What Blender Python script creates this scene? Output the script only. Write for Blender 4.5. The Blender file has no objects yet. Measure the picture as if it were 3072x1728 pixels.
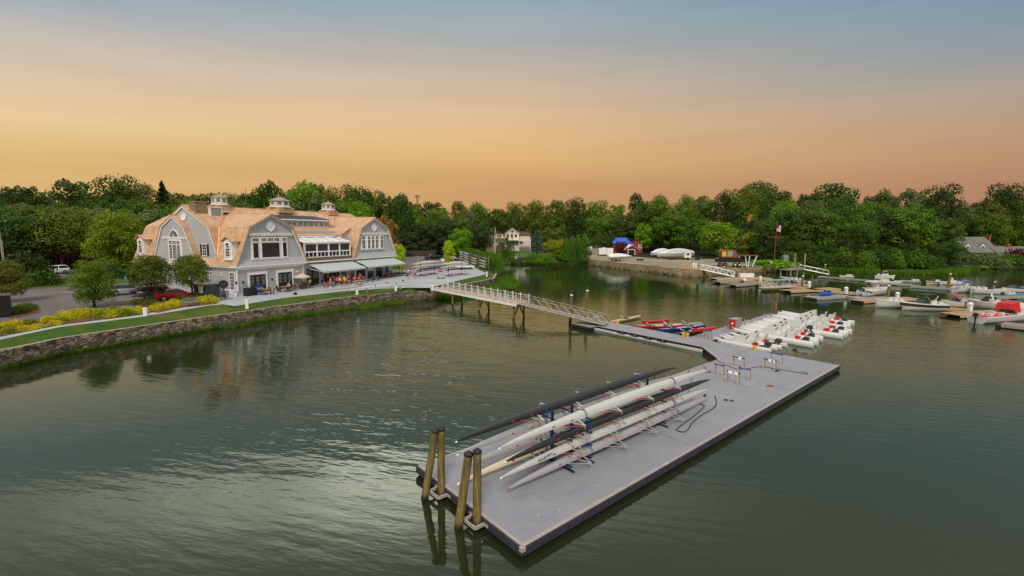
import bpy, bmesh, math, random
import numpy as np
from mathutils import Vector, Matrix
random.seed(7); rng = np.random.default_rng(7)
sc = bpy.context.scene; col = sc.collection
PI = math.pi; rad = math.radians
# ------------------------------------------------------------------ camera model (measured from the photograph)
F, PT, RL, H = 1399.4, .1199, .010, 11.5
cp, sp, cr, sr = math.cos(PT), math.sin(PT), math.cos(RL), math.sin(RL)
def ray(px, py):
    u = (px-1536)/F; v = (864-py)/F
    u, v = u*cr-v*sr, u*sr+v*cr
    return (u, cp+v*sp, -sp+v*cp)
def at(px, py, z=0.):
    r = ray(px, py); t = (z-H)/r[2]
    return Vector((r[0]*t, r[1]*t, z))
def atY(px, py, Y):
    r = ray(px, py); t = Y/r[1]
    return Vector((r[0]*t, Y, H+r[2]*t))
def zm(x0, y0, s):
    return lambda x, y: (x0+x*s, y0+y*s)
cam = bpy.data.cameras.new('camera'); co = bpy.data.objects.new('camera', cam); col.objects.link(co)
cam.sensor_width = 36; cam.lens = F/3072*36; cam.clip_end = 6000; cam.clip_start = .2
er = Vector((cr, sr*sp, sr*cp)); eu = Vector((-sr, cr*sp, cr*cp)); ef = Vector((0, cp, -sp))
m = Matrix.Identity(4)
for i in range(3):
    m[i][0], m[i][1], m[i][2] = er[i], eu[i], -ef[i]
m[2][3] = H
co.matrix_world = m; sc.camera = co
sc.view_settings.view_transform = 'Standard'; sc.view_settings.look = 'None'
sc.view_settings.exposure = 0; sc.view_settings.gamma = 1
sc.cycles.max_bounces = 6; sc.cycles.transparent_max_bounces = 8
sc.cycles.use_denoising = True

# ------------------------------------------------------------------ object helpers
def props(o, label=None, cat=None, group=None, kind=None):
    if label: o['label'] = label
    if cat: o['category'] = cat
    if group: o['group'] = group
    if kind: o['kind'] = kind
    return o
def thing(name, label, cat, loc=(0, 0, 0), rz=0., group=None):
    o = bpy.data.objects.new(name, None); col.objects.link(o)
    o.empty_display_size = .2
    o.location = loc; o.rotation_euler = (0, 0, rz)
    return props(o, label, cat, group)
def dup(o, loc=None, rz=None, label=None, parent=None, group=None):
    c = o.copy(); col.objects.link(c)
    if parent is not None: c.parent = parent
    if loc is not None: c.location = loc
    if rz is not None: c.rotation_euler = (0, 0, rz)
    if label: c['label'] = label
    if group: c['group'] = group
    for ch in o.children: dup(ch, parent=c)
    return c
class MB:
    def __init__(s): s.v = []; s.f = []; s.mi = []
    def add(s, vs, fs, m=0):
        b = len(s.v); s.v += [tuple(p) for p in vs]
        s.f += [tuple(b+i for i in f) for f in fs]; s.mi += [m]*len(fs)
        return s
    def poly(s, pts, m=0): return s.add(pts, [tuple(range(len(pts)))], m)
    def box(s, x0, x1, y0, y1, z0, z1, m=0):
        v = [(x, y, z) for z in (z0, z1) for y in (y0, y1) for x in (x0, x1)]
        return s.add(v, [(0, 2, 3, 1), (4, 5, 7, 6), (0, 1, 5, 4), (2, 6, 7, 3), (0, 4, 6, 2), (1, 3, 7, 5)], m)
    def bar(s, a, b, w, h, m=0, up=(0, 0, 1)):
        a = Vector(a); b = Vector(b); d = (b-a).normalized(); u = Vector(up)
        x = d.cross(u)
        if x.length < 1e-4: x = d.cross(Vector((1, 0, 0)))
        x.normalize(); y = x.cross(d)
        v = [p+x*i*w/2+y*j*h/2 for p in (a, b) for i, j in ((-1, -1), (1, -1), (1, 1), (-1, 1))]
        return s.add(v, [(0, 1, 2, 3), (7, 6, 5, 4), (0, 4, 5, 1), (1, 5, 6, 2), (2, 6, 7, 3), (3, 7, 4, 0)], m)
    def tube(s, pts, r, n=6, m=0, cap=True):
        pts = [Vector(p) for p in pts]; k = len(pts)
        rs = r if isinstance(r, (list, tuple)) else [r]*k
        rings = []
        ref = None
        for i, p in enumerate(pts):
            d = (pts[min(i+1, k-1)]-pts[max(i-1, 0)]).normalized()
            if ref is None: ref = Vector((0, 0, 1)) if abs(d.z) < .9 else Vector((1, 0, 0))
            x = d.cross(ref).normalized(); y = x.cross(d); ref = y
            rings.append([p+(x*math.cos(2*PI*j/n)+y*math.sin(2*PI*j/n))*rs[i] for j in range(n)])
        return s.loft(rings, m, cap)
    def loft(s, rings, m=0, cap=True, closed=True):
        n = len(rings[0]); v = [p for rg in rings for p in rg]; fs = []
        for i in range(len(rings)-1):
            for j in range(n if closed else n-1):
                a = i*n+j; b = i*n+(j+1) % n
                fs.append((a, b, b+n, a+n))
        if cap: fs += [tuple(range(n))[::-1], tuple(range((len(rings)-1)*n, len(rings)*n))]
        return s.add(v, fs, m)
    def lathe(s, prof, n=12, c=(0, 0, 0), m=0):
        return s.loft([[(c[0]+r*math.cos(2*PI*j/n), c[1]+r*math.sin(2*PI*j/n), c[2]+z) for j in range(n)] for r, z in prof], m)
    def prism(s, pts, z0, z1, m=0):
        return s.loft([[(x, y, z0) for x, y in pts], [(x, y, z1) for x, y in pts]], m)
    def disc(s, c, nrm, r, t, n=16, m=0):
        c = Vector(c); nrm = Vector(nrm).normalized()
        return s.tube([c-nrm*t/2, c+nrm*t/2], r, n, m)
    def ring(s, c, nrm, R_, r, n=16, k=5, m=0):
        c = Vector(c); nrm = Vector(nrm).normalized()
        x = nrm.orthogonal().normalized(); y = nrm.cross(x)
        rings = []
        for i in range(n):
            d = x*math.cos(2*PI*i/n)+y*math.sin(2*PI*i/n)
            rings.append([c+d*(R_+r*math.cos(2*PI*j/k))+nrm*r*math.sin(2*PI*j/k) for j in range(k)])
        v = [p for q in rings for p in q]
        return s.add(v, [(i*k+j, i*k+(j+1) % k, ((i+1) % n)*k+(j+1) % k, ((i+1) % n)*k+j) for i in range(n) for j in range(k)], m)
    def xf(s, M, i0=0):
        for i in range(i0, len(s.v)): s.v[i] = tuple(M @ Vector(s.v[i]))
        return s
    def build(s, name, mats, parent=None, smooth=False, uv=True, fix=True, ang=40):
        me = bpy.data.meshes.new(name); me.from_pydata([tuple(p) for p in s.v], [], s.f)
        if not isinstance(mats, (list, tuple)): mats = [mats]
        for q in mats: me.materials.append(q)
        me.polygons.foreach_set('material_index', s.mi)
        if fix:
            bm = bmesh.new(); bm.from_mesh(me); bmesh.ops.recalc_face_normals(bm, faces=bm.faces); bm.to_mesh(me); bm.free()
        if uv: autouv(me)
        if smooth:
            me.polygons.foreach_set('use_smooth', [True]*len(me.polygons))
            me.set_sharp_from_angle(angle=rad(ang))
        me.update()
        o = bpy.data.objects.new(name, me); col.objects.link(o)
        if parent is not None: o.parent = parent
        return o
def autouv(me):
    ul = me.uv_layers.new(name='uv'); V = me.vertices; L = me.loops
    for p in me.polygons:
        n = p.normal
        if abs(n.z) > .985: tu = Vector((1, 0, 0)); tv = Vector((0, 1, 0))
        else:
            tu = Vector((-n.y, n.x, 0)).normalized(); tv = n.cross(tu)
            if tv.z < 0: tv = -tv
        for li in p.loop_indices:
            c = V[L[li].vertex_index].co
            ul.data[li].uv = (c.dot(tu), c.dot(tv))
def sheet(name, pts, z, mat, kind='structure', parent=None, skirt=0.):
    mb = MB(); P3 = [(p[0], p[1], p[2] if len(p) > 2 else z) for p in pts]
    if skirt: mb.loft([[(x, y, q-skirt) for x, y, q in P3], P3], 0, True)
    else: mb.poly(P3)
    o = mb.build(name, mat, parent)
    if not skirt and o.data.polygons[0].normal.z < 0: o.data.flip_normals()
    if kind: o['kind'] = kind
    return o
def text_mb(body, size, name, mat, parent, loc, rot, depth=.004):
    cu = bpy.data.curves.new(name, 'FONT'); cu.body = body; cu.size = size; cu.extrude = depth
    cu.align_x = 'CENTER'; cu.align_y = 'CENTER'; cu.resolution_u = 2
    t = bpy.data.objects.new(name, cu); col.objects.link(t)
    dg = bpy.context.evaluated_depsgraph_get(); me = bpy.data.meshes.new_from_object(t.evaluated_get(dg))
    bpy.data.objects.remove(t); me.materials.clear(); me.materials.append(mat)
    o = bpy.data.objects.new(name, me); col.objects.link(o); o.parent = parent; o.location = loc; o.rotation_euler = rot
    return o

# ------------------------------------------------------------------ materials
class NT:
    def __init__(s, name):
        s.m = bpy.data.materials.new(name); s.m.use_nodes = True; s.t = s.m.node_tree
        s.b = s.t.nodes['Principled BSDF']; s.o = s.t.nodes['Material Output']
    def n(s, ty, **kw):
        q = s.t.nodes.new(ty)
        for k, v in kw.items():
            if k in q.inputs: q.inputs[k].default_value = v
            else: setattr(q, k, v)
        return q
    def l(s, a, b): s.t.links.new(a, b)
    def coord(s, which='Object'): return s.n('ShaderNodeTexCoord').outputs[which]
    def ramp(s, fac, stops, interp='LINEAR'):
        r = s.n('ShaderNodeValToRGB'); r.color_ramp.interpolation = interp
        e = r.color_ramp.elements
        while len(e) < len(stops): e.new(.5)
        for q, (p, c) in zip(e, stops): q.position = p; q.color = (*c, 1) if len(c) == 3 else c
        s.l(fac, r.inputs[0]); return r.outputs[0]
    def mix(s, fac, a, b, mode='MIX'):
        q = s.n('ShaderNodeMix', data_type='RGBA', blend_type=mode)
        for i, x in ((0, fac), (6, a), (7, b)):
            if isinstance(x, (int, float)): q.inputs[i].default_value = x
            elif isinstance(x, tuple): q.inputs[i].default_value = (*x, 1)
            else: s.l(x, q.inputs[i])
        return q.outputs[2]
    def math(s, op, a, b=None):
        q = s.n('ShaderNodeMath', operation=op)
        for i, x in ((0, a), (1, b)):
            if x is None: continue
            if isinstance(x, (int, float)): q.inputs[i].default_value = x
            else: s.l(x, q.inputs[i])
        return q.outputs[0]
    def noise(s, vec, scale, detail=4, rough=.6, sc3=None):
        if sc3:
            mp = s.n('ShaderNodeMapping'); mp.inputs['Scale'].default_value = sc3; s.l(vec, mp.inputs[0]); vec = mp.outputs[0]
        q = s.n('ShaderNodeTexNoise', Scale=scale, Detail=detail, Roughness=rough); s.l(vec, q.inputs['Vector']); return q.outputs[0]
    def bump(s, h, strength=.3, dist=.02):
        q = s.n('ShaderNodeBump', Strength=strength, Distance=dist); s.l(h, q.inputs['Height']); s.l(q.outputs[0], s.b.inputs['Normal']); return q
    def col(s, c):
        if isinstance(c, tuple): s.b.inputs['Base Color'].default_value = (*c, 1)
        else: s.l(c, s.b.inputs['Base Color'])
    def set(s, rough=.6, metal=0., spec=.5):
        s.b.inputs['Roughness'].default_value = rough; s.b.inputs['Metallic'].default_value = metal
        s.b.inputs['Specular IOR Level'].default_value = spec; return s
def mul(c, k): return tuple(min(1, x*k) for x in c)
def plain(name, c, rough=.55, metal=0., var=.18, scale=3., spec=.5, bump=0.):
    t = NT(name); co_ = t.coord()
    f = t.noise(co_, scale, 5, .65)
    t.col(t.ramp(f, [(.3, mul(c, 1-var)), (.7, mul(c, 1+var))])); t.set(rough, metal, spec)
    if bump: t.bump(t.noise(co_, scale*6), bump, .01)
    return t.m
M = {}
for nm, c, r, me_ in (('white', (.83, .82, .80), .45, 0), ('cream', (.70, .66, .52), .5, 0), ('black', (.012, .012, .014), .45, 0), ('dark_green', (.012, .02, .018), .4, 0),
        ('charcoal', (.04, .042, .045), .5, 0), ('navy', (.008, .016, .06), .4, 0), ('blue', (.01, .07, .35), .4, 0), ('tarp_blue', (.008, .1, .62), .45, 0),
        ('red', (.55, .012, .012), .4, 0), ('car_red', (.38, .006, .012), .2, .2), ('car_silver', (.5, .52, .54), .25, .5), ('car_white', (.78, .78, .78), .2, 0), ('car_black', (.012, .012, .014), .15, .2),
        ('car_grey', (.1, .1, .105), .22, .3), ('car_blue', (.01, .05, .3), .2, .2), ('yellow', (.75, .48, .01), .45, 0), ('stay_red', (.5, .06, .05), .4, 0), ('orange', (.85, .14, .02), .45, 0), ('neon', (.55, .85, .02), .6, 0),
        ('pink', (.8, .08, .25), .6, 0), ('coral', (.9, .12, .06), .6, 0), ('teal', (.03, .4, .38), .5, 0), ('purple', (.12, .1, .42), .6, 0), ('wicker', (.07, .04, .028), .7, 0),
        ('teak', (.34, .17, .1), .6, 0), ('umbrella', (.55, .48, .4), .8, 0), ('steel', (.5, .5, .5), .35, .8), ('aluminium', (.6, .6, .6), .4, .6), ('rubber', (.015, .015, .016), .8, 0),
        ('rope', (.02, .02, .022), .8, 0), ('shell_white', (.50, .495, .48), .22, 0), ('shell_grey', (.34, .34, .35), .25, 0), ('shell_black', (.02, .02, .022), .25, 0), ('shell_cream', (.66, .58, .38), .25, 0),
        ('gelcoat', (.64, .63, .60), .25, 0), ('boat_cream', (.72, .67, .52), .3, 0), ('copper', (.62, .2, .09), .4, .3), ('rust', (.25, .09, .03), .8, .1), ('brickred', (.3, .05, .035), .75, 0),
        ('barn_red', (.25, .03, .025), .75, 0), ('tail', (.5, .01, .015), .3, 0), ('skin', (.55, .3, .2), .55, 0), ('skin_dark', (.22, .11, .07), .55, 0), ('hair', (.04, .022, .012), .6, 0), ('blond', (.4, .25, .09), .6, 0),
        ('gravel_grey', (.3, .29, .28), .8, 0), ('wood_raw', (.5, .36, .2), .7, 0), ('wood_grey', (.3, .27, .23), .8, 0), ('cloth_white', (.8, .8, .8), .8, 0), ('shingle_grey', (.17, .17, .16), .85, 0), ('shingle_brown', (.16, .1, .075), .85, 0),
        ('plastic_grey', (.3, .31, .33), .5, 0), ('canvas', (.6, .58, .55), .8, 0), ('tarp_white', (.72, .72, .73), .5, 0), ('boat_blue', (.02, .3, .5), .35, 0), ('flag_red', (.55, .03, .04), .7, 0), ('burgundy', (.25, .015, .02), .6, 0)):
    M[nm] = plain(nm, c, r, me_, .05 if nm.startswith(('shell', 'gel', 'car_', 'boat')) else .18)
def glassy(name, c, r=.06):
    t = NT(name); f = t.noise(t.coord(), 1.3); t.col(t.ramp(f, [(.3, mul(c, .6)), (.7, mul(c, 1.5))])); t.set(r, 0, .7); return t.m
M['glass'] = glassy('glass', (.018, .022, .026)); M['screen'] = glassy('screen', (.02, .02, .022), .6); M['lens'] = glassy('lens', (.6, .6, .62), .1)
def siding():
    t = NT('siding'); uv = t.coord('UV'); sp_ = t.n('ShaderNodeSeparateXYZ'); t.l(uv, sp_.inputs[0])
    row = t.math('FRACT', t.math('MULTIPLY', sp_.outputs[1], 1/.16))
    br = t.n('ShaderNodeTexBrick', Scale=1., **{'Brick Width': .22, 'Row Height': .16, 'Mortar Size': .006, 'Mortar Smooth': .2})
    br.inputs['Color1'].default_value = (.51, .515, .525, 1); br.inputs['Color2'].default_value = (.455, .46, .47, 1); br.inputs['Mortar'].default_value = (.34, .345, .355, 1)
    t.l(uv, br.inputs['Vector'])
    n_ = t.noise(t.coord(), .5, 5)
    t.col(t.mix(1, br.outputs[0], t.ramp(n_, [(.3, (.88, .88, .88)), (.7, (1, 1, 1))]), 'MULTIPLY'))
    t.set(.65); t.bump(t.math('SUBTRACT', 1., row), .7, .02); return t.m
M['siding'] = siding()
def shingles(name, c1, c2, mort, dark):
    t = NT(name); uv = t.coord('UV')
    br = t.n('ShaderNodeTexBrick', Scale=1., **{'Brick Width': .26, 'Row Height': .15, 'Mortar Size': .009, 'Mortar Smooth': .3, 'Bias': -.1})
    for k, c in (('Color1', c1), ('Color2', c2), ('Mortar', mort)): br.inputs[k].default_value = (*c, 1)
    t.l(uv, br.inputs['Vector'])
    n1 = t.noise(uv, 1.1, 6, .7); n2 = t.noise(uv, .35, 4, .6)
    k = t.mix(1, br.outputs[0], t.ramp(n1, [(.35, dark), (.62, (1, 1, 1))]), 'MULTIPLY')
    t.col(t.mix(1, k, t.ramp(n2, [(.35, (.84, .8, .76)), (.65, (1.0, 1.0, 1.0))]), 'MULTIPLY'))
    t.set(.8, 0, .3); t.bump(br.outputs[1], -.5, .015); return t.m
M['cedar'] = shingles('cedar', (.73, .50, .33), (.64, .41, .255), (.43, .255, .14), (.76, .66, .55))
M['slate'] = shingles('slate', (.05, .055, .06), (.07, .075, .08), (.03, .03, .03), (.7, .7, .7))
M['asphalt_shingle'] = shingles('asphalt_shingle', (.19, .19, .175), (.23, .225, .205), (.08, .08, .08), (.75, .75, .75))
M['brown_shingle'] = shingles('brown_shingle', (.15, .09, .07), (.19, .12, .09), (.08, .05, .04), (.6, .6, .6))
def stone(name, cols, mort, scale=1.5, moss=(.03, .05, .012)):
    t = NT(name); uv = t.coord('UV')
    w = t.n('ShaderNodeTexNoise', Scale=2.2, Detail=2.); t.l(uv, w.inputs['Vector'])
    uvw = t.n('ShaderNodeVectorMath', operation='MULTIPLY_ADD'); t.l(w.outputs['Color'], uvw.inputs[0]); uvw.inputs[1].default_value = (.2, .2, 0); t.l(uv, uvw.inputs[2])
    mp = t.n('ShaderNodeMapping'); mp.inputs['Scale'].default_value = (scale*.75, scale*1.25, 1); t.l(uvw.outputs[0], mp.inputs[0])
    v1 = t.n('ShaderNodeTexVoronoi', feature='F1', Scale=1.); t.l(mp.outputs[0], v1.inputs['Vector'])
    v2 = t.n('ShaderNodeTexVoronoi', feature='DISTANCE_TO_EDGE', Scale=1.); t.l(mp.outputs[0], v2.inputs['Vector'])
    sx = t.n('ShaderNodeSeparateXYZ'); t.l(v1.outputs['Color'], sx.inputs[0])
    k = t.ramp(sx.outputs[0], [(i/(len(cols)-1), c) for i, c in enumerate(cols)])
    k = t.mix(1, k, t.ramp(t.noise(uv, 5, 5, .7), [(.25, (.6, .6, .6)), (.7, (1.15, 1.12, 1.08))]), 'MULTIPLY')
    e = t.ramp(v2.outputs['Distance'], [(.015, (1, 1, 1)), (.06, (0, 0, 0))])
    k = t.mix(e, k, mort)
    sy = t.n('ShaderNodeSeparateXYZ'); t.l(t.coord(), sy.inputs[0])
    mo = t.math('MULTIPLY', t.ramp(sy.outputs[2], [(.0, (1, 1, 1)), (.9, (0, 0, 0))]), t.ramp(t.noise(t.coord(), .8), [(.35, (0, 0, 0)), (.6, (1, 1, 1))]))
    k = t.mix(mo, k, moss)
    t.col(k); t.set(.85, 0, .3); t.bump(t.ramp(v2.outputs['Distance'], [(0, (0, 0, 0)), (.15, (1, 1, 1))]), .8, .06); return t.m
M['stone'] = stone('stone', [(.07, .05, .036), (.2, .145, .1), (.36, .3, .235), (.16, .15, .14), (.40, .28, .17), (.1, .075, .055), (.28, .22, .17)], (.045, .038, .03), 2.3)
M['stone_tan'] = stone('stone_tan', [(.3, .2, .1), (.42, .31, .18), (.36, .27, .17), (.5, .38, .24)], (.16, .115, .07), 1.1)
M['stone_chimney'] = stone('stone_chimney', [(.3, .2, .12), (.42, .3, .18), (.38, .29, .2), (.25, .18, .12)], (.2, .15, .1), 3.)
def ground_mat(name, c1, c2, s=.6, c3=None, fine=14., bump=.25, rough=.9):
    t = NT(name); co_ = t.coord()
    k = t.ramp(t.noise(co_, s, 5, .65), [(.35, c1), (.65, c2)])
    if c3: k = t.mix(t.ramp(t.noise(co_, s*.35, 4), [(.5, (0, 0, 0)), (.66, (1, 1, 1))]), k, c3)
    k = t.mix(1, k, t.ramp(t.noise(co_, fine, 3, .7), [(.25, (.72, .72, .72)), (.75, (1.2, 1.2, 1.2))]), 'MULTIPLY')
    t.col(k); t.set(rough, 0, .25); t.bump(t.noise(co_, fine, 4), bump, .03); return t.m
M['lawn'] = ground_mat('lawn', (.03, .075, .004), (.06, .11, .006), .5, (.10, .11, .014), 6)
M['lawn_far'] = ground_mat('lawn_far', (.04, .11, .008), (.07, .16, .012), .3)
M['forest_floor'] = ground_mat('forest_floor', (.010, .017, .004), (.016, .025, .006), .2)
M['mud'] = ground_mat('mud', (.035, .035, .018), (.06, .05, .028), .5, (.03, .045, .012))
M['mulch'] = ground_mat('mulch', (.12, .05, .022), (.17, .075, .035), 1.2, None, 9)
M['concrete'] = ground_mat('concrete', (.36, .37, .39), (.42, .43, .45), .25, (.36, .36, .37), 20, .08)
M['asphalt'] = ground_mat('asphalt', (.13, .112, .105), (.165, .142, .132), .25, (.115, .1, .095), 30, .1)
M['road'] = ground_mat('road', (.15, .14, .135), (.19, .18, .17), .2, None, 25, .1)
M['gravel'] = ground_mat('gravel', (.27, .21, .15), (.36, .29, .21), .3, (.16, .17, .06), 8)
M['paint'] = plain('paint', (.6, .6, .58), .7)
M['bark'] = plain('bark', (.06, .045, .032), .9, 0, .4, 4, .2, .5); M['bark_pale'] = plain('bark_pale', (.16, .125, .095), .9, 0, .35, 3, .2, .5)
def piling_mat():
    t = NT('piling'); co_ = t.coord(); sx = t.n('ShaderNodeSeparateXYZ'); t.l(co_, sx.inputs[0])
    f = t.noise(co_, 3., 6, .7, (3, 3, .35)); g = t.noise(co_, .9, 4)
    k = t.ramp(f, [(.3, (.05, .03, .012)), (.5, (.19, .13, .04)), (.72, (.33, .26, .10))])
    k = t.mix(t.ramp(g, [(.45, (0, 0, 0)), (.7, (1, 1, 1))]), k, (.07, .07, .03))
    k = t.mix(t.ramp(sx.outputs[2], [(.06, (1, 1, 1)), (.30, (0, 0, 0))]), k, (.022, .018, .012))
    t.col(k); t.set(.8, 0, .3); t.bump(f, .6, .02); return t.m
M['piling'] = piling_mat()
def deck_mat():
    t = NT('dock_deck'); uv = t.coord('UV')
    br = t.n('ShaderNodeTexBrick', Scale=1., offset=.0, **{'Brick Width': .15, 'Row Height': .12, 'Mortar Size': .018, 'Mortar Smooth': .5})
    for k, c in (('Color1', (.31, .31, .34)), ('Color2', (.295, .295, .325)), ('Mortar', (.225, .225, .25))): br.inputs[k].default_value = (*c, 1)
    t.l(uv, br.inputs['Vector'])
    b2 = t.n('ShaderNodeTexBrick', Scale=1., offset=.5, **{'Brick Width': 3.66, 'Row Height': .305, 'Mortar Size': .006, 'Mortar Smooth': .1})
    for k, c in (('Color1', (1, 1, 1)), ('Color2', (.975, .975, .98)), ('Mortar', (.86, .86, .87))): b2.inputs[k].default_value = (*c, 1)
    t.l(uv, b2.inputs['Vector'])
    k = t.mix(1, br.outputs[0], b2.outputs[0], 'MULTIPLY')
    k = t.mix(1, k, t.ramp(t.noise(uv, .5, 6, .7), [(.3, (.82, .82, .82)), (.7, (1.07, 1.07, 1.06))]), 'MULTIPLY')
    k = t.mix(1, k, t.ramp(t.noise(uv, 1.7, 5, .8, (.35, 1.6, 1)), [(.30, (.74, .74, .75)), (.42, (1, 1, 1))]), 'MULTIPLY')
    vo = t.n('ShaderNodeTexVoronoi', feature='F1', Scale=1.1); t.l(uv, vo.inputs['Vector'])
    k = t.mix(t.ramp(vo.outputs['Distance'], [(.03, (1, 1, 1)), (.06, (0, 0, 0))]), k, (.5, .5, .47))
    t.col(k); t.set(.62, 0, .4); t.bump(br.outputs[1], -.35, .01); return t.m
M['dock_deck'] = deck_mat()
def plank_mat(name, c1, c2, w=.14):
    t = NT(name); uv = t.coord('UV')
    br = t.n('ShaderNodeTexBrick', Scale=1., **{'Brick Width': 4., 'Row Height': w, 'Mortar Size': .008, 'Mortar Smooth': .1})
    for k, c in (('Color1', c1), ('Color2', c2), ('Mortar', mul(c1, .35))): br.inputs[k].default_value = (*c, 1)
    t.l(uv, br.inputs['Vector'])
    t.col(t.mix(1, br.outputs[0], t.ramp(t.noise(uv, 2., 5, .7), [(.3, (.7, .7, .7)), (.7, (1.1, 1.1, 1.1))]), 'MULTIPLY')); t.set(.8, 0, .3); return t.m
M['planks'] = plank_mat('planks', (.40, .25, .14), (.46, .31, .19)); M['planks_grey'] = plank_mat('planks_grey', (.26, .22, .17), (.32, .27, .21)); M['planks_pink'] = plank_mat('planks_pink', (.48, .28, .21), (.54, .34, .26))
M['fence_wood'] = plank_mat('fence_wood', (.10, .065, .045), (.13, .085, .06))
def awning_mat():
    t = NT('awning'); uv = t.coord('UV'); sx = t.n('ShaderNodeSeparateXYZ'); t.l(uv, sx.inputs[0])
    f = t.math('FRACT', t.math('MULTIPLY', sx.outputs[0], 1/.3))
    t.col(t.ramp(f, [(0, (.62, .63, .6)), (.5, (.26, .34, .32))], 'CONSTANT')); t.set(.8, 0, .3); return t.m
M['awning'] = awning_mat()
def leaf_mat(name, tr=.3):
    t = NT(name); oi = t.n('ShaderNodeObjectInfo'); co_ = t.coord()
    f = t.noise(co_, .55, 3, .6); g = t.noise(co_, 5., 3, .8)
    k = t.mix(1, oi.outputs['Color'], t.ramp(f, [(.3, (.62, .66, .7)), (.68, (1.35, 1.25, 1.1))]), 'MULTIPLY')
    k = t.mix(1, k, t.ramp(g, [(.3, (.75, .77, .77)), (.7, (1.22, 1.2, 1.15))]), 'MULTIPLY')
    hs = t.n('ShaderNodeHueSaturation'); t.l(k, hs.inputs['Color'])
    t.l(t.math('ADD', t.math('MULTIPLY', oi.outputs['Random'], .03), .485), hs.inputs['Hue'])
    t.col(hs.outputs[0]); t.set(.6, 0, .25)
    tb = t.n('ShaderNodeBsdfTranslucent'); t.l(hs.outputs[0], tb.inputs[0])
    mx = t.n('ShaderNodeMixShader'); mx.inputs[0].default_value = tr
    t.l(t.b.outputs[0], mx.inputs[1]); t.l(tb.outputs[0], mx.inputs[2]); t.l(mx.outputs[0], t.o.inputs[0]); return t.m
M['leaf'] = leaf_mat('leaf')
def water_mat():
    t = NT('water'); co_ = t.coord()
    mp = t.n('ShaderNodeMapping'); mp.inputs['Rotation'].default_value = (0, 0, rad(14)); t.l(co_, mp.inputs[0]); v = mp.outputs[0]
    n1 = t.noise(v, 1., 3, .55, (.55, 1.9, 1)); n2 = t.noise(v, 1., 4, .6, (.12, .3, 1)); n3 = t.noise(v, 1., 2, .5, (2.2, 5.5, 1))
    wv = t.n('ShaderNodeTexWave', wave_type='BANDS', bands_direction='Y', Scale=.42, Distortion=5., Detail=2.); wv.inputs['Detail Scale'].default_value = .6
    t.l(v, wv.inputs['Vector'])
    sx = t.n('ShaderNodeSeparateXYZ'); t.l(co_, sx.inputs[0])                      # wind: ruffled reach to the right, a breath of air in the middle of the basin, calm elsewhere
    gx = t.math('MULTIPLY', t.math('ADD', sx.outputs[0], 10.), 1/13); gy = t.math('MULTIPLY', t.math('SUBTRACT', sx.outputs[1], 48.), 1/22)
    ga = t.math('POWER', 2.718, t.math('MULTIPLY', t.math('ADD', t.math('MULTIPLY', gx, gx), t.math('MULTIPLY', gy, gy)), -1.))
    mr = lambda v_, a_, b_: (lambda q_: (t.l(v_, q_.inputs[0]), q_.outputs[0])[1])(t.n('ShaderNodeMapRange', **{'From Min': a_, 'From Max': b_, 'To Min': 0., 'To Max': 1.}))
    ruff = t.math('MULTIPLY', mr(sx.outputs[0], 2., 26.), mr(sx.outputs[1], 105., 65.))
    patch = t.math('MULTIPLY', t.math('ADD', .42, t.math('ADD', t.math('MULTIPLY', ga, .5), t.math('MULTIPLY', ruff, .75))), t.ramp(t.noise(co_, .045, 3), [(.34, (.45, .45, .45)), (.64, (1, 1, 1))]))
    h = t.math('ADD', t.math('MULTIPLY', n1, .11), t.math('MULTIPLY', n2, .08))
    h = t.math('ADD', h, t.math('MULTIPLY', n3, .024))
    h = t.math('ADD', h, t.math('MULTIPLY', wv.outputs[1], .014))
    h = t.math('MULTIPLY', h, patch)
    n4 = t.noise(v, 1., 4, .62, (.15, .45, 1)); h = t.math('ADD', h, t.math('MULTIPLY', t.math('MULTIPLY', n4, ga), .74))
    q = t.n('ShaderNodeBump', Strength=1., Distance=.26); t.l(h, q.inputs['Height'])
    k = t.ramp(t.noise(co_, .02, 4), [(.35, (.014, .020, .007)), (.65, (.020, .024, .010))])
    d = t.n('ShaderNodeBsdfDiffuse'); t.l(k, d.inputs[0]); g_ = t.n('ShaderNodeBsdfGlossy'); g_.inputs['Roughness'].default_value = .05; g_.inputs['Color'].default_value = (.82, .93, .80, 1); t.l(q.outputs[0], g_.inputs['Normal'])
    fr = t.n('ShaderNodeFresnel'); fr.inputs['IOR'].default_value = 1.62; t.l(q.outputs[0], fr.inputs['Normal'])
    mx = t.n('ShaderNodeMixShader'); t.l(fr.outputs[0], mx.inputs[0]); t.l(d.outputs[0], mx.inputs[1]); t.l(g_.outputs[0], mx.inputs[2]); t.l(mx.outputs[0], t.o.inputs[0]); return t.m
M['water'] = water_mat()
# ------------------------------------------------------------------ sky, sun
w = bpy.data.worlds.new('World'); sc.world = w; w.use_nodes = True; nt = w.node_tree; N_ = nt.nodes; Lk = nt.links
bg = N_['Background']; tc = N_.new('ShaderNodeTexCoord'); sx = N_.new('ShaderNodeSeparateXYZ'); Lk.new(tc.outputs['Generated'], sx.inputs[0])
def wm(op, a, b=None):
    q = N_.new('ShaderNodeMath'); q.operation = op
    for i, x in ((0, a), (1, b)):
        if x is None: continue
        if isinstance(x, (int, float)): q.inputs[i].default_value = x
        else: Lk.new(x, q.inputs[i])
    return q.outputs[0]
def s2l(c): return tuple(((x/255+.055)/1.055)**2.4 if x > 10 else x/255/12.92 for x in c)
def wramp(f, st):
    r = N_.new('ShaderNodeValToRGB'); e = r.color_ramp.elements
    while len(e) < len(st): e.new(.5)
    for q, (p, c) in zip(e, st): q.position = p; q.color = (*c, 1)
    Lk.new(f, r.inputs[0]); return r.outputs[0]
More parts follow.
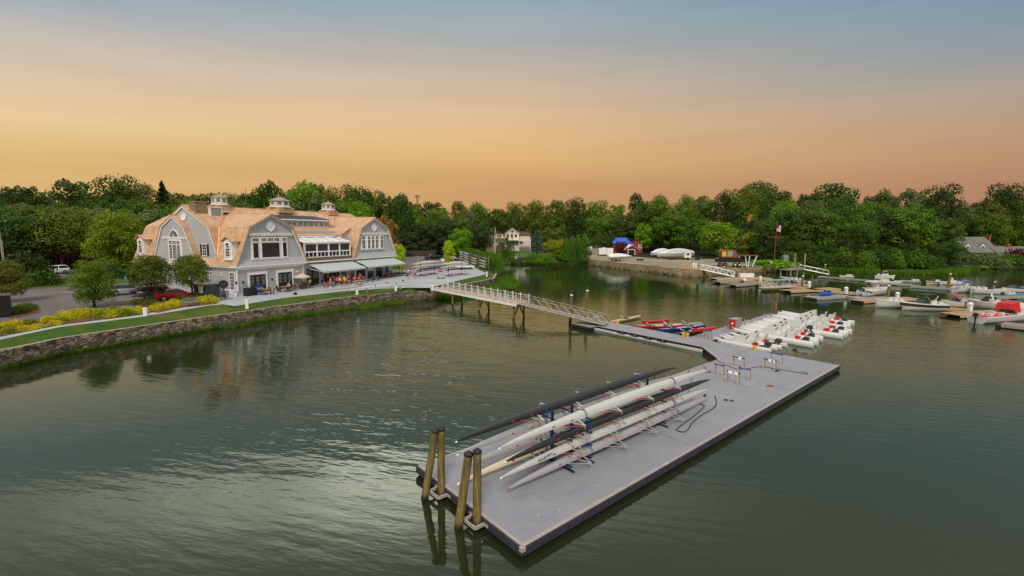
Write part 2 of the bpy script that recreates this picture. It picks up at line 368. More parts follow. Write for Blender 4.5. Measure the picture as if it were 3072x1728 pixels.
def wmix(f, a, b, mode='MIX'):
    q = N_.new('ShaderNodeMix'); q.data_type = 'RGBA'; q.blend_type = mode
    for i, x in ((0, f), (6, a), (7, b)):
        if isinstance(x, (int, float)): q.inputs[i].default_value = x
        elif isinstance(x, tuple): q.inputs[i].default_value = (*x, 1)
        else: Lk.new(x, q.inputs[i])
    return q.outputs[2]
hz = wm('SQRT', wm('ADD', wm('MULTIPLY', sx.outputs[1], sx.outputs[1]), wm('MULTIPLY', wm('MULTIPLY', sx.outputs[0], sx.outputs[0]), .25)))
el = wm('DIVIDE', wm('MULTIPLY', wm('ARCTAN2', sx.outputs[2], hz), 180/PI), 90.)          # 0..1, the cloud bands dip a little to either side
azi = wm('ARCTAN2', sx.outputs[0], sx.outputs[1])                                          # 0 = +Y, right positive
wn = N_.new('ShaderNodeTexNoise'); wn.inputs['Scale'].default_value = 1.; wn.inputs['Detail'].default_value = 6
wmp = N_.new('ShaderNodeMapping'); wmp.inputs['Scale'].default_value = (2.2, 2.2, 26); wmp.inputs['Rotation'].default_value = (0, rad(3), 0)
Lk.new(tc.outputs['Generated'], wmp.inputs[0]); Lk.new(wmp.outputs[0], wn.inputs['Vector'])
elw = wm('ADD', el, wm('MULTIPLY', wm('SUBTRACT', wn.outputs[0], .5), .024))
deg = lambda d: d/90
left = wramp(elw, [(deg(0), s2l((214, 160, 84))), (deg(5.2), s2l((222, 176, 100))), (deg(6.7), s2l((217, 172, 94))), (deg(8.8), s2l((223, 185, 113))), (deg(11.7), s2l((232, 198, 140))), (deg(14.1), s2l((226, 196, 152))), (deg(17.2), s2l((212, 192, 170))), (deg(20.9), s2l((181, 182, 182))), (deg(23.6), s2l((150, 171, 184))), (deg(29), s2l((150, 158, 162))), (deg(44), (.56, .57, .56)), (deg(62), (.82, .84, .87)), (1, (.84, .87, .92))])
mid = wramp(elw, [(deg(0), s2l((192, 136, 72))), (deg(5.9), s2l((206, 151, 82))), (deg(8.3), s2l((227, 174, 94))), (deg(10.7), s2l((227, 180, 112))), (deg(13.9), s2l((221, 182, 137))), (deg(17.6), s2l((200, 180, 158))), (deg(20.5), s2l((178, 174, 168))), (deg(23.0), s2l((159, 171, 178))), (deg(26.2), s2l((130, 160, 180))), (deg(29), s2l((150, 158, 162))), (deg(44), (.56, .57, .56)), (deg(62), (.82, .84, .87)), (1, (.84, .87, .92))])
right = wramp(elw, [(deg(0), s2l((172, 118, 80))), (deg(5.8), s2l((180, 128, 88))), (deg(8.7), s2l((186, 140, 96))), (deg(11.5), s2l((187, 150, 116))), (deg(15), s2l((170, 155, 139))), (deg(18.3), s2l((150, 154, 155))), (deg(21.3), s2l((130, 152, 165))), (deg(24.4), s2l((108, 148, 172))), (deg(29), s2l((150, 158, 162))), (deg(44), (.56, .57, .56)), (deg(62), (.82, .84, .87)), (1, (.84, .87, .92))])
wz = N_.new('ShaderNodeTexNoise'); wz.inputs['Scale'].default_value = 1.; wz.inputs['Detail'].default_value = 7; wz.inputs['Roughness'].default_value = .62
wm2 = N_.new('ShaderNodeMapping'); wm2.inputs['Scale'].default_value = (2.5, 2.5, 30); wm2.inputs['Rotation'].default_value = (rad(1), rad(-2.5), 0); Lk.new(tc.outputs['Generated'], wm2.inputs[0]); Lk.new(wm2.outputs[0], wz.inputs['Vector'])
fa = wm('ADD', wm('DIVIDE', azi, 1.9), .5)
base = wmix(wramp(fa, [(.07, (0, 0, 0)), (.5, (1, 1, 1))]), left, mid); base = wmix(wramp(fa, [(.5, (0, 0, 0)), (.93, (1, 1, 1))]), base, right)
base = wmix(1., base, wramp(wz.outputs[0], [(.3, (.965, .955, .95)), (.5, (1, 1, 1)), (.72, (1.045, 1.035, 1.02))]), 'MULTIPLY')
hsv = N_.new('ShaderNodeHueSaturation'); hsv.inputs['Saturation'].default_value = .9; Lk.new(base, hsv.inputs['Color']); base = hsv.outputs[0]
# bright patch added to the sky just above the frame, for water sheen
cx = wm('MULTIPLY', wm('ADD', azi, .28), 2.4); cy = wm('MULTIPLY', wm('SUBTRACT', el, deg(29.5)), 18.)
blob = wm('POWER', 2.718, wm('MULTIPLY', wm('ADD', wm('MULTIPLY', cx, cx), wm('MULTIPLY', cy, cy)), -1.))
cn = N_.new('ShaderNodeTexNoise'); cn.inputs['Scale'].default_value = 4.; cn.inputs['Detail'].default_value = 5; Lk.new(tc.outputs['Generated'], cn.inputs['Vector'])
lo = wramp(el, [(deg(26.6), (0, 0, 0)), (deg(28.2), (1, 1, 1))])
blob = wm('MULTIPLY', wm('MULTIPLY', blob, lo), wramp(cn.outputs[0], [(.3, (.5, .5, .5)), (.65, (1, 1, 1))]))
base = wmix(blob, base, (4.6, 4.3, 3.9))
SUN_EL, SUN_AZ = rad(47), rad(182)             # high, behind the camera, through thin cloud
nish = N_.new('ShaderNodeTexSky'); nish.sky_type = 'NISHITA'; nish.sun_disc = False; nish.sun_elevation = SUN_EL; nish.sun_rotation = SUN_AZ; nish.air_density = 1.; nish.dust_density = 3.
b2 = N_.new('ShaderNodeBackground'); Lk.new(nish.outputs[0], b2.inputs[0]); b2.inputs[1].default_value = .004
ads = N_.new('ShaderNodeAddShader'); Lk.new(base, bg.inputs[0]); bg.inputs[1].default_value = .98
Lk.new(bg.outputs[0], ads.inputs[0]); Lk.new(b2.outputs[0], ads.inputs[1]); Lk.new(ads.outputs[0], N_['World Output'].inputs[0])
sl = bpy.data.lights.new('sun', 'SUN'); sl.energy = 2.2; sl.angle = rad(16); sl.color = (1, .93, .82)
so = bpy.data.objects.new('sun', sl); col.objects.link(so)
sdir = Vector((math.sin(SUN_AZ)*math.cos(SUN_EL), math.cos(SUN_AZ)*math.cos(SUN_EL), math.sin(SUN_EL)))
so.rotation_euler = sdir.to_track_quat('Z', 'Y').to_euler()

# ------------------------------------------------------------------ water and land
wb = MB(); wb.poly([(-3000, -300, 0), (3000, -300, 0), (3000, 5000, 0), (-3000, 5000, 0)])
wo = wb.build('water', M['water']); wo['kind'] = 'structure'
zA = zm(1440, 640, .1941); zB = zm(1850, 520, .23464); zR = zm(2400, 520, .26087)
wall_px = [(0, 1051), (62.8, 1040), (179, 1015), (420, 979), (624.6, 949.6), (800, 924), (1026, 893), (1203, 875), (1301, 869.5), (1357, 861), (1484, 834.5), (1494, 815)]
wall_pts = [Vector((-44.5, -40, 1.6)), Vector((-44, 20, 1.6))] + [at(x, y, 1.6) for x, y in wall_px]
far_px = [(1479, 787.5), (1556, 793), (1661, 793), (1762, 795), (1847, 805), (1940, 815.6), (2026, 827), (2098, 826), (2174, 821), (2272, 815), (2400, 811), (2500, 813), (2635, 819), (2791, 819), (2830, 812), (2960, 806), (3072, 803)]
far_pts = [at(x, y, 0) for x, y in far_px]
shore = [p.xy for p in wall_pts] + [Vector((-4.5, 135)), Vector((-7, 165))] + [p.xy for p in far_pts] + [Vector((260, 175)), Vector((800, 220))]
land = shore + [Vector((800, 3000)), Vector((-1500, 3000)), Vector((-1500, -40))]
def land_arrays(X, Y):
    ins = np.zeros(X.shape, bool); n = len(land)
    for i in range(n):
        a, b = land[i], land[(i+1) % n]
        c = ((a[1] > Y) != (b[1] > Y)) & (X < (b[0]-a[0])*(Y-a[1])/((b[1]-a[1]) or 1e-9)+a[0]); ins ^= c
    d = np.full(X.shape, 1e9)
    for i in range(len(shore)-1):
        a, b = shore[i], shore[i+1]; e = b-a; L2 = e.length_squared
        t = np.clip(((X-a[0])*e[0]+(Y-a[1])*e[1])/L2, 0, 1)
        d = np.minimum(d, np.hypot(X-a[0]-t*e[0], Y-a[1]-t*e[1]))
    return ins, d
def hgt(X, Y):
    X = np.asarray(X, float); Y = np.asarray(Y, float)
    ins, d = land_arrays(X, Y)
    s = lambda a, b, v: np.clip((v-a)/(b-a), 0, 1)**2*(3-2*np.clip((v-a)/(b-a), 0, 1))
    hill = s(25, 190, d)*(9+7*s(20, 90, X)+3*s(-60, -160, X))*s(150, 300, Y+np.clip(X, 0, 80)*.9+np.clip(-X-60, 0, 60)*.9)
    return np.where(ins, np.minimum(2.02, -.25+d*.42)+hill, -.8-np.minimum(d*.1, 2))
def gz(x, y): return float(hgt(np.array([x]), np.array([y]))[0])
xs = np.concatenate([np.linspace(-1400, -190, 26), np.arange(-180, 230, 3.), np.linspace(240, 800, 18)])
ys = np.concatenate([np.linspace(-35, 20, 8), np.arange(24, 260, 3.), np.linspace(266, 900, 34), [1500, 2900]])
GX, GY = np.meshgrid(xs, ys); GZ = hgt(GX, GY)
me = bpy.data.meshes.new('ground'); nx = len(xs); ny = len(ys)
vv = np.stack([GX, GY, GZ], -1).reshape(-1, 3)
ff = [(j*nx+i, j*nx+i+1, (j+1)*nx+i+1, (j+1)*nx+i) for j in range(ny-1) for i in range(nx-1)]
me.from_pydata(vv.tolist(), [], ff); me.materials.append(M['forest_floor']); me.polygons.foreach_set('use_smooth', [True]*len(me.polygons))
g = bpy.data.objects.new('ground', me); col.objects.link(g); g['kind'] = 'structure'
# seawall of the rowing club (a stone wall, its cap 1.6 m over the water)
def wall_strip(name, pts, th, z0, mat, label, inward=1, cap=None, zc=None):
    mb = MB(); n = len(pts); P2 = [Vector((p[0], p[1])) for p in pts]; off = []
    for i in range(n):
        d = (P2[min(i+1, n-1)]-P2[max(i-1, 0)]).normalized(); off.append(P2[i]+Vector((-d.y, d.x))*th*inward)
    for i in range(n-1):
        za, zb = pts[i][2], pts[i+1][2]
        a, b, c, d = P2[i], P2[i+1], off[i+1], off[i]
        mb.poly([(a.x, a.y, z0), (b.x, b.y, z0), (b.x, b.y, zb), (a.x, a.y, za)]); mb.poly([(d.x, d.y, z0), (c.x, c.y, z0), (c.x, c.y, zb), (d.x, d.y, za)])
        mb.poly([(a.x, a.y, za), (b.x, b.y, zb), (c.x, c.y, zb), (d.x, d.y, za)], 1)
    for i in (0, n-1): mb.poly([(P2[i].x, P2[i].y, z0), (off[i].x, off[i].y, z0), (off[i].x, off[i].y, pts[i][2]), (P2[i].x, P2[i].y, pts[i][2])])
    o = mb.build(name, [mat, cap or mat]); props(o, label, 'wall'); return o
M['wall_cap'] = plain('wall_cap', (.30, .25, .19), .85, 0, .35, 1.5, .3, .3)
wall_strip('stone_seawall', wall_pts, .5, -1., M['stone'], 'long curving brown fieldstone seawall below the rowing club lawn', 1, M['wall_cap'])
# club grounds: lawn strip, path, plaza, car park
zP = zm(0, 780, .17941); zQ = zm(380, 780, .16304); zT = zm(1080, 740, .16304)
Zp = 2.1
path_lo = [Vector((-45.6, 20, Zp))] + [at(x, y, Zp) for x, y in ((0, 1018.6), (179, 981), (420, 951), (624, 917), (670, 913), (701, 918.5), (800, 902), (850, 894), (1026, 874), (1203, 863.5), (1288, 863.5))]
path_hi = [Vector((-46.8, 20, Zp))] + [at(x, y, Zp) for x, y in ((0, 1011), (179, 975.5), (420, 945.5), (560, 917))]
inner = []
for i, p in enumerate(wall_pts):
    d = (wall_pts[min(i+1, len(wall_pts)-1)]-wall_pts[max(i-1, 0)]).normalized(); inner.append(p+Vector((-d.y, d.x, 0))*.48)
lw = MB()
def strip(mb, A, B, m=0):
    # ribbon between two polylines (resampled to 40)
    def rs(Pn, n=48):
        L = [0]
        for i in range(len(Pn)-1): L.append(L[-1]+(Pn[i+1]-Pn[i]).length)
        out = []
        for k in range(n):
            t = L[-1]*k/(n-1); i = max(j for j in range(len(L)-1) if L[j] <= t+1e-9)
            f = (t-L[i])/max(L[i+1]-L[i], 1e-9); out.append(Pn[i].lerp(Pn[i+1], f))
        return out
    a, b = rs(A), rs(B); n = len(a); rows = 4
    V = [a[k].lerp(b[k], r/rows) for r in range(rows+1) for k in range(n)]
    mb.add(V, [(r*n+k, r*n+k+1, (r+1)*n+k+1, (r+1)*n+k) for r in range(rows) for k in range(n-1)], m)
ia = [p.copy() for p in inner[1:11]]
for p in ia: p.z = 1.585
strip(lw, ia, path_lo)
right_edge = [at(x, y, Zp) for x, y in ((1347, 848), (1400, 835.5), (1456, 823), (1454, 817), (1438, 810), (1409, 797), (1373, 781))]
ib = [p.copy() for p in inner[11:]] + [Vector((-5.2, 118, 1.6)), Vector((-5.5, 135, 1.7)), Vector((-8, 160, 1.8))]
for p in ib[:2]: p.z = 1.585
strip(lw, ib, right_edge+[Vector((-19, 158, Zp))])
lo_ = lw.build('lawn', M['lawn'], smooth=True); lo_['kind'] = 'structure'
pb = MB(); strip(pb, path_lo[:5], path_hi); po = pb.build('path', M['concrete']); po['kind'] = 'structure'
plaza = [path_lo[4]] + path_lo[5:] + right_edge + [Vector((-20, 152)), Vector((-13.5, 128)), at(1400, 806, Zp), at(1330, 812, Zp), at(1200, 808, Zp), Vector((-28, 108)), Vector((-44, 70)), at(560, 917, Zp)]
o = sheet('pavement', [(p[0], p[1]) for p in plaza], Zp+.004, M['concrete'])
lot = [Vector((-46.8, 20))] + [p for p in path_hi[1:]] + [at(560, 917, Zp), Vector((-38.9, 63.5)), Vector((-46, 72)), Vector((-62, 84)), Vector((-95, 96)), Vector((-140, 80)), Vector((-130, 20))]
sheet('car_park', [(p[0], p[1]) for p in lot], 2.085, M['asphalt'])
lot2 = [at(1195, 812, Zp), at(1330, 818, Zp), at(1408, 811, Zp), Vector((-11.5, 129)), Vector((-21, 172)), Vector((-44, 180)), Vector((-64, 172)), Vector((-54, 120)), Vector((-28, 106))]
sheet('rear_car_park', [(p[0], p[1]) for p in lot2], 2.095, M['asphalt'])
# boatyard apron on the far shore
byw = [at(x, y, 2.0) for x, y in ((1762, 778), (1850, 787.5), (1940, 796), (2033, 806), (2098, 810), (2140, 806), (2174, 801))]
wall_strip('boatyard_wall', byw, .6, -1., M['stone_tan'], 'tan stone quay wall along the far boatyard', 1, M['wall_cap'])
apron = [(p.x, p.y) for p in byw] + [(at(2290, 797, 2).x, at(2290, 797, 2).y), (75, 190), (60, 215), (30, 222), (10, 215), (at(1745, 772, 2).x, at(1745, 772, 2).y), (byw[0].x-.3, byw[0].y+.2)]
sheet('gravel_yard', apron, 2.045, M['gravel'])
byw2 = [at(x, y, 1.9) for x, y in ((2174, 802), (2230, 803), (2272, 800), (2330, 797))]
wall_strip('rubble_wall', byw2, .6, -1., M['stone_tan'], 'low stone bank below the rusty crane and tripod derrick')
# ------------------------------------------------------------------ floating docks (u along, v across)
DKO = Vector((.4558, 15.2481)); DKA = PI/2-.8643
DU = Vector((math.cos(DKA), math.sin(DKA))); DV = Vector((-DU.y, DU.x)); DZ = .45
def dk(u, v, z=DZ): p = DKO+DU*u+DV*v; return Vector((p.x, p.y, z))
def dock(name, label, pts, deck, rails=True, top=.45, edge='wall_cap', body='black', zb=.04):
    t = thing(name, label, 'dock', (DKO.x, DKO.y, 0), DKA)
    MB().prism(pts, zb, top-.012).build('float_body', M[body], t)
    q = MB().poly([(x, y, top) for x, y in pts]).build('deck', deck, t)
    if q.data.polygons[0].normal.z < 0: q.data.flip_normals()
    return t
M['rail'] = plain('rail', (.36, .32, .28), .6, 0, .15, 2)
M['rail_alu'] = plain('rail_alu', (.44, .43, .40), .5, .2)
M['pier_white'] = plain('pier_white', (.64, .63, .60), .5)
M['fender'] = plain('fender', (.035, .03, .05), .6, 0, .3, 4)
main = dock('floating_dock', 'large grey floating dock with dark fender edges carrying the boat rack', [(0, 0), (36.3, 0), (36.3, 7.44), (0, 7.44)], M['dock_deck'])
r = MB()
r.box(0, 36.3, -.02, .12, .452, .475); r.box(0, .13, .12, 7.3, .452, .475); r.box(0, 30.05, 7.33, 7.46, .452, .475)
r.build('edge_rail', M['rail'], main)
r = MB()
r.box(-.02, 36.32, -.07, -.0, .14, .45); r.box(-.07, 0, -.07, 7.5, .14, .45); r.box(0, 30, 7.44, 7.5, .14, .45); r.box(36.3, 36.36, 0, 6, .14, .45); r.build('fender', M['fender'], main)
r = MB(); r.box(-.085, .09, -.085, .09, .3, .46); r.build('corner_bracket', M['rail'], main)
for u in (12.15, 24.3): MB().box(u-.012, u+.012, .13, 7.32, .4515, .4535).build('section_joint', M['fender'], main)
wk = dock('walkway_float', 'narrower grey walkway float between the gangway foot and the large dock', [(30.05, 7.47), (36.3, 7.47), (36.3, 23.6), (33.0, 23.6), (33.2, 10.6)], M['dock_deck'])
r = MB(); r.box(30.1, 36.3, 7.47, 7.62, .452, .462); r.box(36.15, 36.3, 11.2, 14.2, .452, .462)
r.bar((30.05, 7.5, .45), (33.2, 10.6, .45), .16, .06); r.bar((33.2, 10.6, .45), (33.0, 23.6, .45), .12, .05); r.build('edge_rail', M['rail'], wk)
ld = dock('launch_float', 'grey float the white coaching launches lie bow-on to', [(36.34, 11.35), (59.5, 12.0), (59.5, 14.4), (36.34, 13.7)], M['dock_deck'])
# ------------------------------------------------------------------ guide pilings at the near end
def piling(name, label, base, top, r_=.16, cap='black', cone=True, group='guide pilings', mat='piling', cat='piling', bottom=-1.5):
    base = Vector(base); top = Vector(top); t = thing(name, label, cat, base, 0, group)
    d = top-base; u = d.normalized()
    a = u*(bottom/u.z if u.z else -1)
    MB().tube([a, d*.33, d*.66, d], [r_*1.06, r_*1.02, r_, r_*.98], 14).build('post', M[mat], t, smooth=True)
    if cap:
        x = u.orthogonal().normalized()
        MB().tube([d-u*.04, d+u*.03, d+u*(.16 if cone else .06)], [r_*1.1, r_*1.1, .02], 14).build('cap', M[cap], t, smooth=True, ang=30)
    return t
piling('piling', 'leaning olive timber piling of the farther left pair at the dock end', (-3.69, 18.98, 0), (-3.20, 19.02, 3.02))
piling('piling', 'upright dark timber piling held in the farther collar at the dock end', (-2.99, 19.06, 0), (-2.96, 19.1, 3.08))
piling('piling', 'leaning stained timber piling of the nearer pair at the dock end', (-2.00, 17.0, 0), (-1.60, 17.02, 3.0), .17)
piling('piling', 'upright olive timber piling held in the nearer collar at the dock end', (-1.28, 17.05, 0), (-1.27, 17.05, 3.1), .165)
for v, lb in ((5.14, 'farther aluminium pile collar bolted to the dock end'), (2.5, 'nearer aluminium pile collar bolted to the dock end')):
    q = thing('pile_collar', lb, 'bracket', dk(-.2, v, .26), DKA, 'pile collars')
    f = MB()
    for a, b in (((-.3, -.36, 0), (-.3, .36, 0)), ((-.3, .36, 0), (.16, .36, 0)), ((-.3, -.36, 0), (.16, -.36, 0)), ((.16, .36, 0), (.16, .62, .0)), ((.16, -.36, 0), (.16, -.62, 0))): f.bar(a, b, .09, .12)
    f.build('frame', M['rail'], q)
    for a, b in (((-.24, -.16, .02), (-.24, .16, .02)), ((.0, .28, .02), (.14, .28, .02)), ((.0, -.28, .02), (.14, -.28, .02))): MB().tube([a, b], .06, 8).build('roller', M['rubber'], q)
# ------------------------------------------------------------------ rowing shells
def hull_rings(L, B, Dp, n=26, k=9, droop=.10, e=.62):
    rings = []
    for i in range(n):
        t = i/(n-1); x = L*t; s = max(0., math.sin(PI*min(max(t, .0), 1)))**e
        b = max(.012, B/2*s); d = max(.03, Dp*(.18+.82*s)); zg = -droop*(abs(2*t-1)**3)
        rings.append([(x, -b*math.cos(PI*j/(k-1)), zg+d*math.sin(PI*j/(k-1))**.85) for j in range(k)] + [(x, b*.9, zg-.02), (x, -b*.9, zg-.02)])
    return rings
def shell(label, u, v, z, hull, stay, L=17.4, B=.57, nr=4, trim=None, name_text=None, strap='blue', ball='white', group='racing eights on the dock rack', parent_frame=None, wrap=(5.1, 13.0)):
    t = thing('rowing_shell', label, 'rowing shell', dk(u, v, z), DKA, group)
    MB().loft(hull_rings(L, B, .34), 0, True).build('hull', M[hull], t, smooth=True)
    MB().loft([[(.03+a, .035*math.cos(2*PI*j/8), -.10+.035*math.sin(2*PI*j/8)) for j in range(8)] for a in (-.09, 0)]).build('bow_ball', M[ball], t, smooth=True)
    f = MB(); f.loft([[(x0, -.006, z0), (x0, .006, z0), (x1, .006, z1), (x1, -.006, z1)] for x0, x1, z0, z1 in ((L*.855, L*.862, .25, .26), (L*.868, L*.87, .47, .47))]); f.build('fin', M['black'], t)
    for s_, ph in ((-1, 0), (1, 1.4)):
        for i in range(nr):
            x = 4.35+ph+i*2.75
            a = Vector((x+.15, s_*B*.47, .02)); p = Vector((x, s_*.86, -.02)); rg = MB()
            rg.bar(a, p, .09, .03); rg.bar(Vector((x-.25, s_*B*.45, .0)), p, .04, .03); rg.tube([p+Vector((0, 0, .04)), p+Vector((0, 0, -.16))], .02, 6)
            o = rg.build('rigger', M['aluminium'], t)
            MB().tube([p+Vector((0, 0, -.04)), (x-.95, s_*B*.46, .02)], .015, 5).build('backstay', M[stay], o)
    for x in wrap:
        for dx in (0, .09):
            st = MB(); k = 9; tt = x/L; b = B/2*math.sin(PI*tt)**.62; d = .34*(.18+.82*math.sin(PI*tt)**.62); pts = [(x+dx, -b*1.03*math.cos(PI*j/(k-1)), d*1.03*math.sin(PI*j/(k-1))**.85) for j in range(k)]
            st.tube([(x+dx, -b*1.0, -.22)]+pts+[(x+dx, b*1.0, -.22)], .013, 5)
            st.build('strap', M[strap], t)
    if trim:
        MB().loft([[(x, y*sg, z_) for x, y, z_ in ((.25, .04, -.06), (2.5, .17, .02))] for sg in (1.03, 1.0)], 0, False, False).build('bow_stripe', M[trim], t)
    if name_text:
        text_mb(name_text, .17, 'lettering', M['black'], t, (2.62, -.165, .135), (rad(118), PI, rad(5)))
    for x, y in ((2.9, .0), (4.1, .0)):
        tt = x/L; b = B/2*math.sin(PI*tt)**.62
        MB().box(x, x+.14, -b*1.0-.006, -b*.97, .05, .11).build('sticker', M['red'], t)
    return t
shell('black eight lashed with blue straps on the top far arm of the rack', .3, 4.58, 2.70, 'shell_black', 'stay_red', trim='white')
shell('pale grey eight on the far side arm just below the top black eight', .45, 4.72, 2.02, 'shell_grey', 'stay_red')
shell('grey eight half hidden on the third far side arm of the rack', .75, 4.72, 1.34, 'shell_grey', 'stay_red')
shell('cream coloured eight on the lowest far side arm, bow by the pilings', .40, 4.62, .74, 'shell_cream', 'aluminium')
shell('big white eight with black straps on the top near arm of the rack', 1.27, 2.88, 2.74, 'shell_white', 'stay_red', strap='black')
shell('black and navy eight on the near side arm below the big white eight', 1.6, 2.86, 2.06, 'shell_black', 'stay_red', trim='white')
shell('white eight with lettering by its bow, second from the bottom on the near side', 1.38, 2.88, 1.42, 'shell_white', 'stay_red', name_text='NICHOLAS UPTON')
shell('silver grey eight on the lowest near side arm, red tipped bow ball', 1.75, 2.86, .80, 'shell_grey', 'aluminium', ball='red')
t = thing('boat_rack', 'navy steel rack of uprights and arms holding the eight racing shells', 'rack', dk(0, 0), DKA)
for u in (5.25, 6.65, 13.2):
    f = MB(); f.box(u-.05, u+.05, 3.72, 3.82, .05, 2.55); f.build('upright', M['navy'], t)
    f = MB(); f.box(u-.06, u+.06, 2.3, 5.2, .0, .07); f.build('foot', M['navy'], t)
    for z in (.18, .82, 1.44, 2.1): MB().box(u-.03, u+.03, 2.45, 5.05, z, z+.06).build('arm', M['navy'], t)
# ------------------------------------------------------------------ trestles, towels, ropes, small things
def trestle(label, u, v0, v1, top=.78, pad='blue'):
    t = thing('trestle', label, 'trestle', dk(u, (v0+v1)/2), DKA, 'boat trestles')
    h = abs(v0-v1)/2+.04
    MB().tube([(0, -h, top), (0, h, top)], .045, 8).build('padded_beam', M[pad], t)
    for s_ in (-1, 1):
        for q, mt in ((-.24, 'wood_raw'), (.24, 'wood_grey')):
            MB().bar((q, s_*h*.98, 0), (q*.12, s_*h*.92, top), .085, .04, up=(0, 1, 0)).build('leg', M[mt], t)
        MB().box(-.06, .06, s_*h*.92-.05, s_*h*.92+.05, top-.06, top+.06).build('joint', M['black'], t)
    return t
def towel(label, u, v, w, top=.78):
    m_ = MB(); pts = []
    for k in range(9):
        a = -1+k/4; y = abs(a)
        pts.append((a*.05+(.03 if a > 0 else -.03)*(y > .2), top+.055-.28*max(0, y-.2)+.0))
    rings = [[(x, -w/2+j*w/6, z+.012*math.sin(j*2.1)*abs(x)*20) for x, z in pts] for j in range(7)]
    m_.loft(rings, 0, False, False)
    o = m_.build('towel', M['cloth_white'], None, smooth=True); o.location = dk(u, v); o.rotation_euler = (0, 0, DKA)
    props(o, label, 'towel', 'towels on the trestles')
    s_ = o.modifiers.new('thick', 'SOLIDIFY'); s_.thickness = .012
trestle('bare blue trestle nearest the shell sterns', 25.5, 5.6, 4.98); trestle('blue trestle with one towel near the walkway joint', 28.95, 5.74, 4.9)
trestle('trestle carrying two spread white towels', 24.4, 4.12, 3.3); trestle('bare blue trestle close behind the one with two spread towels', 26.0, 3.95, 3.18)
trestle('blue trestle with two towels bunched at one end', 30.3, 3.78, 2.93); trestle('bare blue trestle closest to the end of the large dock', 32.8, 4.24, 3.35)
towel('white towel hanging singly on a blue trestle', 28.95, 5.2, .26); towel('left white towel spread on the shared trestle', 24.4, 3.92, .36); towel('right white towel spread on the shared trestle', 24.4, 3.46, .38)
towel('white towel bunched beside another on the rear trestle', 30.3, 3.36, .24); towel('white towel over the end of the rear trestle', 30.3, 3.0, .2)
trestle('blue trestle at the root of the launch float under red sculls', 37.3, 12.6, 11.9); trestle('pale trestle beside the fuel cabinet on the launch float', 42.5, 12.7, 11.95)
trestle('trestle behind the fuel cabinet on the launch float', 48.0, 12.95, 12.3); trestle('trestle nearest the far end of the launch float', 54.0, 13.0, 12.3)
def rope(label, pts, r_=.022):
    m_ = MB(); P_ = [dk(u, v, DZ+.025) for u, v in pts]; Q = []
    for i in range(len(P_)-1):
        a = P_[max(i-1, 0)]; b = P_[i]; c = P_[i+1]; d = P_[min(i+2, len(P_)-1)]
        for k in range(5):
            s_ = k/5; Q.append(.5*((2*b)+(c-a)*s_+(2*a-5*b+4*c-d)*s_*s_+(3*b-a-3*c+d)*s_**3))
    Q.append(P_[-1]); m_.tube(Q, r_, 6)
    o = m_.build('rope', M['rope'], smooth=True); props(o, label, 'rope', 'ropes on the large dock')
rope('long dark rope snaking between the trestles toward the far edge', [(29.29, 7.29), (28.61, 6.18), (28.14, 5.1), (28.74, 4.63), (30.32, 4.09), (30.77, 2.9), (31, 1.53), (31.16, .84), (31.65, 1.18), (31.4, 1.38)])
rope('dark hose looped beside the shell sterns', [(20.4, 3.1), (19.39, 2.49), (18.23, 2.1), (16.37, 1.97), (14.81, 1.72), (13.95, 1.44), (13.35, 1.39), (13.21, 1.64), (13.38, 1.84), (14.45, 2.01), (16.22, 2.24), (17.87, 2.57), (18.2, 2.82), (18.11, 2.98)], .03)
rope('short dark rope end coiled by the inner edge', [(26.99, 7.35), (26.08, 6.64), (25.63, 6.04), (25.13, 6.03), (25.06, 6.22)])
def blob(name, label, cat, loc, dims, mat, seed=1, group=None):
    m_ = MB(); r0 = random.Random(seed)
    rings = [[((dims[0]/2)*math.cos(2*PI*j/10)*math.sin(PI*(i+.5)/6)*(1+.3*r0.uniform(-1, 1)), (dims[1]/2)*math.sin(2*PI*j/10)*math.sin(PI*(i+.5)/6)*(1+.3*r0.uniform(-1, 1)), dims[2]/2*(1-math.cos(PI*(i+.5)/6))) for j in range(10)] for i in range(6)]
    m_.loft(rings); o = m_.build(name, M[mat], smooth=True); o.location = loc; props(o, label, cat, group); return o
blob('dropped_cap', 'rust coloured cloth dropped on the bare dock', 'cloth', dk(25.7, 1.56), (.5, .22, .1), 'rust', 3)
blob('sandal', 'dark sandal lying on the dock beside the looped hose', 'sandal', dk(20.2, 2.25), (.34, .14, .09), 'black', 4); blob('sandal', 'second dark sandal a step from the looped hose', 'sandal', dk(20.35, 1.95), (.3, .15, .1), 'charcoal', 5)
blob('shoe', 'dark shoe lying under the trestle with bunched towels', 'shoe', dk(30.1, 2.7), (.4, .16, .12), 'black', 6); blob('cup', 'small dark and white bottle near the shell sterns', 'bottle', dk(19.8, 3.5), (.2, .2, .2), 'charcoal', 7)
def bucket(label, u, v):
    t = thing('bucket', label, 'bucket', dk(u, v), 0, 'yellow buckets')
    MB().lathe([(.0, 0), (.15, 0), (.2, .4), (.19, .4), (.14, .03), (0, .03)], 14).build('body', M['yellow'], t, smooth=True)
    MB().ring((0, 0, .4), (0, 0, 1), .2, .012, 14).build('rim', M['yellow'], t)
bucket('yellow bucket beside the nearest white launch', 36.0, 6.86); bucket('left of two yellow buckets by the moored singles', 35.9, 14.2); bucket('right of two yellow buckets by the moored singles', 36.15, 13.9); bucket('yellow bucket at the gangway foot', 35.9, 22.9)
t = thing('fuel_cabinet', 'weathered cabinet with a red door on the launch float', 'cabinet', dk(44.6, 12.6), DKA)
MB().box(-.75, .75, -.4, .4, .05, 1.2).build('body', M['wood_grey'], t); MB().box(-.77, -.752, -.36, .36, .1, 1.12).build('door', M['red'], t); MB().box(-.8, .8, -.45, .45, 1.2, 1.26).build('lid', M['wood_grey'], t)
MB().disc((-.785, 0, .75), (1, 0, 0), .12, .03).build('life_ring', M['white'], t)
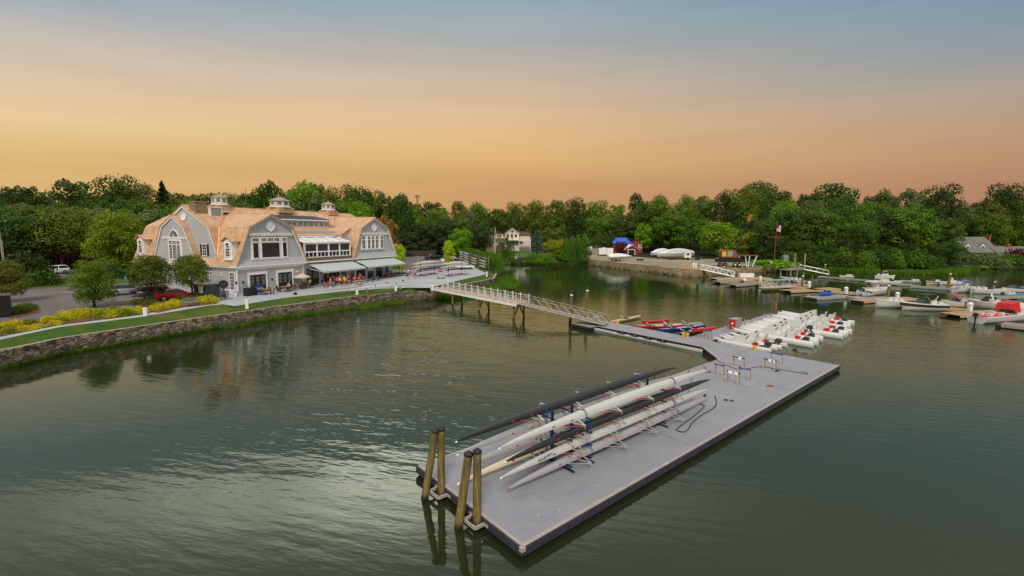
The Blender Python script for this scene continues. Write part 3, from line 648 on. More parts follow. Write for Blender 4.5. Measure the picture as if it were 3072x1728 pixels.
# ------------------------------------------------------------------ white coaching launches
def launch(label, u, v0, v1, big=True, tank='red', motor_up=False, seed=0):
    L = v1-v0; t = thing('coaching_launch', label, 'launch', dk(u, v0, 0), DKA+PI/2, 'white coaching launches at the launch float')
    hs = .68 if big else .72; hw = .29 if big else .2; hh = .62 if big else .42
    for s_ in (-1, 1):
        rings = []
        for i in range(15):
            q = i/14; x = L*q; b = hw*(1 if q < .75 else math.sqrt(max(.02, 1-((q-.75)/.25)**2))); top = hh+(.16 if big else .2)*max(0, (q-.55)/.45)**2; bot = -.15+(.42 if big else .3)*max(0, (q-.7)/.3)**2
            rings.append([(x, s_*hs-s_*0+b*math.cos(2*PI*j/10+PI/10)*1., (top+bot)/2+(top-bot)/2*math.sin(2*PI*j/10+PI/10)) for j in range(10)])
        MB().loft(rings).build('float_hull', M['gelcoat'], t, smooth=True, ang=50)
    MB().box(1.35, L*.66, -hs, hs, hh-.14, hh-.06).build('deck', M['gelcoat'], t)
    c = MB(); xc = L*.52
    w_ = .5 if big else .4; ht = 1.55 if big else 1.2
    c.loft([[(xc+1.75, -w_*.55, hh-.05), (xc+1.75, w_*.55, hh-.05), (xc+1.7, w_*.5, hh+.02), (xc+1.7, -w_*.5, hh+.02)],
            [(xc+.55, -w_, hh-.05), (xc+.55, w_, hh-.05), (xc+.35, w_*.82, ht*.86), (xc+.35, -w_*.82, ht*.86)],
            [(xc, -w_, hh-.05), (xc, w_, hh-.05), (xc-.12, w_*.75, ht), (xc-.12, -w_*.75, ht)],
            [(xc-.3, -w_, hh-.05), (xc-.3, w_, hh-.05), (xc-.32, w_*.75, ht*.92), (xc-.32, -w_*.75, ht*.92)]])
    co_ = c.build('console', M['gelcoat'], t, smooth=True, ang=25)
    MB().ring((xc-.42, 0, ht*.86), (.9, 0, .45), .19, .02, 14).build('steering_wheel', M['black'], co_)
    MB().bar((xc-.2, -.3, ht+.02), (xc-.2, .3, ht+.02), .03, .22).build('windscreen', M['screen'], co_)
    for k, xs_ in enumerate((xc-1.15, xc-2.1) if big else (xc-.95,)):
        s_ = MB(); s_.box(xs_-.25, xs_+.25, -.36, .36, hh-.06, hh+.38); s_.loft([[(xs_-.2, -.34, hh+.36), (xs_-.2, .34, hh+.36), (xs_-.28, .34, hh+.36), (xs_-.28, -.34, hh+.36)], [(xs_-.34, -.34, hh+.85), (xs_-.34, .34, hh+.85), (xs_-.4, .34, hh+.85), (xs_-.4, -.34, hh+.85)]])
        s_.build('seat', M['gelcoat'], t)
    if big: MB().box(2.05, 2.6, -.45, .45, hh-.06, hh+.5).build('stowage_box', M['gelcoat'], t)
    tk = MB(); tk.box(1.45, 1.85, .1, .55, hh-.06, hh+.24) if not big else tk.box(1.5, 1.95, -.3, .3, hh-.06, hh+.24); tk.tube([(1.7, .2, hh+.2), (1.7, .2, hh+.3)], .06, 8); tk.build('fuel_tank', M[tank], t)
    o = MB(); zz_ = .3 if motor_up else -.12; xm = 1.05 if big else .75
    o.loft([[(xm+x, y, z+zz_) for x, z in ((-.42, .6), (.1, .62), (.16, .82), (-.02, 1.04), (-.42, .98))] for y in (-.23, -.2, .2, .23)]); mo = o.build('outboard', M['charcoal'], t, smooth=True)
    MB().tube([(xm-.15, 0, .65+zz_), (xm-.2 if not motor_up else xm-.7, 0, -.4 if not motor_up else .2)], [.11, .07], 8).bar((xm+.1, 0, .5+zz_), (1.4, 0, hh-.1), .3, .14).build('motor_leg', M['charcoal'], mo)
    return t
launch('small twin hulled launch with a white console beside the yellow bucket', 38.7, 6.1, 11.9, False)
launch('second small twin hulled launch, rods in its stern', 41.0, 6.0, 11.8, False)
launch('white launch moored in front of the fuel cabinet, nearest of the big ones', 44.3, 4.2, 12.3)
launch('second big white launch from the fuel cabinet, red tank at the stern', 46.9, 4.5, 12.6)
launch('big white launch with its tall outboard tilted up, third from the fuel cabinet', 49.2, 5.4, 12.6, motor_up=True)
launch('big white launch in the middle of the row, fourth from the fuel cabinet', 51.5, 3.5, 12.5)
launch('big white launch third from the far end of the row', 53.9, 3.6, 12.8)
launch('big white launch next to last in the row, black motor lowered', 57.4, 4.6, 13.0)
launch('farthest white launch at the end of the float by the lone piling', 60.8, 5.0, 13.6)
piling('piling', 'lone yellowish piling at the far end of the launch float', (37.29, 65.28, 0), (37.45, 65.28, 3.3), .2, None)
# floats beside the walkway: an eight in the water, moored doubles and singles
def boat_open(label, a, b, wid, hull, deckc, group='moored sculling boats', rig=2, z=.0, ht=.24, name='sculling_boat', cat='rowing boat'):
    a = Vector(a); b = Vector(b); d = b-a; L = d.length; t = thing(name, label, cat, (a.x, a.y, z), math.atan2(d.y, d.x), group)
    rings = []; deck = []
    for i in range(17):
        q = i/16; s_ = max(0, math.sin(PI*q))**.6; bb = max(.02, wid/2*s_); zt = ht+.12*abs(2*q-1)**2.5
        rings.append([(L*q, -bb, zt), (L*q, -bb*.85, zt*.35), (L*q, -bb*.4, -.08), (L*q, bb*.4, -.08), (L*q, bb*.85, zt*.35), (L*q, bb, zt), (L*q, bb*.9, zt+.03), (L*q, -bb*.9, zt+.03)])
        deck.append((L*q, bb*.93, zt+.033))
    MB().loft(rings).build('hull', M[hull], t, smooth=True)
    dm = MB(); dm.loft([[(x, -y, z_), (x, y, z_)] for x, y, z_ in deck], 0, False, False); dm.build('deck', M[deckc], t)
    for k in range(rig):
        x = L*(.32+.36*k/max(1, rig-1)) if rig > 1 else L*.5
        c = MB(); c.box(x-.55, x+.55, -wid*.33, wid*.33, ht+.045, ht+.07); c.build('cockpit', M['black'], t)
        g_ = MB(); g_.bar((x, -wid*.4, ht+.1), (x-.1, -.8, ht+.22), .05, .03); g_.bar((x, wid*.4, ht+.1), (x-.1, .8, ht+.22), .05, .03)
        for s_ in (-1, 1): g_.tube([(x-.1, s_*.8, ht+.15), (x-.1, s_*.8, ht+.33)], .03, 6)
        g_.build('rigger', M['white'], t)
    return t
boat_open('long white eight lying in the water along the walkway float', dk(32.62, 24.6, 0), dk(32.8, 10.4, 0), .6, 'shell_white', 'shell_white', None, 4, z=-.08, name='rowing_shell', cat='rowing shell')
boat_open('amber wooden boat moored past the gangway foot', dk(37.2, 25.0, 0), dk(44.2, 25.2, 0), .8, 'wood_raw', 'wood_raw', None, 1)
boat_open('red hulled scull nearest the gangway among the moored sculls', dk(37.4, 21.5, 0), dk(42.6, 18.0, 0), .7, 'red', 'shell_white')
boat_open('blue hulled scull in the middle of the moored sculls', dk(37.6, 18.4, 0), dk(45.0, 16.4, 0), .7, 'car_blue', 'shell_grey')
boat_open('dark teal scull closest to the yellow buckets', dk(37.6, 15.7, 0), dk(43.0, 15.6, 0), .75, 'dark_green', 'shell_grey')
boat_open('grey scull behind the red hulled one', dk(39.6, 20.6, 0), dk(45.8, 17.2, 0), .6, 'shell_grey', 'shell_white')
boat_open('red scull laid on the first trestle of the launch float', dk(35.9, 13.3, 0), dk(39.6, 12.4, 0), .45, 'red', 'red', None, 0, z=DZ+.72, ht=.16)
boat_open('short red boat on top of the moored sculls', dk(39.5, 21.8, 0), dk(43.4, 20.4, 0), .5, 'red', 'red', None, 0, z=.3, ht=.16)
# ------------------------------------------------------------------ pier, gangway and its piles
p0 = Vector((-12.6, 77.6, 2.12)); p1 = Vector((1.5, 60.9, 2.12)); d = (p1-p0); L = d.length; ang = math.atan2(d.y, d.x)
t = thing('pier', 'fixed timber pier with white post railings reaching from the seawall', 'pier', (p0.x, p0.y, 0), ang)
W_ = 2.3
MB().box(0, L, -W_/2, W_/2, 2.06, 2.12).build('deck', M['planks_pink'], t)
f = MB(); f.box(0, L, -W_/2-.06, -W_/2, 1.8, 2.14); f.box(0, L, W_/2, W_/2+.06, 1.8, 2.14); f.build('side_beam', M['white'], t)
for s_ in (-1, 1):
    rl = MB(); y = s_*(W_/2-.05)
    for z in (3.12, 2.35): rl.box(.1, L-.05, y-.025, y+.025, z-.03, z+.03)
    n_ = 14
    for i in range(n_*3):
        x = .15+(L-.3)*i/(n_*3-1); rl.box(x-.012, x+.012, y-.012, y+.012, 2.12, 3.12)
    rail = rl.build('railing', M['pier_white'], t)
    for i in range(n_):
        x = .15+(L-.3)*i/(n_-1)
        q = MB(); q.box(x-.06, x+.06, y-.06, y+.06, 2.12, 3.24); q.lathe([(.1, 3.24), (.1, 3.27), (0, 3.34)], 4, (x, y, 0)); q.build('railing_post', M['pier_white'], rail)
for x in (6.2, 13.2, 21.0):
    for s_ in (-1, 1):
        MB().tube([(x, s_*.95, -1.5), (x, s_*.85, 1.9)], .15, 10).build('pile', M['piling'], t, smooth=True)
        MB().bar((x, s_*.9, .25), (x, s_*.1, 1.7), .1, .14).build('brace', M['black'], t)
    MB().box(x-.15, x+.15, -1.2, 1.2, 1.6, 1.82).build('pile_cap', M['wood_grey'], t)
q0 = Vector((1.45, 60.85, 2.1)); q1 = Vector((11.35, 55.0, .62)); d = q1-q0; L = Vector((d.x, d.y)).length; dz = d.z
t = thing('gangway', 'sloping aluminium gangway with truss sides down to the walkway float', 'gangway', q0, math.atan2(d.y, d.x))
W_ = 1.5; Z = lambda x: dz*x/L
MB().loft([[(x, -W_/2, Z(x)), (x, W_/2, Z(x)), (x, W_/2, Z(x)-.08), (x, -W_/2, Z(x)-.08)] for x in (0, L)]).build('deck', M['planks_grey'], t)
for s_ in (-1, 1):
    y = s_*W_/2; r_ = MB()
    r_.tube([(0, y, 1.12), (L-.5, y, Z(L-.5)+1.05), (L-.1, y, Z(L)+.9), (L, y, Z(L)+.5), (L-.3, y, Z(L)+.05)], .026, 6); r_.tube([(0, y, .0), (L, y, Z(L))], .04, 6)
    for i in range(9):
        a = L*i/9; b = L*(i+1)/9; r_.tube([(a, y, Z(a)), (a, y, Z(a)+1.08)], .015, 5); r_.tube([(a, y, Z(a)+1.08), (b, y, Z(b))], .016, 5)
    r_.build('truss_rail', M['rail_alu'], t)
g_ = MB(); g_.box(-1.6, 1.6, -3.2, -1.0, .1, .42); g_.box(-1.6, -1.2, -3.2, .6, .1, .42)
t = thing('landing_float', 'small cluttered landing float at the side of the gangway foot', 'dock', dk(34.4, 24.2, 0), DKA)
MB().box(-2.6, 2.0, -.5, 2.6, .05, .38).build('float_body', M['black'], t); q = MB(); q.box(-2.62, 2.02, -.52, 2.62, .38, .43); q.build('deck', M['planks_grey'], t)
MB().box(-.3, .4, .4, 1.1, .43, 1.25).build('dock_box', M['plastic_grey'], t)
def gull_pile(label, b_, top, blabel):
    piling('piling', label, b_, top, .19, 'white', group='white capped pilings')
    t = thing('cormorant', blabel, 'bird', (top[0]+.05, top[1], top[2]+.14), .6, 'birds on the pilings')
    MB().loft([[(x, r_*math.cos(2*PI*j/8), z+r_*1.1*math.sin(2*PI*j/8)) for j in range(8)] for x, z, r_ in ((-.42, .02, .02), (-.25, .1, .08), (0, .22, .12), (.14, .36, .08), (.17, .5, .045), (.2, .6, .05), (.27, .62, .035), (.42, .61, .008))]).build('body', M['black'], t, smooth=True)
    for s_ in (-1, 1):
        MB().tube([(0, s_*.05, 0), (0, s_*.05, .14)], .012, 5).build('leg', M['black'], t)
        MB().loft([[(.08, s_*.09, .34), (.08, s_*.12, .3)], [(-.1, s_*.14, .3), (-.1, s_*.16, .2)], [(-.34, s_*.07, .12), (-.34, s_*.09, .08)]], 0, False, False).build('wing', M['charcoal'], t)
gull_pile('white capped piling on the near side of the gangway', (7.5, 58.9, 0), (7.6, 58.9, 3.55), 'black cormorant perched on the nearer gangway piling')
gull_pile('white capped piling on the far side of the gangway', (9.9, 62.0, 0), (10.1, 62.0, 3.75), 'black cormorant perched on the farther gangway piling')
# ------------------------------------------------------------------ the rowing clubhouse (local x = along the river front, y = inward)
CBO = Vector((-38.57, 64.89)); CBA = PI/2-.4014
CS = Vector((math.cos(CBA), math.sin(CBA))); CN = Vector((-CS.y, CS.x))
def cb(s, n, z=2.1): p = CBO+CS*s+CN*n; return Vector((p.x, p.y, z))
club = thing('clubhouse', 'grey shingled gambrel clubhouse with new cedar roofs and white trim on the river bank', 'clubhouse', (CBO.x, CBO.y, 0), CBA)
GZ0 = 1.95
# --- lower storey
b = MB(); b.box(.3, 11.9, .25, 23.3, GZ0, 6.3); b.box(11.9, 36.0, 1.0, 23.3, GZ0, 6.3); b.build('lower_wall', M['siding'], club)
b = MB(); b.box(.22, 11.98, .17, 23.38, 5.72, 6.08); b.box(11.98, 36.08, .92, 23.38, 5.72, 6.08)
b.box(.2, .36, .15, .31, GZ0, 5.72); b.box(11.82, 11.98, .15, .31, GZ0, 5.72); b.box(.18, 11.95, .13, .26, 1.95, 2.32); b.build('frieze_board', M['white'], club)
b = MB(); b.box(-.12, 12.72, -.15, 23.75, 6.08, 6.3); b.box(12.72, 36.5, -.15, 23.75, 6.12, 6.3); b.build('cornice', M['white'], club)
# --- gambrel roofs
def gambrel(prof, a0, a1, axis, name, t=.10, ends=None):
    m_ = MB(); P_ = (lambda q, a: (q[0], a, q[1])) if axis == 'n' else (lambda q, a: (a, q[0], q[1]))
    n_ = len(prof)
    for i in range(n_-1):
        (x0, z0), (x1, z1) = prof[i], prof[i+1]; nx_, nz_ = -(z1-z0), (x1-x0); l_ = math.hypot(nx_, nz_); nx_ *= t/l_; nz_ *= t/l_
        top = [(x0, z0), (x1, z1)]; bot = [(x1-nx_, z1-nz_), (x0-nx_, z0-nz_)]
        ring = top+bot
        e0 = lambda j: a0 if not ends else ends(j, a0)
        e1 = lambda j: a1 if not ends else ends(j, a1)
        js = (i, i+1, i+1, i)
        m_.loft([[P_(q, e0(j)) for q, j in zip(ring, js)], [P_(q, e1(j)) for q, j in zip(ring, js)]])
    return m_.build(name, M['cedar'], club)
def rake(prof, a, axis, w_=.34, d=.12, inset=.02):
    m_ = MB(); P_ = (lambda q, a_: (q[0], a_, q[1])) if axis == 'n' else (lambda q, a_: (a_, q[0], q[1]))
    c = (sum(q[0] for q in prof)/len(prof), 9.5)
    inn = []
    for i, q in enumerate(prof):
        if i in (0, len(prof)-1): sx_ = 1 if i == 0 else -1; inn.append((q[0]+sx_*w_*.95, q[1]))
        elif i == len(prof)//2: inn.append((q[0], q[1]-w_*1.1))
        else: sx_ = 1 if q[0] < c[0] else -1; inn.append((q[0]+sx_*w_*.85, q[1]-w_*.55))
    for i in range(len(prof)-1):
        ring = [prof[i], prof[i+1], inn[i+1], inn[i]]
        m_.loft([[P_(q, a-d/2) for q in ring], [P_(q, a+d/2) for q in ring]])
    return m_.build('rake_board', M['white'], club)
g1 = [(.0, 6.3), (2.34, 11.85), (6.2, 13.85), (10.06, 11.85), (12.62, 6.3)]
g3 = [(23.4, 6.4), (25.67, 12.0), (29.68, 14.05), (33.7, 12.0), (36.35, 6.4)]
gm = [(3.95, 6.3), (6.1, 11.8), (11.8, 15.0), (17.5, 11.8), (19.65, 6.3)]
gp = [(8.05, 6.4), (10.7, 11.8), (13.4, 13.45), (16.2, 11.8), (18.8, 6.4)]
for pr in (g1, g3):
    o_ = 0 if pr is g1 else 4                 # the outer eave runs only as far as the valley with the main roof
    fr_ = lambda j, a, o=o_: a if a < 0 else ({0: 4.35 if o == 0 else 5, 4: 4.35 if o == 4 else 5, 1: 6.4, 3: 6.4, 2: 10.6}[j])
    rr_ = lambda j, a, o=o_: a if a > 20 else 23.6-({0: 4.35 if o == 0 else 5, 4: 4.35 if o == 4 else 5, 1: 6.4, 3: 6.4, 2: 10.6}[j])
    gambrel(pr, -.18, 10.6, 'n', 'cross_gable_roof', ends=fr_); gambrel(pr, 13.0, 23.8, 'n', 'cross_gable_roof', ends=rr_)
    ins = [(pr[0][0]+.12, pr[0][1]+.05), (pr[1][0]+.1, pr[1][1]-.1), (pr[2][0], pr[2][1]-.14), (pr[3][0]-.1, pr[3][1]-.1), (pr[4][0]-.12, pr[4][1]+.05)]
    b = MB(); b.loft([[(x, 22.7, z) for x, z in ins], [(x, 23.3, z) for x, z in ins]]); b.build('gable_wall', M['siding'], club)
    b = MB(); b.loft([[(x, .3, z) for x, z in ins], [(x, .9, z) for x, z in ins]])
    b.loft([[(x, y_, z) for x in (ins[0][0]+.28, ins[4][0]-.28) for y_, z in ((.31, 7.25), (.29, 6.32))][:0] or [(ins[0][0]+.42, .29, 7.2), (ins[4][0]-.45, .29, 7.2), (ins[4][0]-.1, -.1, 6.31), (ins[0][0]+.1, -.1, 6.31)], [(ins[0][0]+.42, .33, 7.2), (ins[4][0]-.45, .33, 7.2), (ins[4][0]-.1, .33, 6.31), (ins[0][0]+.1, .33, 6.31)]])
    b.build('gable_wall', M['siding'], club)
    rake([(x, z-.02) for x, z in pr], .12, 'n'); rake([(x, z-.02) for x, z in pr], 23.5, 'n')
    w0, w1 = pr[1][0]+.15, pr[3][0]-.15; zc = pr[1][1]-1.12
    b = MB(); b.box(w0-.1, w1+.1, .06, .3, zc, zc+.16); b.box(w0, w1, .14, .3, zc-.22, zc)
    for i in range(13): x = w0+.1+(w1-w0-.2)*i/12; b.box(x-.09, x+.09, .05, .3, zc-.16, zc)
    b.build('dentil_cornice', M['white'], club)
    b = MB(); c = (pr[2][0]-.08, .3, pr[1][1]+.12); b.disc((c[0], .24, c[2]), (0, 1, 0), .66, .1, 24); b.ring((c[0], .2, c[2]), (0, 1, 0), .68, .07, 24, 6)
    for a in range(4): b.box(c[0]-.09+.76*math.cos(a*PI/2), c[0]+.09+.76*math.cos(a*PI/2), .13, .28, c[2]-.09+.76*math.sin(a*PI/2), c[2]+.09+.76*math.sin(a*PI/2))
    b.build('oval_ornament', M['white'], club, smooth=True)
gambrel(gm, .62, 36.4, 's', 'main_roof')
ins = [(4.1, 6.35), (6.2, 11.7), (11.8, 14.85), (17.4, 11.7), (19.5, 6.35)]
MB().loft([[(.85, n_, z) for n_, z in ins], [(1.3, n_, z) for n_, z in ins]]).build('end_gable_wall', M['siding'], club)
MB().loft([[(35.9, n_, z) for n_, z in ins], [(36.2, n_, z) for n_, z in ins]]).build('end_gable_wall', M['siding'], club)
rake([(n_, z-.02) for n_, z in gm], .74, 's', .36); rake([(n_, z-.02) for n_, z in gm], 36.3, 's', .36)
b = MB(); b.loft([[(-.12, n_, 6.3), (.9, n_, 7.28), (.9, n_, 7.18), (-.12, n_, 6.2)] for n_ in (1.2, 22.4)]); b.build('skirt_roof', M['cedar'], club)
gambrel(gp, -.02, 3.2, 's', 'end_porch_roof')
ins = [(8.2, 6.4), (10.8, 11.7), (13.4, 13.29), (16.1, 11.7), (18.65, 6.4)]
MB().loft([[(.2, n_, z) for n_, z in ins], [(.9, n_, z) for n_, z in ins]]).build('porch_gable_wall', M['siding'], club)
MB().box(.1, .32, 8.3, 18.5, GZ0, 6.4).build('porch_lower_wall', M['siding'], club)
rake([(n_, z-.02) for n_, z in gp], .1, 's', .34)
b = MB(); b.box(.06, .22, 10.2, 16.0, 10.0, 10.2); b.box(-.06, .22, 8.0, 18.9, 6.31, 6.5)
for i in range(11): b.box(.09, .22, 10.4+i*.53, 10.55+i*.53, 9.84, 10.0)
b.build('dentil_cornice', M['white'], club)
b = MB(); b.disc((.82, 11.8-.05, 13.25), (1, 0, 0), .52, .1, 22); b.ring((.78, 11.75, 13.25), (1, 0, 0), .55, .07, 22, 6); b.build('oval_ornament', M['white'], club, smooth=True)
# copper valleys
for a, e in (((2.34, 6.17, 11.86), (6.2, 9.77, 13.88)), ((2.34, 6.12, 11.82), (.62, 4.5, 7.72)), ((25.67, 6.5, 12.03), (29.68, 10.15, 14.08)), ((10.06, 6.17, 11.86), (6.2, 9.77, 13.88))):
    MB().tube([a, e], .09, 6).build('valley_flashing', M['copper'], club)
for a, e in (((6.2, -.18, 13.87), (6.2, 9.8, 13.87)), ((29.68, -.18, 14.07), (29.68, 10.1, 14.07)), ((.62, 11.8, 15.02), (36.4, 11.8, 15.02)), ((11.65, 0, 0), (11.65, 0, 0))):
    if a != e: MB().tube([a, e], .07, 5).build('ridge_cap', M['cedar'], club)
MB().tube([(-.02, 13.4, 13.48), (.8, 13.4, 13.48)], .07, 5).build('ridge_cap', M['cedar'], club)
# --- windows
def win(face, a0, a1, z0, z1, pl, grid=(1, 1), fr=.1, name='window', parent=None, mat='glass', mid=None, arch=False, out=.08):
    """face 'n': plane y=pl facing -y ; face 's': plane x=pl facing -x"""
    P_ = (lambda a, o, z: (a, pl-o, z)) if face == 'n' else (lambda a, o, z: (pl-o, a, z))
    def bx(m_, u0, u1, v0, v1, o0, o1):
        c = [P_(u, o, v) for v in (v0, v1) for o in (o0, o1) for u in (u0, u1)]
        m_.add(c, [(0, 2, 3, 1), (4, 5, 7, 6), (0, 1, 5, 4), (2, 6, 7, 3), (0, 4, 6, 2), (1, 3, 7, 5)])
    f = MB(); bx(f, a0, a1, z1-fr, z1, 0, out); bx(f, a0-.04, a1+.04, z0-.02, z0+fr, 0, out+.03); bx(f, a0, a0+fr, z0+fr, z1-fr, 0, out); bx(f, a1-fr, a1, z0+fr, z1-fr, 0, out)
    gx, gz_ = grid; u0, u1, v0, v1 = a0+fr, a1-fr, z0+fr, z1-fr
    for i in range(1, gx): u = u0+(u1-u0)*i/gx; bx(f, u-.018, u+.018, v0, v1, .0, out*.7)
    for i in range(1, gz_):
        v = v0+(v1-v0)*i/gz_; k = .035 if (mid and i == mid) else .018; bx(f, u0, u1, v-k, v+k, .0, out*.72)
    if arch:
        c = P_((a0+a1)/2, out*.5, z1-.02); r_ = (a1-a0)/2
        nrm = (0, 1, 0) if face == 'n' else (1, 0, 0)
        i0 = len(f.v); f.ring(c, nrm, r_-.04, .06, 24, 6)
    o = f.build(name, M['white'], parent or club)
    p_ = MB(); bx(p_, u0, u1, v0, v1, .0, out*.35)
    if arch: p_.disc(P_((a0+a1)/2, .02, z1-.03), (0, 1, 0) if face == 'n' else (1, 0, 0), (a1-a0)/2-.06, .05, 24)
    p_.build('pane', M[mat], o); return o
fp = MB(); fp.box(2.7, 9.1, .2, .3, 7.1, 10.35); fp.box(2.6, 9.2, .1, .3, 7.02, 7.14); fp.build('window_surround', M['white'], club)
for a0, a1 in ((2.9, 3.98), (8.0, 8.95)): win('n', a0, a1, 7.25, 9.6, .2); win('n', a0, a1, 9.66, 10.25, .2, (4, 1), .07)
win('n', 4.32, 7.62, 7.25, 9.6, .2)
for i in range(3): win('n', 4.32+i*1.12, 5.36+i*1.12, 9.66, 10.25, .2, (4, 1), .07)
fp = MB(); fp.box(25.85, 32.45, .2, .3, 7.85, 10.55); fp.box(25.75, 32.55, .1, .3, 7.78, 7.9); fp.build('window_surround', M['white'], club)
for a0, a1 in ((26.0, 26.95), (27.55, 28.45), (28.72, 29.62), (29.9, 30.8), (31.35, 32.3)): win('n', a0, a1, 8.0, 9.68, .2, (2, 4), .07, mid=2); win('n', a0, a1, 9.74, 10.42, .2, (2, 2), .07)
# end wall: shuttered window, the tall porch window with its fanlight
w_ = win('s', 7.02, 8.02, 7.55, 9.3, .85, (2, 4), .08, mid=2)
for a in (6.58, 8.06): MB().box(.78, .84, a, a+.4, 7.55, 9.25).build('shutter', M['dark_green'], w_)
fp = MB(); fp.box(.14, .2, 11.6, 14.8, 6.7, 9.95); fp.build('window_surround', M['white'], club)
for i, (a0, a1) in enumerate(((11.9, 12.65), (12.72, 13.68), (13.75, 14.5))): win('s', a0, a1, 6.95, 9.05, .14, (2 if i != 1 else 3, 5), .06); win('s', a0, a1, 9.12, 9.72, .14, (2 if i != 1 else 3, 2), .06)
f = MB(); k = 14; c = (.14, 13.2, 10.25)
for i in range(k): 
    a, e = PI*i/k, PI*(i+1)/k; f.bar((c[0], c[1]+.98*math.cos(a), c[2]+.98*math.sin(a)), (c[0], c[1]+.98*math.cos(e), c[2]+.98*math.sin(e)), .12, .16, up=(1, 0, 0))
for i in range(1, 6): a = PI*i/6; f.bar(c, (c[0]-.02, c[1]+.9*math.cos(a), c[2]+.9*math.sin(a)), .03, .04, up=(1, 0, 0))
f.box(.07, .2, 12.05, 14.35, 10.14, 10.26); f.box(.06, .2, 13.08, 13.32, 11.18, 11.5); f2 = f.build('fanlight', M['white'], club)
MB().prism([(13.2+.9*math.cos(PI*i/14), 10.25+.9*math.sin(PI*i/14)) for i in range(15)], -.19, -.155).xf(Matrix(((0, 0, -1, 0), (1, 0, 0, 0), (0, 1, 0, 0), (0, 0, 0, 1)))).build('pane', M['glass'], f2)
# lower end wall window and vents, south front sconces
win('s', .7, 1.72, 2.85, 5.45, .3, (3, 5), .1); win('s', 5.45, 5.85, 4.8, 5.35, .3, (1, 1), .06); win('s', 6.0, 6.4, 4.8, 5.35, .3, (1, 1), .06); win('s', 3.3, 3.6, 4.85, 5.35, .3, (1, 1), .07)
def sconce(s, n, z, ax='n'):
    f = MB(); f.box(s-.09, s+.09, n-.24, n-.06, z-.17, z+.12); f.lathe([(.14, .12), (.02, .26)], 4, (s, n-.15, z)); f.box(s-.03, s+.03, n-.1, n, z+.02, z+.08); f.build('wall_lantern', M['black'], club)
for s in (1.1, 5.9, 10.7): sconce(s, .25, 4.0)
sconce(.1, .35, 4.0)
MB().box(10.35, 10.75, .0, .24, 4.75, 4.9).build('security_camera', M['white'], club)
# --- boat bay doors
def bay(s0, s1, zt, n, leaves, trim=.26, lite=(2, 3), mat='dark_green', opened=False):
    f = MB(); f.box(s0-trim, s0, n-.12, n, GZ0, zt); f.box(s1, s1+trim, n-.12, n, GZ0, zt); f.box(s0-trim-.05, s1+trim+.05, n-.16, n, zt, zt+.4); d_ = f.build('boat_bay_door', M['white'], club)
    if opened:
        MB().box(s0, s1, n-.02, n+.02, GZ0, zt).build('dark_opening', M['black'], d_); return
    w_ = (s1-s0)/leaves
    for i in range(leaves):
        a, e = s0+i*w_+.02, s0+(i+1)*w_-.02
        l_ = MB(); l_.box(a, e, n-.07, n-.01, GZ0, zt); l_.box(a+.12, e-.12, n-.09, n-.07, 2.25, 3.05)
        lf = l_.build('door_leaf', M[mat], d_)
        p_ = MB(); gx, gz_ = lite
        for u in range(gx):
            for v in range(gz_):
                x0 = a+.16+u*(e-a-.32)/gx; z0 = 3.3+v*(zt-3.55)/gz_; p_.box(x0+.03, x0+(e-a-.32)/gx-.03, n-.082, n-.07, z0+.03, z0+(zt-3.55)/gz_-.04)
        p_.build('pane', M['lens'] if False else M['door_glass'], lf)
M['door_glass'] = glassy('door_glass', (.16, .165, .165), .15)
bay(2.2, 4.85, 4.9, .25, 3, lite=(3, 3)); bay(6.98, 9.6, 4.9, .25, 3, lite=(3, 3))
bay(13.1, 15.9, 5.2, 1.0, 2, lite=(3, 4)); bay(18.1, 20.7, 5.2, 1.0, 1, opened=True); bay(16.8, 17.7, 5.2, 1.0, 1, .12, (3, 4)); bay(21.2, 22.4, 5.2, 1.0, 1, .12, (3, 4))
bay(23.6, 24.6, 5.2, 1.0, 1, .12, (3, 4)); bay(25.0, 27.6, 5.2, 1.0, 1, opened=True); bay(28.2, 30.0, 5.2, 1.0, 1, .12, (1, 1)); bay(30.7, 32.8, 5.2, 1.0, 2, .14, (2, 4)); bay(33.6, 34.8, 5.2, 1.0, 1, .14, (3, 4))
MB().box(28.3, 29.9, .86, .9, 3.6, 5.0).build('notice_board', M['white'], club); win('n', 12.2, 12.75, 4.9, 5.5, 1.0, (1, 1), .07, mat='plastic_grey')
# --- upper screened porch in the recess
b = MB(); b.box(12.6, 23.5, .3, 4.2, 6.3, 6.85); b.build('porch_floor', M['shingle_brown'], club)
MB().box(12.4, 23.6, 4.2, 5.2, 6.3, 11.3).build('recess_wall', M['siding'], club)
P0, P1, nP = 12.7, 23.15, .6; scr = MB()
bays = [P0+(P1-P0)*i/4 for i in range(5)]
pf = MB(); pf.box(P0, P1, nP-.1, nP+.1, 9.1, 9.35); pf.box(P0, P1, nP-.1, nP+.1, 7.72, 7.92); pf.box(P0, P1, nP-.1, nP+.1, 6.86, 7.0)
for x in bays: pf.box(x-.12, x+.12, nP-.12, nP+.12, 6.86, 9.35)
for i in range(4):
    for k in (1, 2): x = bays[i]+(bays[i+1]-bays[i])*k/3; pf.box(x-.05, x+.05, nP-.06, nP+.06, 7.0, 7.72)
po = pf.build('screened_porch', M['white'], club)
for i in range(4):
    MB().box(bays[i]+.12, bays[i+1]-.12, nP, nP+.02, 7.92, 9.1).build('insect_screen', M['screen'], po)
    MB().box(bays[i]+.12, bays[i+1]-.12, nP, nP+.02, 7.0, 7.72).build('lower_pane', M['glass'], po)
b = MB(); b.loft([[(x, .35, 9.3), (x, 4.2, 10.2), (x, 4.2, 10.26), (x, .35, 9.38)] for x in (12.5, 23.3)]); ao = b.build('porch_awning', M['canvas'], club)
b = MB()
for x in bays: b.bar((x, .32, 9.42), (x, 4.2, 10.33), .22, .1)
b.build('rafter', M['white'], ao)
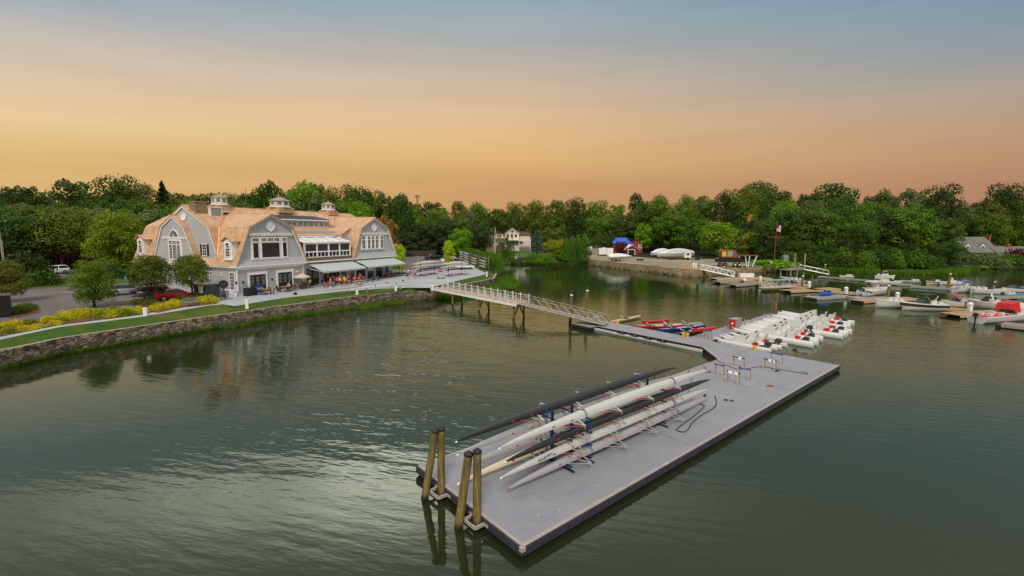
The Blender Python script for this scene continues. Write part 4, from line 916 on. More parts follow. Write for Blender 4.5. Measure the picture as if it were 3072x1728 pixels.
b = MB(); b.loft([[(x, 3.65, 10.55), (x, 6.4, 12.06), (x, 6.4, 11.9), (x, 3.65, 10.42)] for x in (11.0, 25.0)]); b.build('recess_eave_roof', M['cedar'], club)
b = MB(); b.box(12.2, 23.8, 3.62, 3.8, 10.22, 10.46); b.build('recess_gutter', M['white'], club)
b = MB(); b.tube([(22.6, 3.6, 10.3), (23.1, 3.4, 10.2), (23.25, 3.3, 9.9), (23.25, 3.3, 7.2)], .06, 6); b.build('downpipe', M['charcoal'], club)
b = MB(); b.loft([[(23.1, n_, 10.72), (25.72, n_, 12.06), (25.72, n_, 11.95), (23.1, n_, 10.6)] for n_ in (2.4, 6.6)]); b.build('kick_roof', M['cedar'], club)
MB().loft([[(23.2, n_, 6.4), (25.7, n_, 6.4), (25.7, n_, 11.95), (23.2, n_, 10.62)] for n_ in (2.6, 4.4)]).build('cheek_wall', M['siding'], club)
# --- clerestory dormer
dm = MB(); dm.loft([[(11.6, 6.4, 11.7), (11.6, 9.5, 11.7), (11.6, 9.5, 13.3), (11.6, 6.4, 13.3)], [(24.3, 6.4, 11.7), (24.3, 9.5, 11.7), (24.3, 9.5, 13.3), (24.3, 6.4, 13.3)]]); do_ = dm.build('clerestory_dormer', M['siding'], club)
MB().loft([[(11.0, 5.95, 13.22), (24.85, 5.95, 13.22), (24.0, 9.9, 13.98), (11.8, 9.9, 13.98)], [(11.0, 5.95, 13.32), (24.85, 5.95, 13.32), (24.0, 9.9, 14.08), (11.8, 9.9, 14.08)]]).build('dormer_roof', M['slate'], do_)
MB().box(10.95, 24.9, 5.9, 6.02, 13.1, 13.3).build('fascia', M['white'], do_)
for x in (12.0, 14.45, 16.9, 19.35, 21.8):
    for k in (0, 1.08): win('n', x+k, x+k+.98, 12.05, 12.98, 6.4, (3, 3), .09, parent=do_)
# --- side slope dormers with round headed windows
for c, mir in ((1.75, 1), (21.85, 1)):
    d_ = MB(); h = .8; d_.loft([[(.28, c-h, 7.15), (.28, c+h, 7.15), (.28, c+h, 9.75), (.28, c, 10.3), (.28, c-h, 9.75)], [(2.1, c-h, 7.15), (2.1, c+h, 7.15), (2.1, c+h, 9.75), (2.1, c, 10.3), (2.1, c-h, 9.75)]])
    dd = d_.build('arched_dormer', M['white'], club)
    r_ = MB(); 
    for s_ in (-1, 1): r_.loft([[(x, c, 10.48), (x, c+s_*1.18, 9.78), (x, c+s_*1.18, 9.68), (x, c, 10.38)] for x in (.0, 2.3)])
    r_.build('dormer_roof', M['cedar'], dd)
    win('s', c-.45, c+.45, 7.6, 9.2, .28, (2, 4), .08, parent=dd, mid=2, arch=True)
    f = MB(); f.box(.16, .3, c-.62, c-.48, 7.3, 9.7); f.box(.16, .3, c+.48, c+.62, 7.3, 9.7); f.box(.12, .3, c-.85, c+.85, 7.1, 7.34); f.build('pilaster', M['white'], dd)
# --- chimney, louvred box, cupolas, vents
ch = MB(); ch.box(1.2, 3.0, 9.5, 10.9, 13.0, 15.5); ch.box(1.13, 3.07, 9.43, 10.97, 15.4, 15.55); co_ = ch.build('chimney', M['stone_chimney'], club)
MB().lathe([(.28, 0), (.28, .35), (.34, .35), (.34, .42), (0, .5)], 12, (2.1, 10.2, 15.53)).build('flue', M['black'], co_)
b = MB(); b.box(3.1, 5.0, 9.1, 10.6, 12.8, 14.7); b.box(3.02, 5.08, 9.0, 10.7, 14.7, 14.8); lb_ = b.build('roof_plant_box', M['white'], club)
f = MB()
for i in range(9): f.loft([[(x, 9.08, 13.55+i*.13), (x, 9.05, 13.5+i*.13), (x, 9.09, 13.63+i*.13)] for x in (3.28, 4.82)])
f.build('louvre', M['plastic_grey'], lb_)
def cupola(s, w_, zb, zt, n=11.8):
    k = 8; R_ = w_/2/math.cos(PI/8)
    o = lambda r_, z: [(s+r_*math.cos(2*PI*(j+.5)/k), n+r_*math.sin(2*PI*(j+.5)/k), z) for j in range(k)]
    c = thing_part('cupola', MB().loft([o(R_, zb), o(R_, zt)]), 'cream_white')
    MB().loft([o(R_*1.17, zb-.3), o(R_*1.17, zb-.2), o(R_*1.02, zb-.05)]).build('flange', M['cream_white'], c)
    MB().box(s-R_*.95, s+R_*.95, n-R_*1.0, n+R_*1.0, zb-1.3, zb-.3).build('shingled_base', M['cedar'], c)
    MB().loft([o(R_*1.14, zt), o(R_*1.14, zt+.08), o(.1, zt+.62*w_/2.4)]).build('cupola_roof', M['wood_grey'], c)
    MB().lathe([(.05, 0), (.05, .15), (.16, .28), (.12, .42), (0, .5)], 10, (s, n, zt+.55*w_/2.4)).build('finial', M['rust'], c)
    for j in range(k):
        a = 2*PI*(j+1)/k
        if math.sin(a) > .75: continue
        u = Vector((math.cos(a), math.sin(a), 0)); tv = Vector((-u.y, u.x, 0)); r0 = R_*math.cos(PI/8)+.012; wd = R_*.22; f = MB()
        P_ = Vector((s, n, 0))+u*r0
        f.add([P_+tv*x+Vector((0, 0, z)) for x, z in ((-wd, zb+.18), (wd, zb+.18), (wd, zt-.15), (-wd, zt-.15))], [(0, 1, 2, 3)]); g_ = f.build('pane', M['door_glass'], c)
def thing_part(name, mb, mat): return mb.build(name, M[mat], club)
M['cream_white'] = plain('cream_white', (.68, .63, .56), .55)
cupola(6.6, 2.1, 15.55, 16.4); cupola(18.0, 3.1, 15.75, 16.6); cupola(29.7, 2.4, 15.75, 16.6)
b = MB(); b.box(33.9, 34.7, 9.3, 10.1, 13.2, 14.3); b.box(33.75, 34.85, 9.15, 10.25, 14.1, 14.25); b.build('roof_vent', M['copper'], club)
b = MB(); b.box(5.7, 6.3, 9.2, 9.8, 13.3, 14.1); b.build('roof_hatch', M['charcoal'], club)
# --- striped awnings
for s0, s1, z0, z1, n1 in ((13.0, 23.2, 6.05, 4.75, -3.0), (23.9, 35.3, 6.12, 4.85, -3.0)):
    b = MB(); b.loft([[(s, .9, z0+.02), (s, n1, z1), (s, n1, z1-.03), (s, .9, z0-.01)] for s in (s0, s1)]); a_ = b.build('striped_awning', M['awning'], club)
    v = MB(); nn_ = int((s1-s0)/.15)
    for i in range(nn_): x = s0+(s1-s0)*i/nn_; x2 = s0+(s1-s0)*(i+1)/nn_; v.add([(x, n1-.01, z1-.02), (x2, n1-.01, z1-.02), (x2, n1-.03, z1-.22), ((x+x2)/2, n1-.03, z1-.3), (x, n1-.03, z1-.22)], [(0, 1, 2, 3, 4)], i % 2)
    v.build('valance', [M['white'], M['awning_dark']] if 'awning_dark' in M else [M['white'], M['dark_green']], a_)
    f = MB()
    for s in (s0+.1, s1-.1): f.tube([(s, .95, 5.2), (s, n1+.05, z1-.06)], .04, 6)
    f.build('awning_arm', M['white'], a_)
# ------------------------------------------------------------------ vegetation
def quads_mesh(name, C, Nn, S, mat, asp=.75):
    """C centres, Nn normals, S sizes -> mesh of small rhombic leaf faces"""
    n = len(C); R_ = rng.normal(size=(n, 3)); t = np.cross(Nn, R_); t /= np.linalg.norm(t, axis=1)[:, None]+1e-9; b = np.cross(Nn, t)
    s = S[:, None]*.5
    V = np.stack([C-t*s, C-b*s*asp+Nn*s*.25, C+t*s, C+b*s*asp+Nn*s*.25], 1).reshape(-1, 3)
    me = bpy.data.meshes.new(name); me.vertices.add(4*n); me.vertices.foreach_set('co', V.astype('f').ravel())
    me.loops.add(4*n); me.loops.foreach_set('vertex_index', np.arange(4*n, dtype='i'))
    me.polygons.add(n); me.polygons.foreach_set('loop_start', np.arange(0, 4*n, 4, dtype='i'))
    me.polygons.foreach_set('loop_total', np.full(n, 4, dtype='i'))
    me.materials.append(mat); me.update(calc_edges=True); return me
def unit(n): v = rng.normal(size=(n, 3)); return v/np.linalg.norm(v, axis=1)[:, None]
def crown(name, n=5600, R_=5., h0=.5, h1=12., lobes=20, lr=(1.4, 2.5), leaf=.42, open_=0., flat=0.):
    L = []
    for i in range(lobes):
        u = rng.uniform(0, 1)**.5; a = i*2.399+rng.uniform(-.4, .4); f = (i+.5)/lobes
        z = h0+1.2+(h1-h0-2.2)*f; prof = math.sqrt(max(.04, 1-abs((f-.42)/.62)**2.2)); r = R_*.72*prof*(1-.35*flat*(f < .3))
        r *= rng.uniform(.55, 1.05); L.append((r*math.cos(a), r*math.sin(a), z, rng.uniform(*lr)*(.8+.3*prof)))
    L.append((0, 0, (h0+h1)/2+.8, R_*.5*(1-open_))); L.append((0, 0, h1-2.0, lr[0]*1.05))
    w_ = np.array([l[3]**2 for l in L]); k = rng.choice(len(L), n, p=w_/w_.sum()); L = np.array(L)
    d = unit(n); d[:, 2] = np.where(rng.uniform(size=n) < .62, np.abs(d[:, 2]), d[:, 2])
    rr = L[k, 3]*(1-.34*rng.uniform(size=n)**2.2+.06*rng.normal(size=n))
    sub = .16*np.sin(d[:, 0]*9+k)*np.sin(d[:, 1]*8+k*2)*np.sin(d[:, 2]*9)
    C = L[k, :3]+d*(rr*(1+sub))[:, None]*np.array([1, 1, .8])
    Nn = d*.95+unit(n)*.6; Nn /= np.linalg.norm(Nn, axis=1)[:, None]
    return quads_mesh(name, C, Nn, leaf*rng.uniform(.6, 1.35, n), M['leaf'])
def conifer(name, n=4200, R_=3.2, h=14., leaf=.42, tiers=15):
    f = rng.uniform(0, 1, n)**.75; t = np.floor(f*tiers)/tiers+rng.uniform(0, .5/tiers, n); a = rng.uniform(0, 2*PI, n)
    br = np.floor(a/(2*PI)*9); ti = np.floor(f*tiers); a = (br+.5+.3*rng.normal(size=n))/9*2*PI+ti*1.7; t = t+.03*np.sin(br*5.1+ti*2.3)
    r = R_*np.clip(1-t, 0, 1)**.85*(.1+.9*rng.uniform(size=n)**.7)*(.7+.45*np.abs(np.sin(br*3.7+ti*1.9))); z = 1.4+(h-1.4)*t-.16*r
    C = np.stack([r*np.cos(a), r*np.sin(a), z], 1); Nn = np.stack([np.cos(a)*.3, np.sin(a)*.3, np.ones(n)], 1)+unit(n)*.7; Nn /= np.linalg.norm(Nn, axis=1)[:, None]
    return quads_mesh(name, C, Nn, leaf*rng.uniform(.6, 1.3, n), M['leaf'], .5)
def column(name, n=2600, R_=.9, h=5., leaf=.2):
    t = rng.uniform(0, 1, n); a = rng.uniform(0, 2*PI, n); r = R_*np.minimum(1, (1.03-t)*2.2)**.6*(.8+.25*rng.uniform(size=n)+.1*np.sin(a*5+t*20)); z = .05+h*t
    C = np.stack([r*np.cos(a), r*np.sin(a), z], 1); Nn = np.stack([np.cos(a), np.sin(a), .35*np.ones(n)], 1)+unit(n)*.6; Nn /= np.linalg.norm(Nn, axis=1)[:, None]
    return quads_mesh(name, C, Nn, leaf*rng.uniform(.6, 1.3, n), M['leaf'], .5)
def mound(name, n=1300, leaf=.13):
    d = unit(n); d[:, 2] = np.abs(d[:, 2]); k = rng.integers(0, 6, n); off = rng.uniform(-.38, .38, (6, 3)); off[:, 2] = 0
    C = off[k]+d*(.72+.1*rng.normal(size=n))[:, None]; C[:, 2] = np.maximum(.02, C[:, 2]); Nn = d*.6+unit(n)*.8; Nn /= np.linalg.norm(Nn, axis=1)[:, None]
    return quads_mesh(name, C, Nn, leaf*rng.uniform(.6, 1.4, n), M['leaf'])
def trunk_mesh(name, h=8., r=.32, limbs=6, fork=2.4, mat='bark', spread=3., bare=False):
    m_ = MB(); rd = random.Random(hash(name) % 999)
    m_.tube([(0, 0, -.8), (0, 0, .2), (.05, .03, fork), (-.05, .1, h*.7), (0, 0, h)], [r*1.5, r, r*.78, r*.4, r*.1], 8)
    for i in range(limbs):
        a = i*2.4+rd.uniform(-.3, .3); z = fork+(h*.62-fork)*i/limbs; s = spread*rd.uniform(.7, 1.1)
        m_.tube([(0, 0, z), (s*.4*math.cos(a), s*.4*math.sin(a), z+s*.45), (s*math.cos(a), s*math.sin(a), z+s*rd.uniform(.8, 1.1))], [r*.45, r*.28, r*.06], 6)
        if bare:
            for q in range(4):
                b = a+rd.uniform(-.9, .9); f = rd.uniform(.35, .9); c = Vector((s*f*math.cos(a), s*f*math.sin(a), z+s*f)); m_.tube([c, c+Vector((math.cos(b), math.sin(b), rd.uniform(.7, 1.6)))*s*.5], [r*.14, .02], 4)
    o = m_.build(name, M[mat], smooth=True); me = o.data; bpy.data.objects.remove(o); return me
CR = [crown('crown_a', lobes=20), crown('crown_b', lobes=26, lr=(1.1, 1.9)), crown('crown_c', lobes=16, lr=(1.7, 2.7), n=5600), crown('crown_d', lobes=30, lr=(.9, 1.6), n=5600),
      crown('crown_e', lobes=13, h0=2.4, lr=(1.1, 1.9), open_=.55, n=3600), crown('crown_f', lobes=18, h0=-.2, lr=(1.4, 2.3))]
FINE = [crown('crown_fine_a', n=15000, lobes=34, lr=(1.1, 1.9), leaf=.29, h0=.6), crown('crown_fine_b', n=15000, lobes=30, lr=(1.2, 2.), leaf=.29, h0=.8)]
FINE.append(crown('crown_fine_c', n=13000, lobes=30, lr=(1.2, 2.), leaf=.29, h0=2.7))
CR.append(crown('crown_high', lobes=22, h0=3.4))
CON = [conifer('needles_a'), conifer('needles_b', R_=3.8, tiers=11)]
COLM = [column('foliage_a'), column('foliage_b', R_=1.05)]
MND = [mound('foliage_c'), mound('foliage_d'), mound('foliage_e')]
TRK = [trunk_mesh('trunk_a'), trunk_mesh('trunk_b', limbs=8, fork=2.), trunk_mesh('trunk_con', h=13.5, limbs=0, r=.28)]
BARE = trunk_mesh('bare_branches', h=12, limbs=14, fork=3, mat='bark_pale', spread=2.6, bare=True)
TINT = dict(mid=(.105, .20, .012), dark=(.062, .122, .012), deep=(.043, .082, .011), bright=(.17, .34, .010), lime=(.36, .54, .012), yellow=(.25, .31, .014), olive=(.135, .175, .016), grey=(.14, .19, .06), spruce=(.14, .24, .20), pine=(.06, .095, .03), rust=(.28, .16, .03), plum=(.12, .02, .025), leafgold=(.18, .26, .010), gold=(.60, .56, .02), hedge=(.10, .21, .010))
TW = dict(mid='mid green', dark='dark green', deep='very dark green', bright='bright fresh green', lime='vivid lime green', yellow='yellow green', olive='olive green', grey='grey green', spruce='blue grey', pine='dark pine green', rust='rusty brown', plum='dark plum red', gold='golden yellow', hedge='green')
def veg(name, label, cat, x, y, sx_, sz_, mesh, tint, trunk=None, z=None, group=None, rz=None, part='crown'):
    z = gz(x, y) if z is None else z
    t = thing(name, label, cat, (x, y, z-.05), random.uniform(0, 6.28) if rz is None else rz, group); t.scale = (sx_, sx_*random.uniform(.9, 1.1), sz_)
    c = bpy.data.objects.new(part, mesh); col.objects.link(c); c.parent = t; k = random.uniform(.88, 1.14); c.color = (*mul(TINT[tint], k), 1)
    if trunk is not None: q = bpy.data.objects.new('trunk', trunk); col.objects.link(q); q.parent = t
    return t
def tree_px(px, top, Y, r, tint='mid', var=None, label=None, name='broadleaf_tree', group=None, kind='b', trunk=None):
    p = atY(px, top, Y); g0 = gz(p.x, Y); h = max(3., p.z-g0)
    if kind == 'c': mesh = CON[(var or 0) % 2]; tk = TRK[2]; return veg(name, label, 'tree', p.x, Y, r/3.4, h/14.2, mesh, tint, tk, group=group)
    mesh = FINE[(var or 0) % 2] if kind == 'f' else CR[var if var is not None else random.randrange(4)]
    return veg(name, label, 'tree', p.x, Y, r/5.6, h/12.3, mesh, tint, trunk or TRK[random.randrange(2)], group=group)
# -- single trees one can tell apart
tree_px(215, 527, 165, 9.5, 'dark', 4, 'tall open crowned oak on the left skyline with sky showing through')
tree_px(352, 528, 160, 9, 'dark', 2, 'tall rounded dark tree on the left skyline between the oak and the spruce')
tree_px(484, 538, 165, 6, 'deep', 0, 'pointed dark spruce alone on the left skyline', 'spruce_tree', kind='c')
tree_px(33, 547, 170, 6, 'deep', 4, 'flat topped cedar on the skyline at the far left edge', 'cedar_tree'); tree_px(84, 549, 166, 5.5, 'deep', 4, 'leaning topped cedar just right of the flat one', 'cedar_tree')
tree_px(346, 627, 92, 6.2, 'leafgold', 0, 'broad yellow green tree standing left of the clubhouse gable', kind='f')
tree_px(803, 529, 150, 7, 'dark', 4, 'tallest loose crowned tree rising behind the clubhouse middle'); tree_px(905, 546, 150, 8.5, 'bright', 2, 'rounded fresh green tree behind the middle cupola')
tree_px(955, 541, 190, 5, 'olive', 4, 'thin olive crown peeping over the green tree behind the cupolas')
p = atY(735, 540, 160); veg('bare_tree', 'leafless tree showing twigs beside the left cupola', 'tree', p.x, 160, 1.4, (p.z-gz(p.x, 160))/13.2, BARE, 'olive', None, part='branches')
tree_px(1062, 556, 185, 8, 'dark', 2, 'wide dark tree on the skyline right of the last cupola'); tree_px(1150, 572, 190, 6, 'dark', 3, 'dark tree on the skyline above the right gable'); tree_px(1206, 583, 195, 6, 'dark', 2, 'rounded dark tree left of the distant mast')
tree_px(1152, 642, 140, 6, 'rust', 3, 'rusty brown tree just behind the right gable')
tree_px(1222, 690, 184, 6, 'pine', 3, 'dark pine behind the car park, nearest the right gable', 'pine_tree'); tree_px(1275, 664, 186, 7, 'pine', 1, 'tall ragged pine behind the middle of the car park fence', 'pine_tree')
tree_px(1335, 650, 190, 7.5, 'pine', 3, 'tallest dark pine behind the parked black truck', 'pine_tree'); tree_px(1438, 668, 182, 5.8, 'pine', 1, 'bushy pine left of the cream house', 'pine_tree')
tree_px(1196, 728, 112, 1.9, 'lime', 5, 'small lime green tree by the end of the second awning'); tree_px(1346, 718, 128, 2.1, 'lime', 5, 'small lime green tree by the kayak racks')
tree_px(1385, 683, 180, 5.5, 'bright', 5, 'round bright tree between two pines behind the hedge')
tree_px(1612, 682, 186, 4.2, 'spruce', 0, 'blue grey spruce on the lawn right of the cream house', 'blue_spruce', kind='c')
tree_px(1655, 677, 204, 7, 'olive', 3, 'spreading olive tree behind the blue spruce'); tree_px(1675, 716, 172, 6.5, 'yellow', 5, 'low spreading golden green tree on the waterside lawn')
tree_px(1862, 722, 195, 3.6, 'plum', 5, 'dark red leaved tree in front of the red shed')
tree_px(2160, 664, 190, 10.5, 'bright', 0, 'broad vivid green tree behind the boatyard truck'); tree_px(2262, 690, 182, 8.5, 'yellow', 3, 'yellow flecked tree beside the crane boom')
tree_px(2020, 632, 205, 11, 'mid', 1, 'big pale green tree behind the wrapped boats'); tree_px(1935, 665, 210, 6, 'bright', 3, 'small bright tree beside the brick buildings')
tree_px(1910, 569, 250, 5.5, 'deep', 4, 'lone pine on the skyline above the blue tarp', 'pine_tree')
tree_px(2266, 547, 270, 17, 'dark', 2, 'great domed tree crowning the hill above the boatyard'); tree_px(2505, 545, 215, 14, 'dark', 0, 'great rounded tree at the top of the right bank'); tree_px(2730, 556, 225, 11, 'grey', 4, 'thin grey topped tree between the rounded ones on the right skyline')
tree_px(2832, 555, 228, 10, 'deep', 2, 'dark tall tree on the right skyline left of the grey roofed house'); tree_px(3018, 551, 230, 10, 'deep', 2, 'dark tall tree at the right edge of the skyline'); tree_px(2985, 640, 214, 9, 'mid', 0, 'wide tree leaning over the grey roofed house')
tree_px(2720, 615, 168, 10, 'mid', 1, 'large green tree in the middle of the right bank'); tree_px(2450, 618, 172, 10, 'mid', 1, 'green tree spreading over the far gangway'); tree_px(2585, 668, 162, 7, 'dark', 1, 'grey leaved tree reaching over the water by the far gangway')
# -- trees of the woods
skyl = [(-80, 560), (150, 577), (260, 570), (420, 548), (560, 566), (640, 566), (700, 574), (860, 548), (940, 548), (1000, 560), (1100, 566), (1250, 592), (1320, 598), (1400, 596), (1480, 612), (1560, 606), (1620, 596), (1700, 592), (1800, 594), (1880, 598), (1965, 577), (2050, 580), (2130, 572), (2200, 560), (2330, 562), (2400, 568), (2460, 556), (2600, 578), (2670, 566), (2780, 580), (2900, 595), (2960, 585), (3072, 572), (3200, 570)]
SX = [a for a, _ in skyl]; SY = [b for _, b in skyl]
sky_y = lambda px: float(np.interp(px, SX, SY))
regions = [(-999, 480, 'in the wood left of the clubhouse'), (480, 1160, 'in the wood behind the clubhouse roof'), (1160, 1460, 'in the wood behind the car park fence'), (1460, 1760, 'in the wood behind the cream house'), (1760, 2320, 'in the wood behind the boatyard'), (2320, 2860, 'in the wood on the right bank'), (2860, 9999, 'in the wood behind the grey roofed house')]
def wood(px, top, Y, r, tint, var=None, kind='b'):
    rg = next(n for a, b, n in regions if a <= px < b); tree_px(px, top, Y, r, tint, var, f'{TW[tint]} broadleaf tree {rg}', group='trees '+rg, kind=kind)
tints = ['dark', 'dark', 'mid', 'mid', 'deep', 'olive', 'bright', 'grey']
for px in range(-120, 3240, 62):
    j = random.randint(-14, 14); far = 235 if px > 1150 else 190
    wood(px+j, sky_y(px+j)+random.uniform(0, 14), far+random.uniform(-12, 12), random.uniform(6.5, 9), random.choice(['dark', 'dark', 'deep', 'mid', 'olive']))
for px in range(-90, 3200, 74):
    j = random.randint(-18, 18); Y = 150 if px < 1150 else (206 if px < 1440 else (258 if px < 1800 else (232 if px < 2330 else (190 if px < 2850 else 226))))
    wood(px+j, sky_y(px+j)+random.uniform(22, 46), Y+random.uniform(-8, 8), random.uniform(6, 9), random.choice(tints))
for px in range(-60, 480, 62): wood(px+random.randint(-14, 14), random.uniform(608, 640), 118+random.uniform(-6, 6), random.uniform(6.5, 8), random.choice(['olive', 'olive', 'mid', 'grey']), 1)
for px in range(-70, 300, 48): wood(px+random.randint(-10, 10), random.uniform(612, 645), 103+random.uniform(-2, 3), random.uniform(6, 7), random.choice(['olive', 'mid', 'olive', 'dark']), 6)
for px in range(470, 760, 90): wood(px, random.uniform(596, 618), 128, 7, random.choice(['dark', 'mid']))
for px in range(1180, 1460, 52): wood(px, random.uniform(625, 660), 196+random.uniform(-4, 6), random.uniform(5, 7), random.choice(['dark', 'olive', 'mid', 'bright']))
for px in range(1450, 1800, 46): wood(px, random.uniform(624, 662), (243 if px < 1640 else 268)+random.uniform(-4, 8), random.uniform(6.5, 8.5), random.choice(['dark', 'mid', 'bright', 'mid']))
for px in range(1800, 2350, 62): wood(px, random.uniform(632, 672), (226 if px < 1950 else 212)+random.uniform(-5, 5), random.uniform(7, 9.5), random.choice(['dark', 'deep', 'mid', 'dark']))
for px in range(2310, 2870, 58): wood(px, random.uniform(618, 668), 172+random.uniform(-5, 6), random.uniform(7, 9), random.choice(['dark', 'mid', 'deep', 'dark']))
for px in range(2340, 2860, 64): wood(px, random.uniform(700, 735), 163+random.uniform(-4, 4), random.uniform(5, 6.5), random.choice(['deep', 'dark', 'deep']), 5)
for px in range(2860, 3190, 56): wood(px, random.uniform(640, 670), 222+random.uniform(-5, 5), random.uniform(7, 9), random.choice(['mid', 'dark', 'olive']))
# -- planted trees on the club grounds
def tree_at(p, top_px, r, tint, lab, var=0): return tree_px(top_px[0], top_px[1], p[1], r, tint, var, lab, kind='f')
for base, top, r, lab, v in (((284, 922), (262, 776), 2.45, 'small round maple alone between the car park and the yellow hedge', 0), ((456, 905), (440, 758), 3.0, 'small maple in front of the red car', 2), ((579, 897), (566, 758), 2.65, 'small dark maple closest to the clubhouse end wall', 2), ((22, 905), (20, 776), 2.9, 'maple cut by the left edge of the picture', 1)):
    q = at(base[0], base[1], 2.1); z_ = atY(top[0], top[1], q.y).z
    veg('maple_tree', lab, 'tree', q.x, q.y, r/5.6, (z_-2.1)/12.3, FINE[v], 'olive' if v else 'mid', TRK[1], z=2.1)
# -- shrubs and beds
def mulch(name, pts, z=2.12):
    o = sheet(name, [(p.x, p.y) for p in pts], z, M['mulch']); return o
mulch('mulch_bed', [at(x, y, 2.1) for x, y in ((-120, 1010), (0, 1009), (179, 974), (420, 944), (428, 938), (375, 928), (200, 940), (130, 958), (0, 965))])
mulch('mulch_bed', [at(x, y, 2.1) for x, y in ((402, 920), (470, 939), (548, 923), (605, 917), (655, 911), (640, 904), (560, 885), (450, 900))])
mulch('mulch_bed', [at(x, y, 2.1) for x, y in ((30, 958), (118, 938), (122, 928), (90, 925), (25, 940))]); mulch('mulch_bed', [at(x, y, 2.1) for x, y in ((90, 868), (165, 862), (155, 845), (95, 850))])
mulch('mulch_bed', [at(x, y, 2.1) for x, y in ((1185, 806), (1225, 801), (1216, 792), (1180, 797))])
sheet('verge', [(at(x, y, 2.1).x, at(x, y, 2.1).y) for x, y in ((-200, 866), (165, 862), (420, 846), (520, 838), (520, 824), (150, 830), (-200, 840))], 2.125, M['lawn'])
def shrub(px, py, w_, h, tint, lab, group, z=2.1, name='shrub', v=None):
    q = at(px, py, z); return veg(name, lab, 'shrub', q.x, q.y, w_/1.6, h/.82, MND[v if v is not None else random.randrange(3)], tint, None, z=z, group=group, part='foliage')
for i, (x, y) in enumerate(((196, 953), (224, 947), (252, 946), (280, 943), (308, 942), (336, 941), (364, 938), (390, 938), (405, 940), (210, 958), (240, 955), (300, 951), (340, 949), (376, 946))): shrub(x, y, random.uniform(1.2, 1.7), random.uniform(.65, .9), random.choice(['gold', 'gold', 'yellow']), 'golden yellow shrub in the clipped bed below the lone maple', 'golden shrubs along the path', name='golden_shrub')
for i, (x, y) in enumerate(((-18, 988), (15, 985), (48, 980), (92, 972), (140, 968), (165, 974), (30, 997), (70, 992), (115, 985), (190, 966))): shrub(x, y, random.uniform(.9, 1.4), random.uniform(.4, .75), 'gold' if i % 3 else 'yellow', 'yellow leaved shrub in the loose bed at the left edge', 'golden shrubs along the path', name='golden_shrub')
for i, (x, y) in enumerate(((478, 929), (505, 925), (530, 918), (612, 905), (625, 908), (450, 916), (545, 908))): shrub(x, y, random.uniform(1.4, 1.9), random.uniform(.7, 1.0), 'gold' if i not in (5, 6) else 'olive', 'yellow shrub in the bed around the bench', 'golden shrubs by the bench', name='golden_shrub')
for x, y in ((420, 912), (590, 896), (605, 894)): shrub(x, y, 1.8, .75, 'olive', 'olive green shrub behind the bench bed', 'green shrubs by the bench')
for x, y in ((85, 928), (60, 935), (50, 940)): shrub(x, y, 1.8, .8, 'mid', 'low green juniper in the island bed by the left edge', 'green shrubs in the island bed')
shrub(80, 850, 6.5, 5.2, 'deep', 'big clipped dark evergreen shrub behind the left maple', None); shrub(128, 856, 4, 2.4, 'dark', 'smaller dark shrub at the foot of the big evergreen', None); shrub(355, 834, 4.5, 1.7, 'dark', 'low dark shrub around the trunk of the broad yellow green tree', None)
for x, y in ((1190, 806), (1202, 803), (1195, 800)): shrub(x, y, 1.9, 1.0, 'mid', 'green shrub in the bed by the rear lamp post', 'green shrubs by the lamp post')
# -- arborvitae hedge by the kayak racks
e0, e1 = at(1377, 779, 2.1), at(1470, 814, 2.1); eu_ = (e1-e0).normalized(); en_ = Vector((-eu_.y, eu_.x, 0))
for i in range(30):
    q = e0.lerp(e1, -.06+1.06*i/29)+en_*2.5
    veg('arborvitae', 'arborvitae in the tall clipped hedge behind the racked sculls', 'shrub', q.x, q.y, 1.0+.1*random.random(), .78+.08*random.random(), COLM[i % 2], 'hedge', None, z=2.0, group='arborvitae hedge', part='foliage')
for x, yb, tp, r in ((1503, 775, 727, 1.6), (1519, 774, 717, 1.6), (1531, 774, 722, 1.4)):
    q = at(x, yb, 2.6); veg('arborvitae', 'pointed arborvitae beside the steps of the cream house', 'shrub', q.x, q.y, r, (atY(x, tp, q.y).z-2.4)/5, COLM[1], 'dark', None, z=2.4, group='arborvitae at the cream house', part='foliage')
for x, tp, r in ((1700, 716, 1.9), (1718, 708, 2.0), (1736, 706, 2.0), (1754, 703, 2.1), (1708, 722, 1.8), (1745, 712, 2.)):
    q = at(x, 778, 2.0); veg('arborvitae', 'tall arborvitae in the row between the lawn and the boatyard', 'shrub', q.x, q.y+random.uniform(-3, 6), r, (atY(x, tp, q.y).z-1.6)/5, COLM[0], 'hedge', None, z=1.6, group='arborvitae by the boatyard', part='foliage')
for x, tp in ((1795, 695), (1815, 698), (1835, 700)): q = at(x, 762, 2.0); veg('arborvitae', 'dark arborvitae in the row left of the blue tarp', 'shrub', q.x, q.y, 3., (atY(x, tp, q.y).z-2)/5, COLM[0], 'dark', None, z=1.9, group='dark arborvitae left of the tarp', part='foliage')
for x, y, w_, h, tn, lab in ((1600, 785, 5, 2.6, 'mid', 'rounded green bush on the bank below the lawn'), (1635, 788, 6, 2., 'mid', 'wide bush on the bank right of the rounded one'), (1525, 786, 4, 1.8, 'mid', 'low bush on the bank left of the lawn chairs'), (1524, 762, 3.2, 2.0, 'gold', 'white flowering hydrangea at the foot of the house steps'), (1550, 765, 3.4, 1.7, 'grey', 'grey green shrub right of the hydrangea'), (2300, 800, 14, 2.2, 'bright', 'clipped bright hedge by the grey hut'), (1722, 788, 2.5, 1.4, 'dark', 'dark bush at the corner of the boatyard wall')):
    shrub(x, y, w_, h, tn, lab, None, z=1.4)
q = zR
for i in range(9): x = 2880+i*27; shrub(x, 789+i*.3, 6.5, 3.6, 'hedge', 'section of the long clipped hedge below the grey roofed house', 'clipped hedge below the grey roofed house', z=1.2)
shrub(3040, 784, 6, 4.8, 'plum', 'dark red bush at the corner of the grey roofed house', None, z=2)
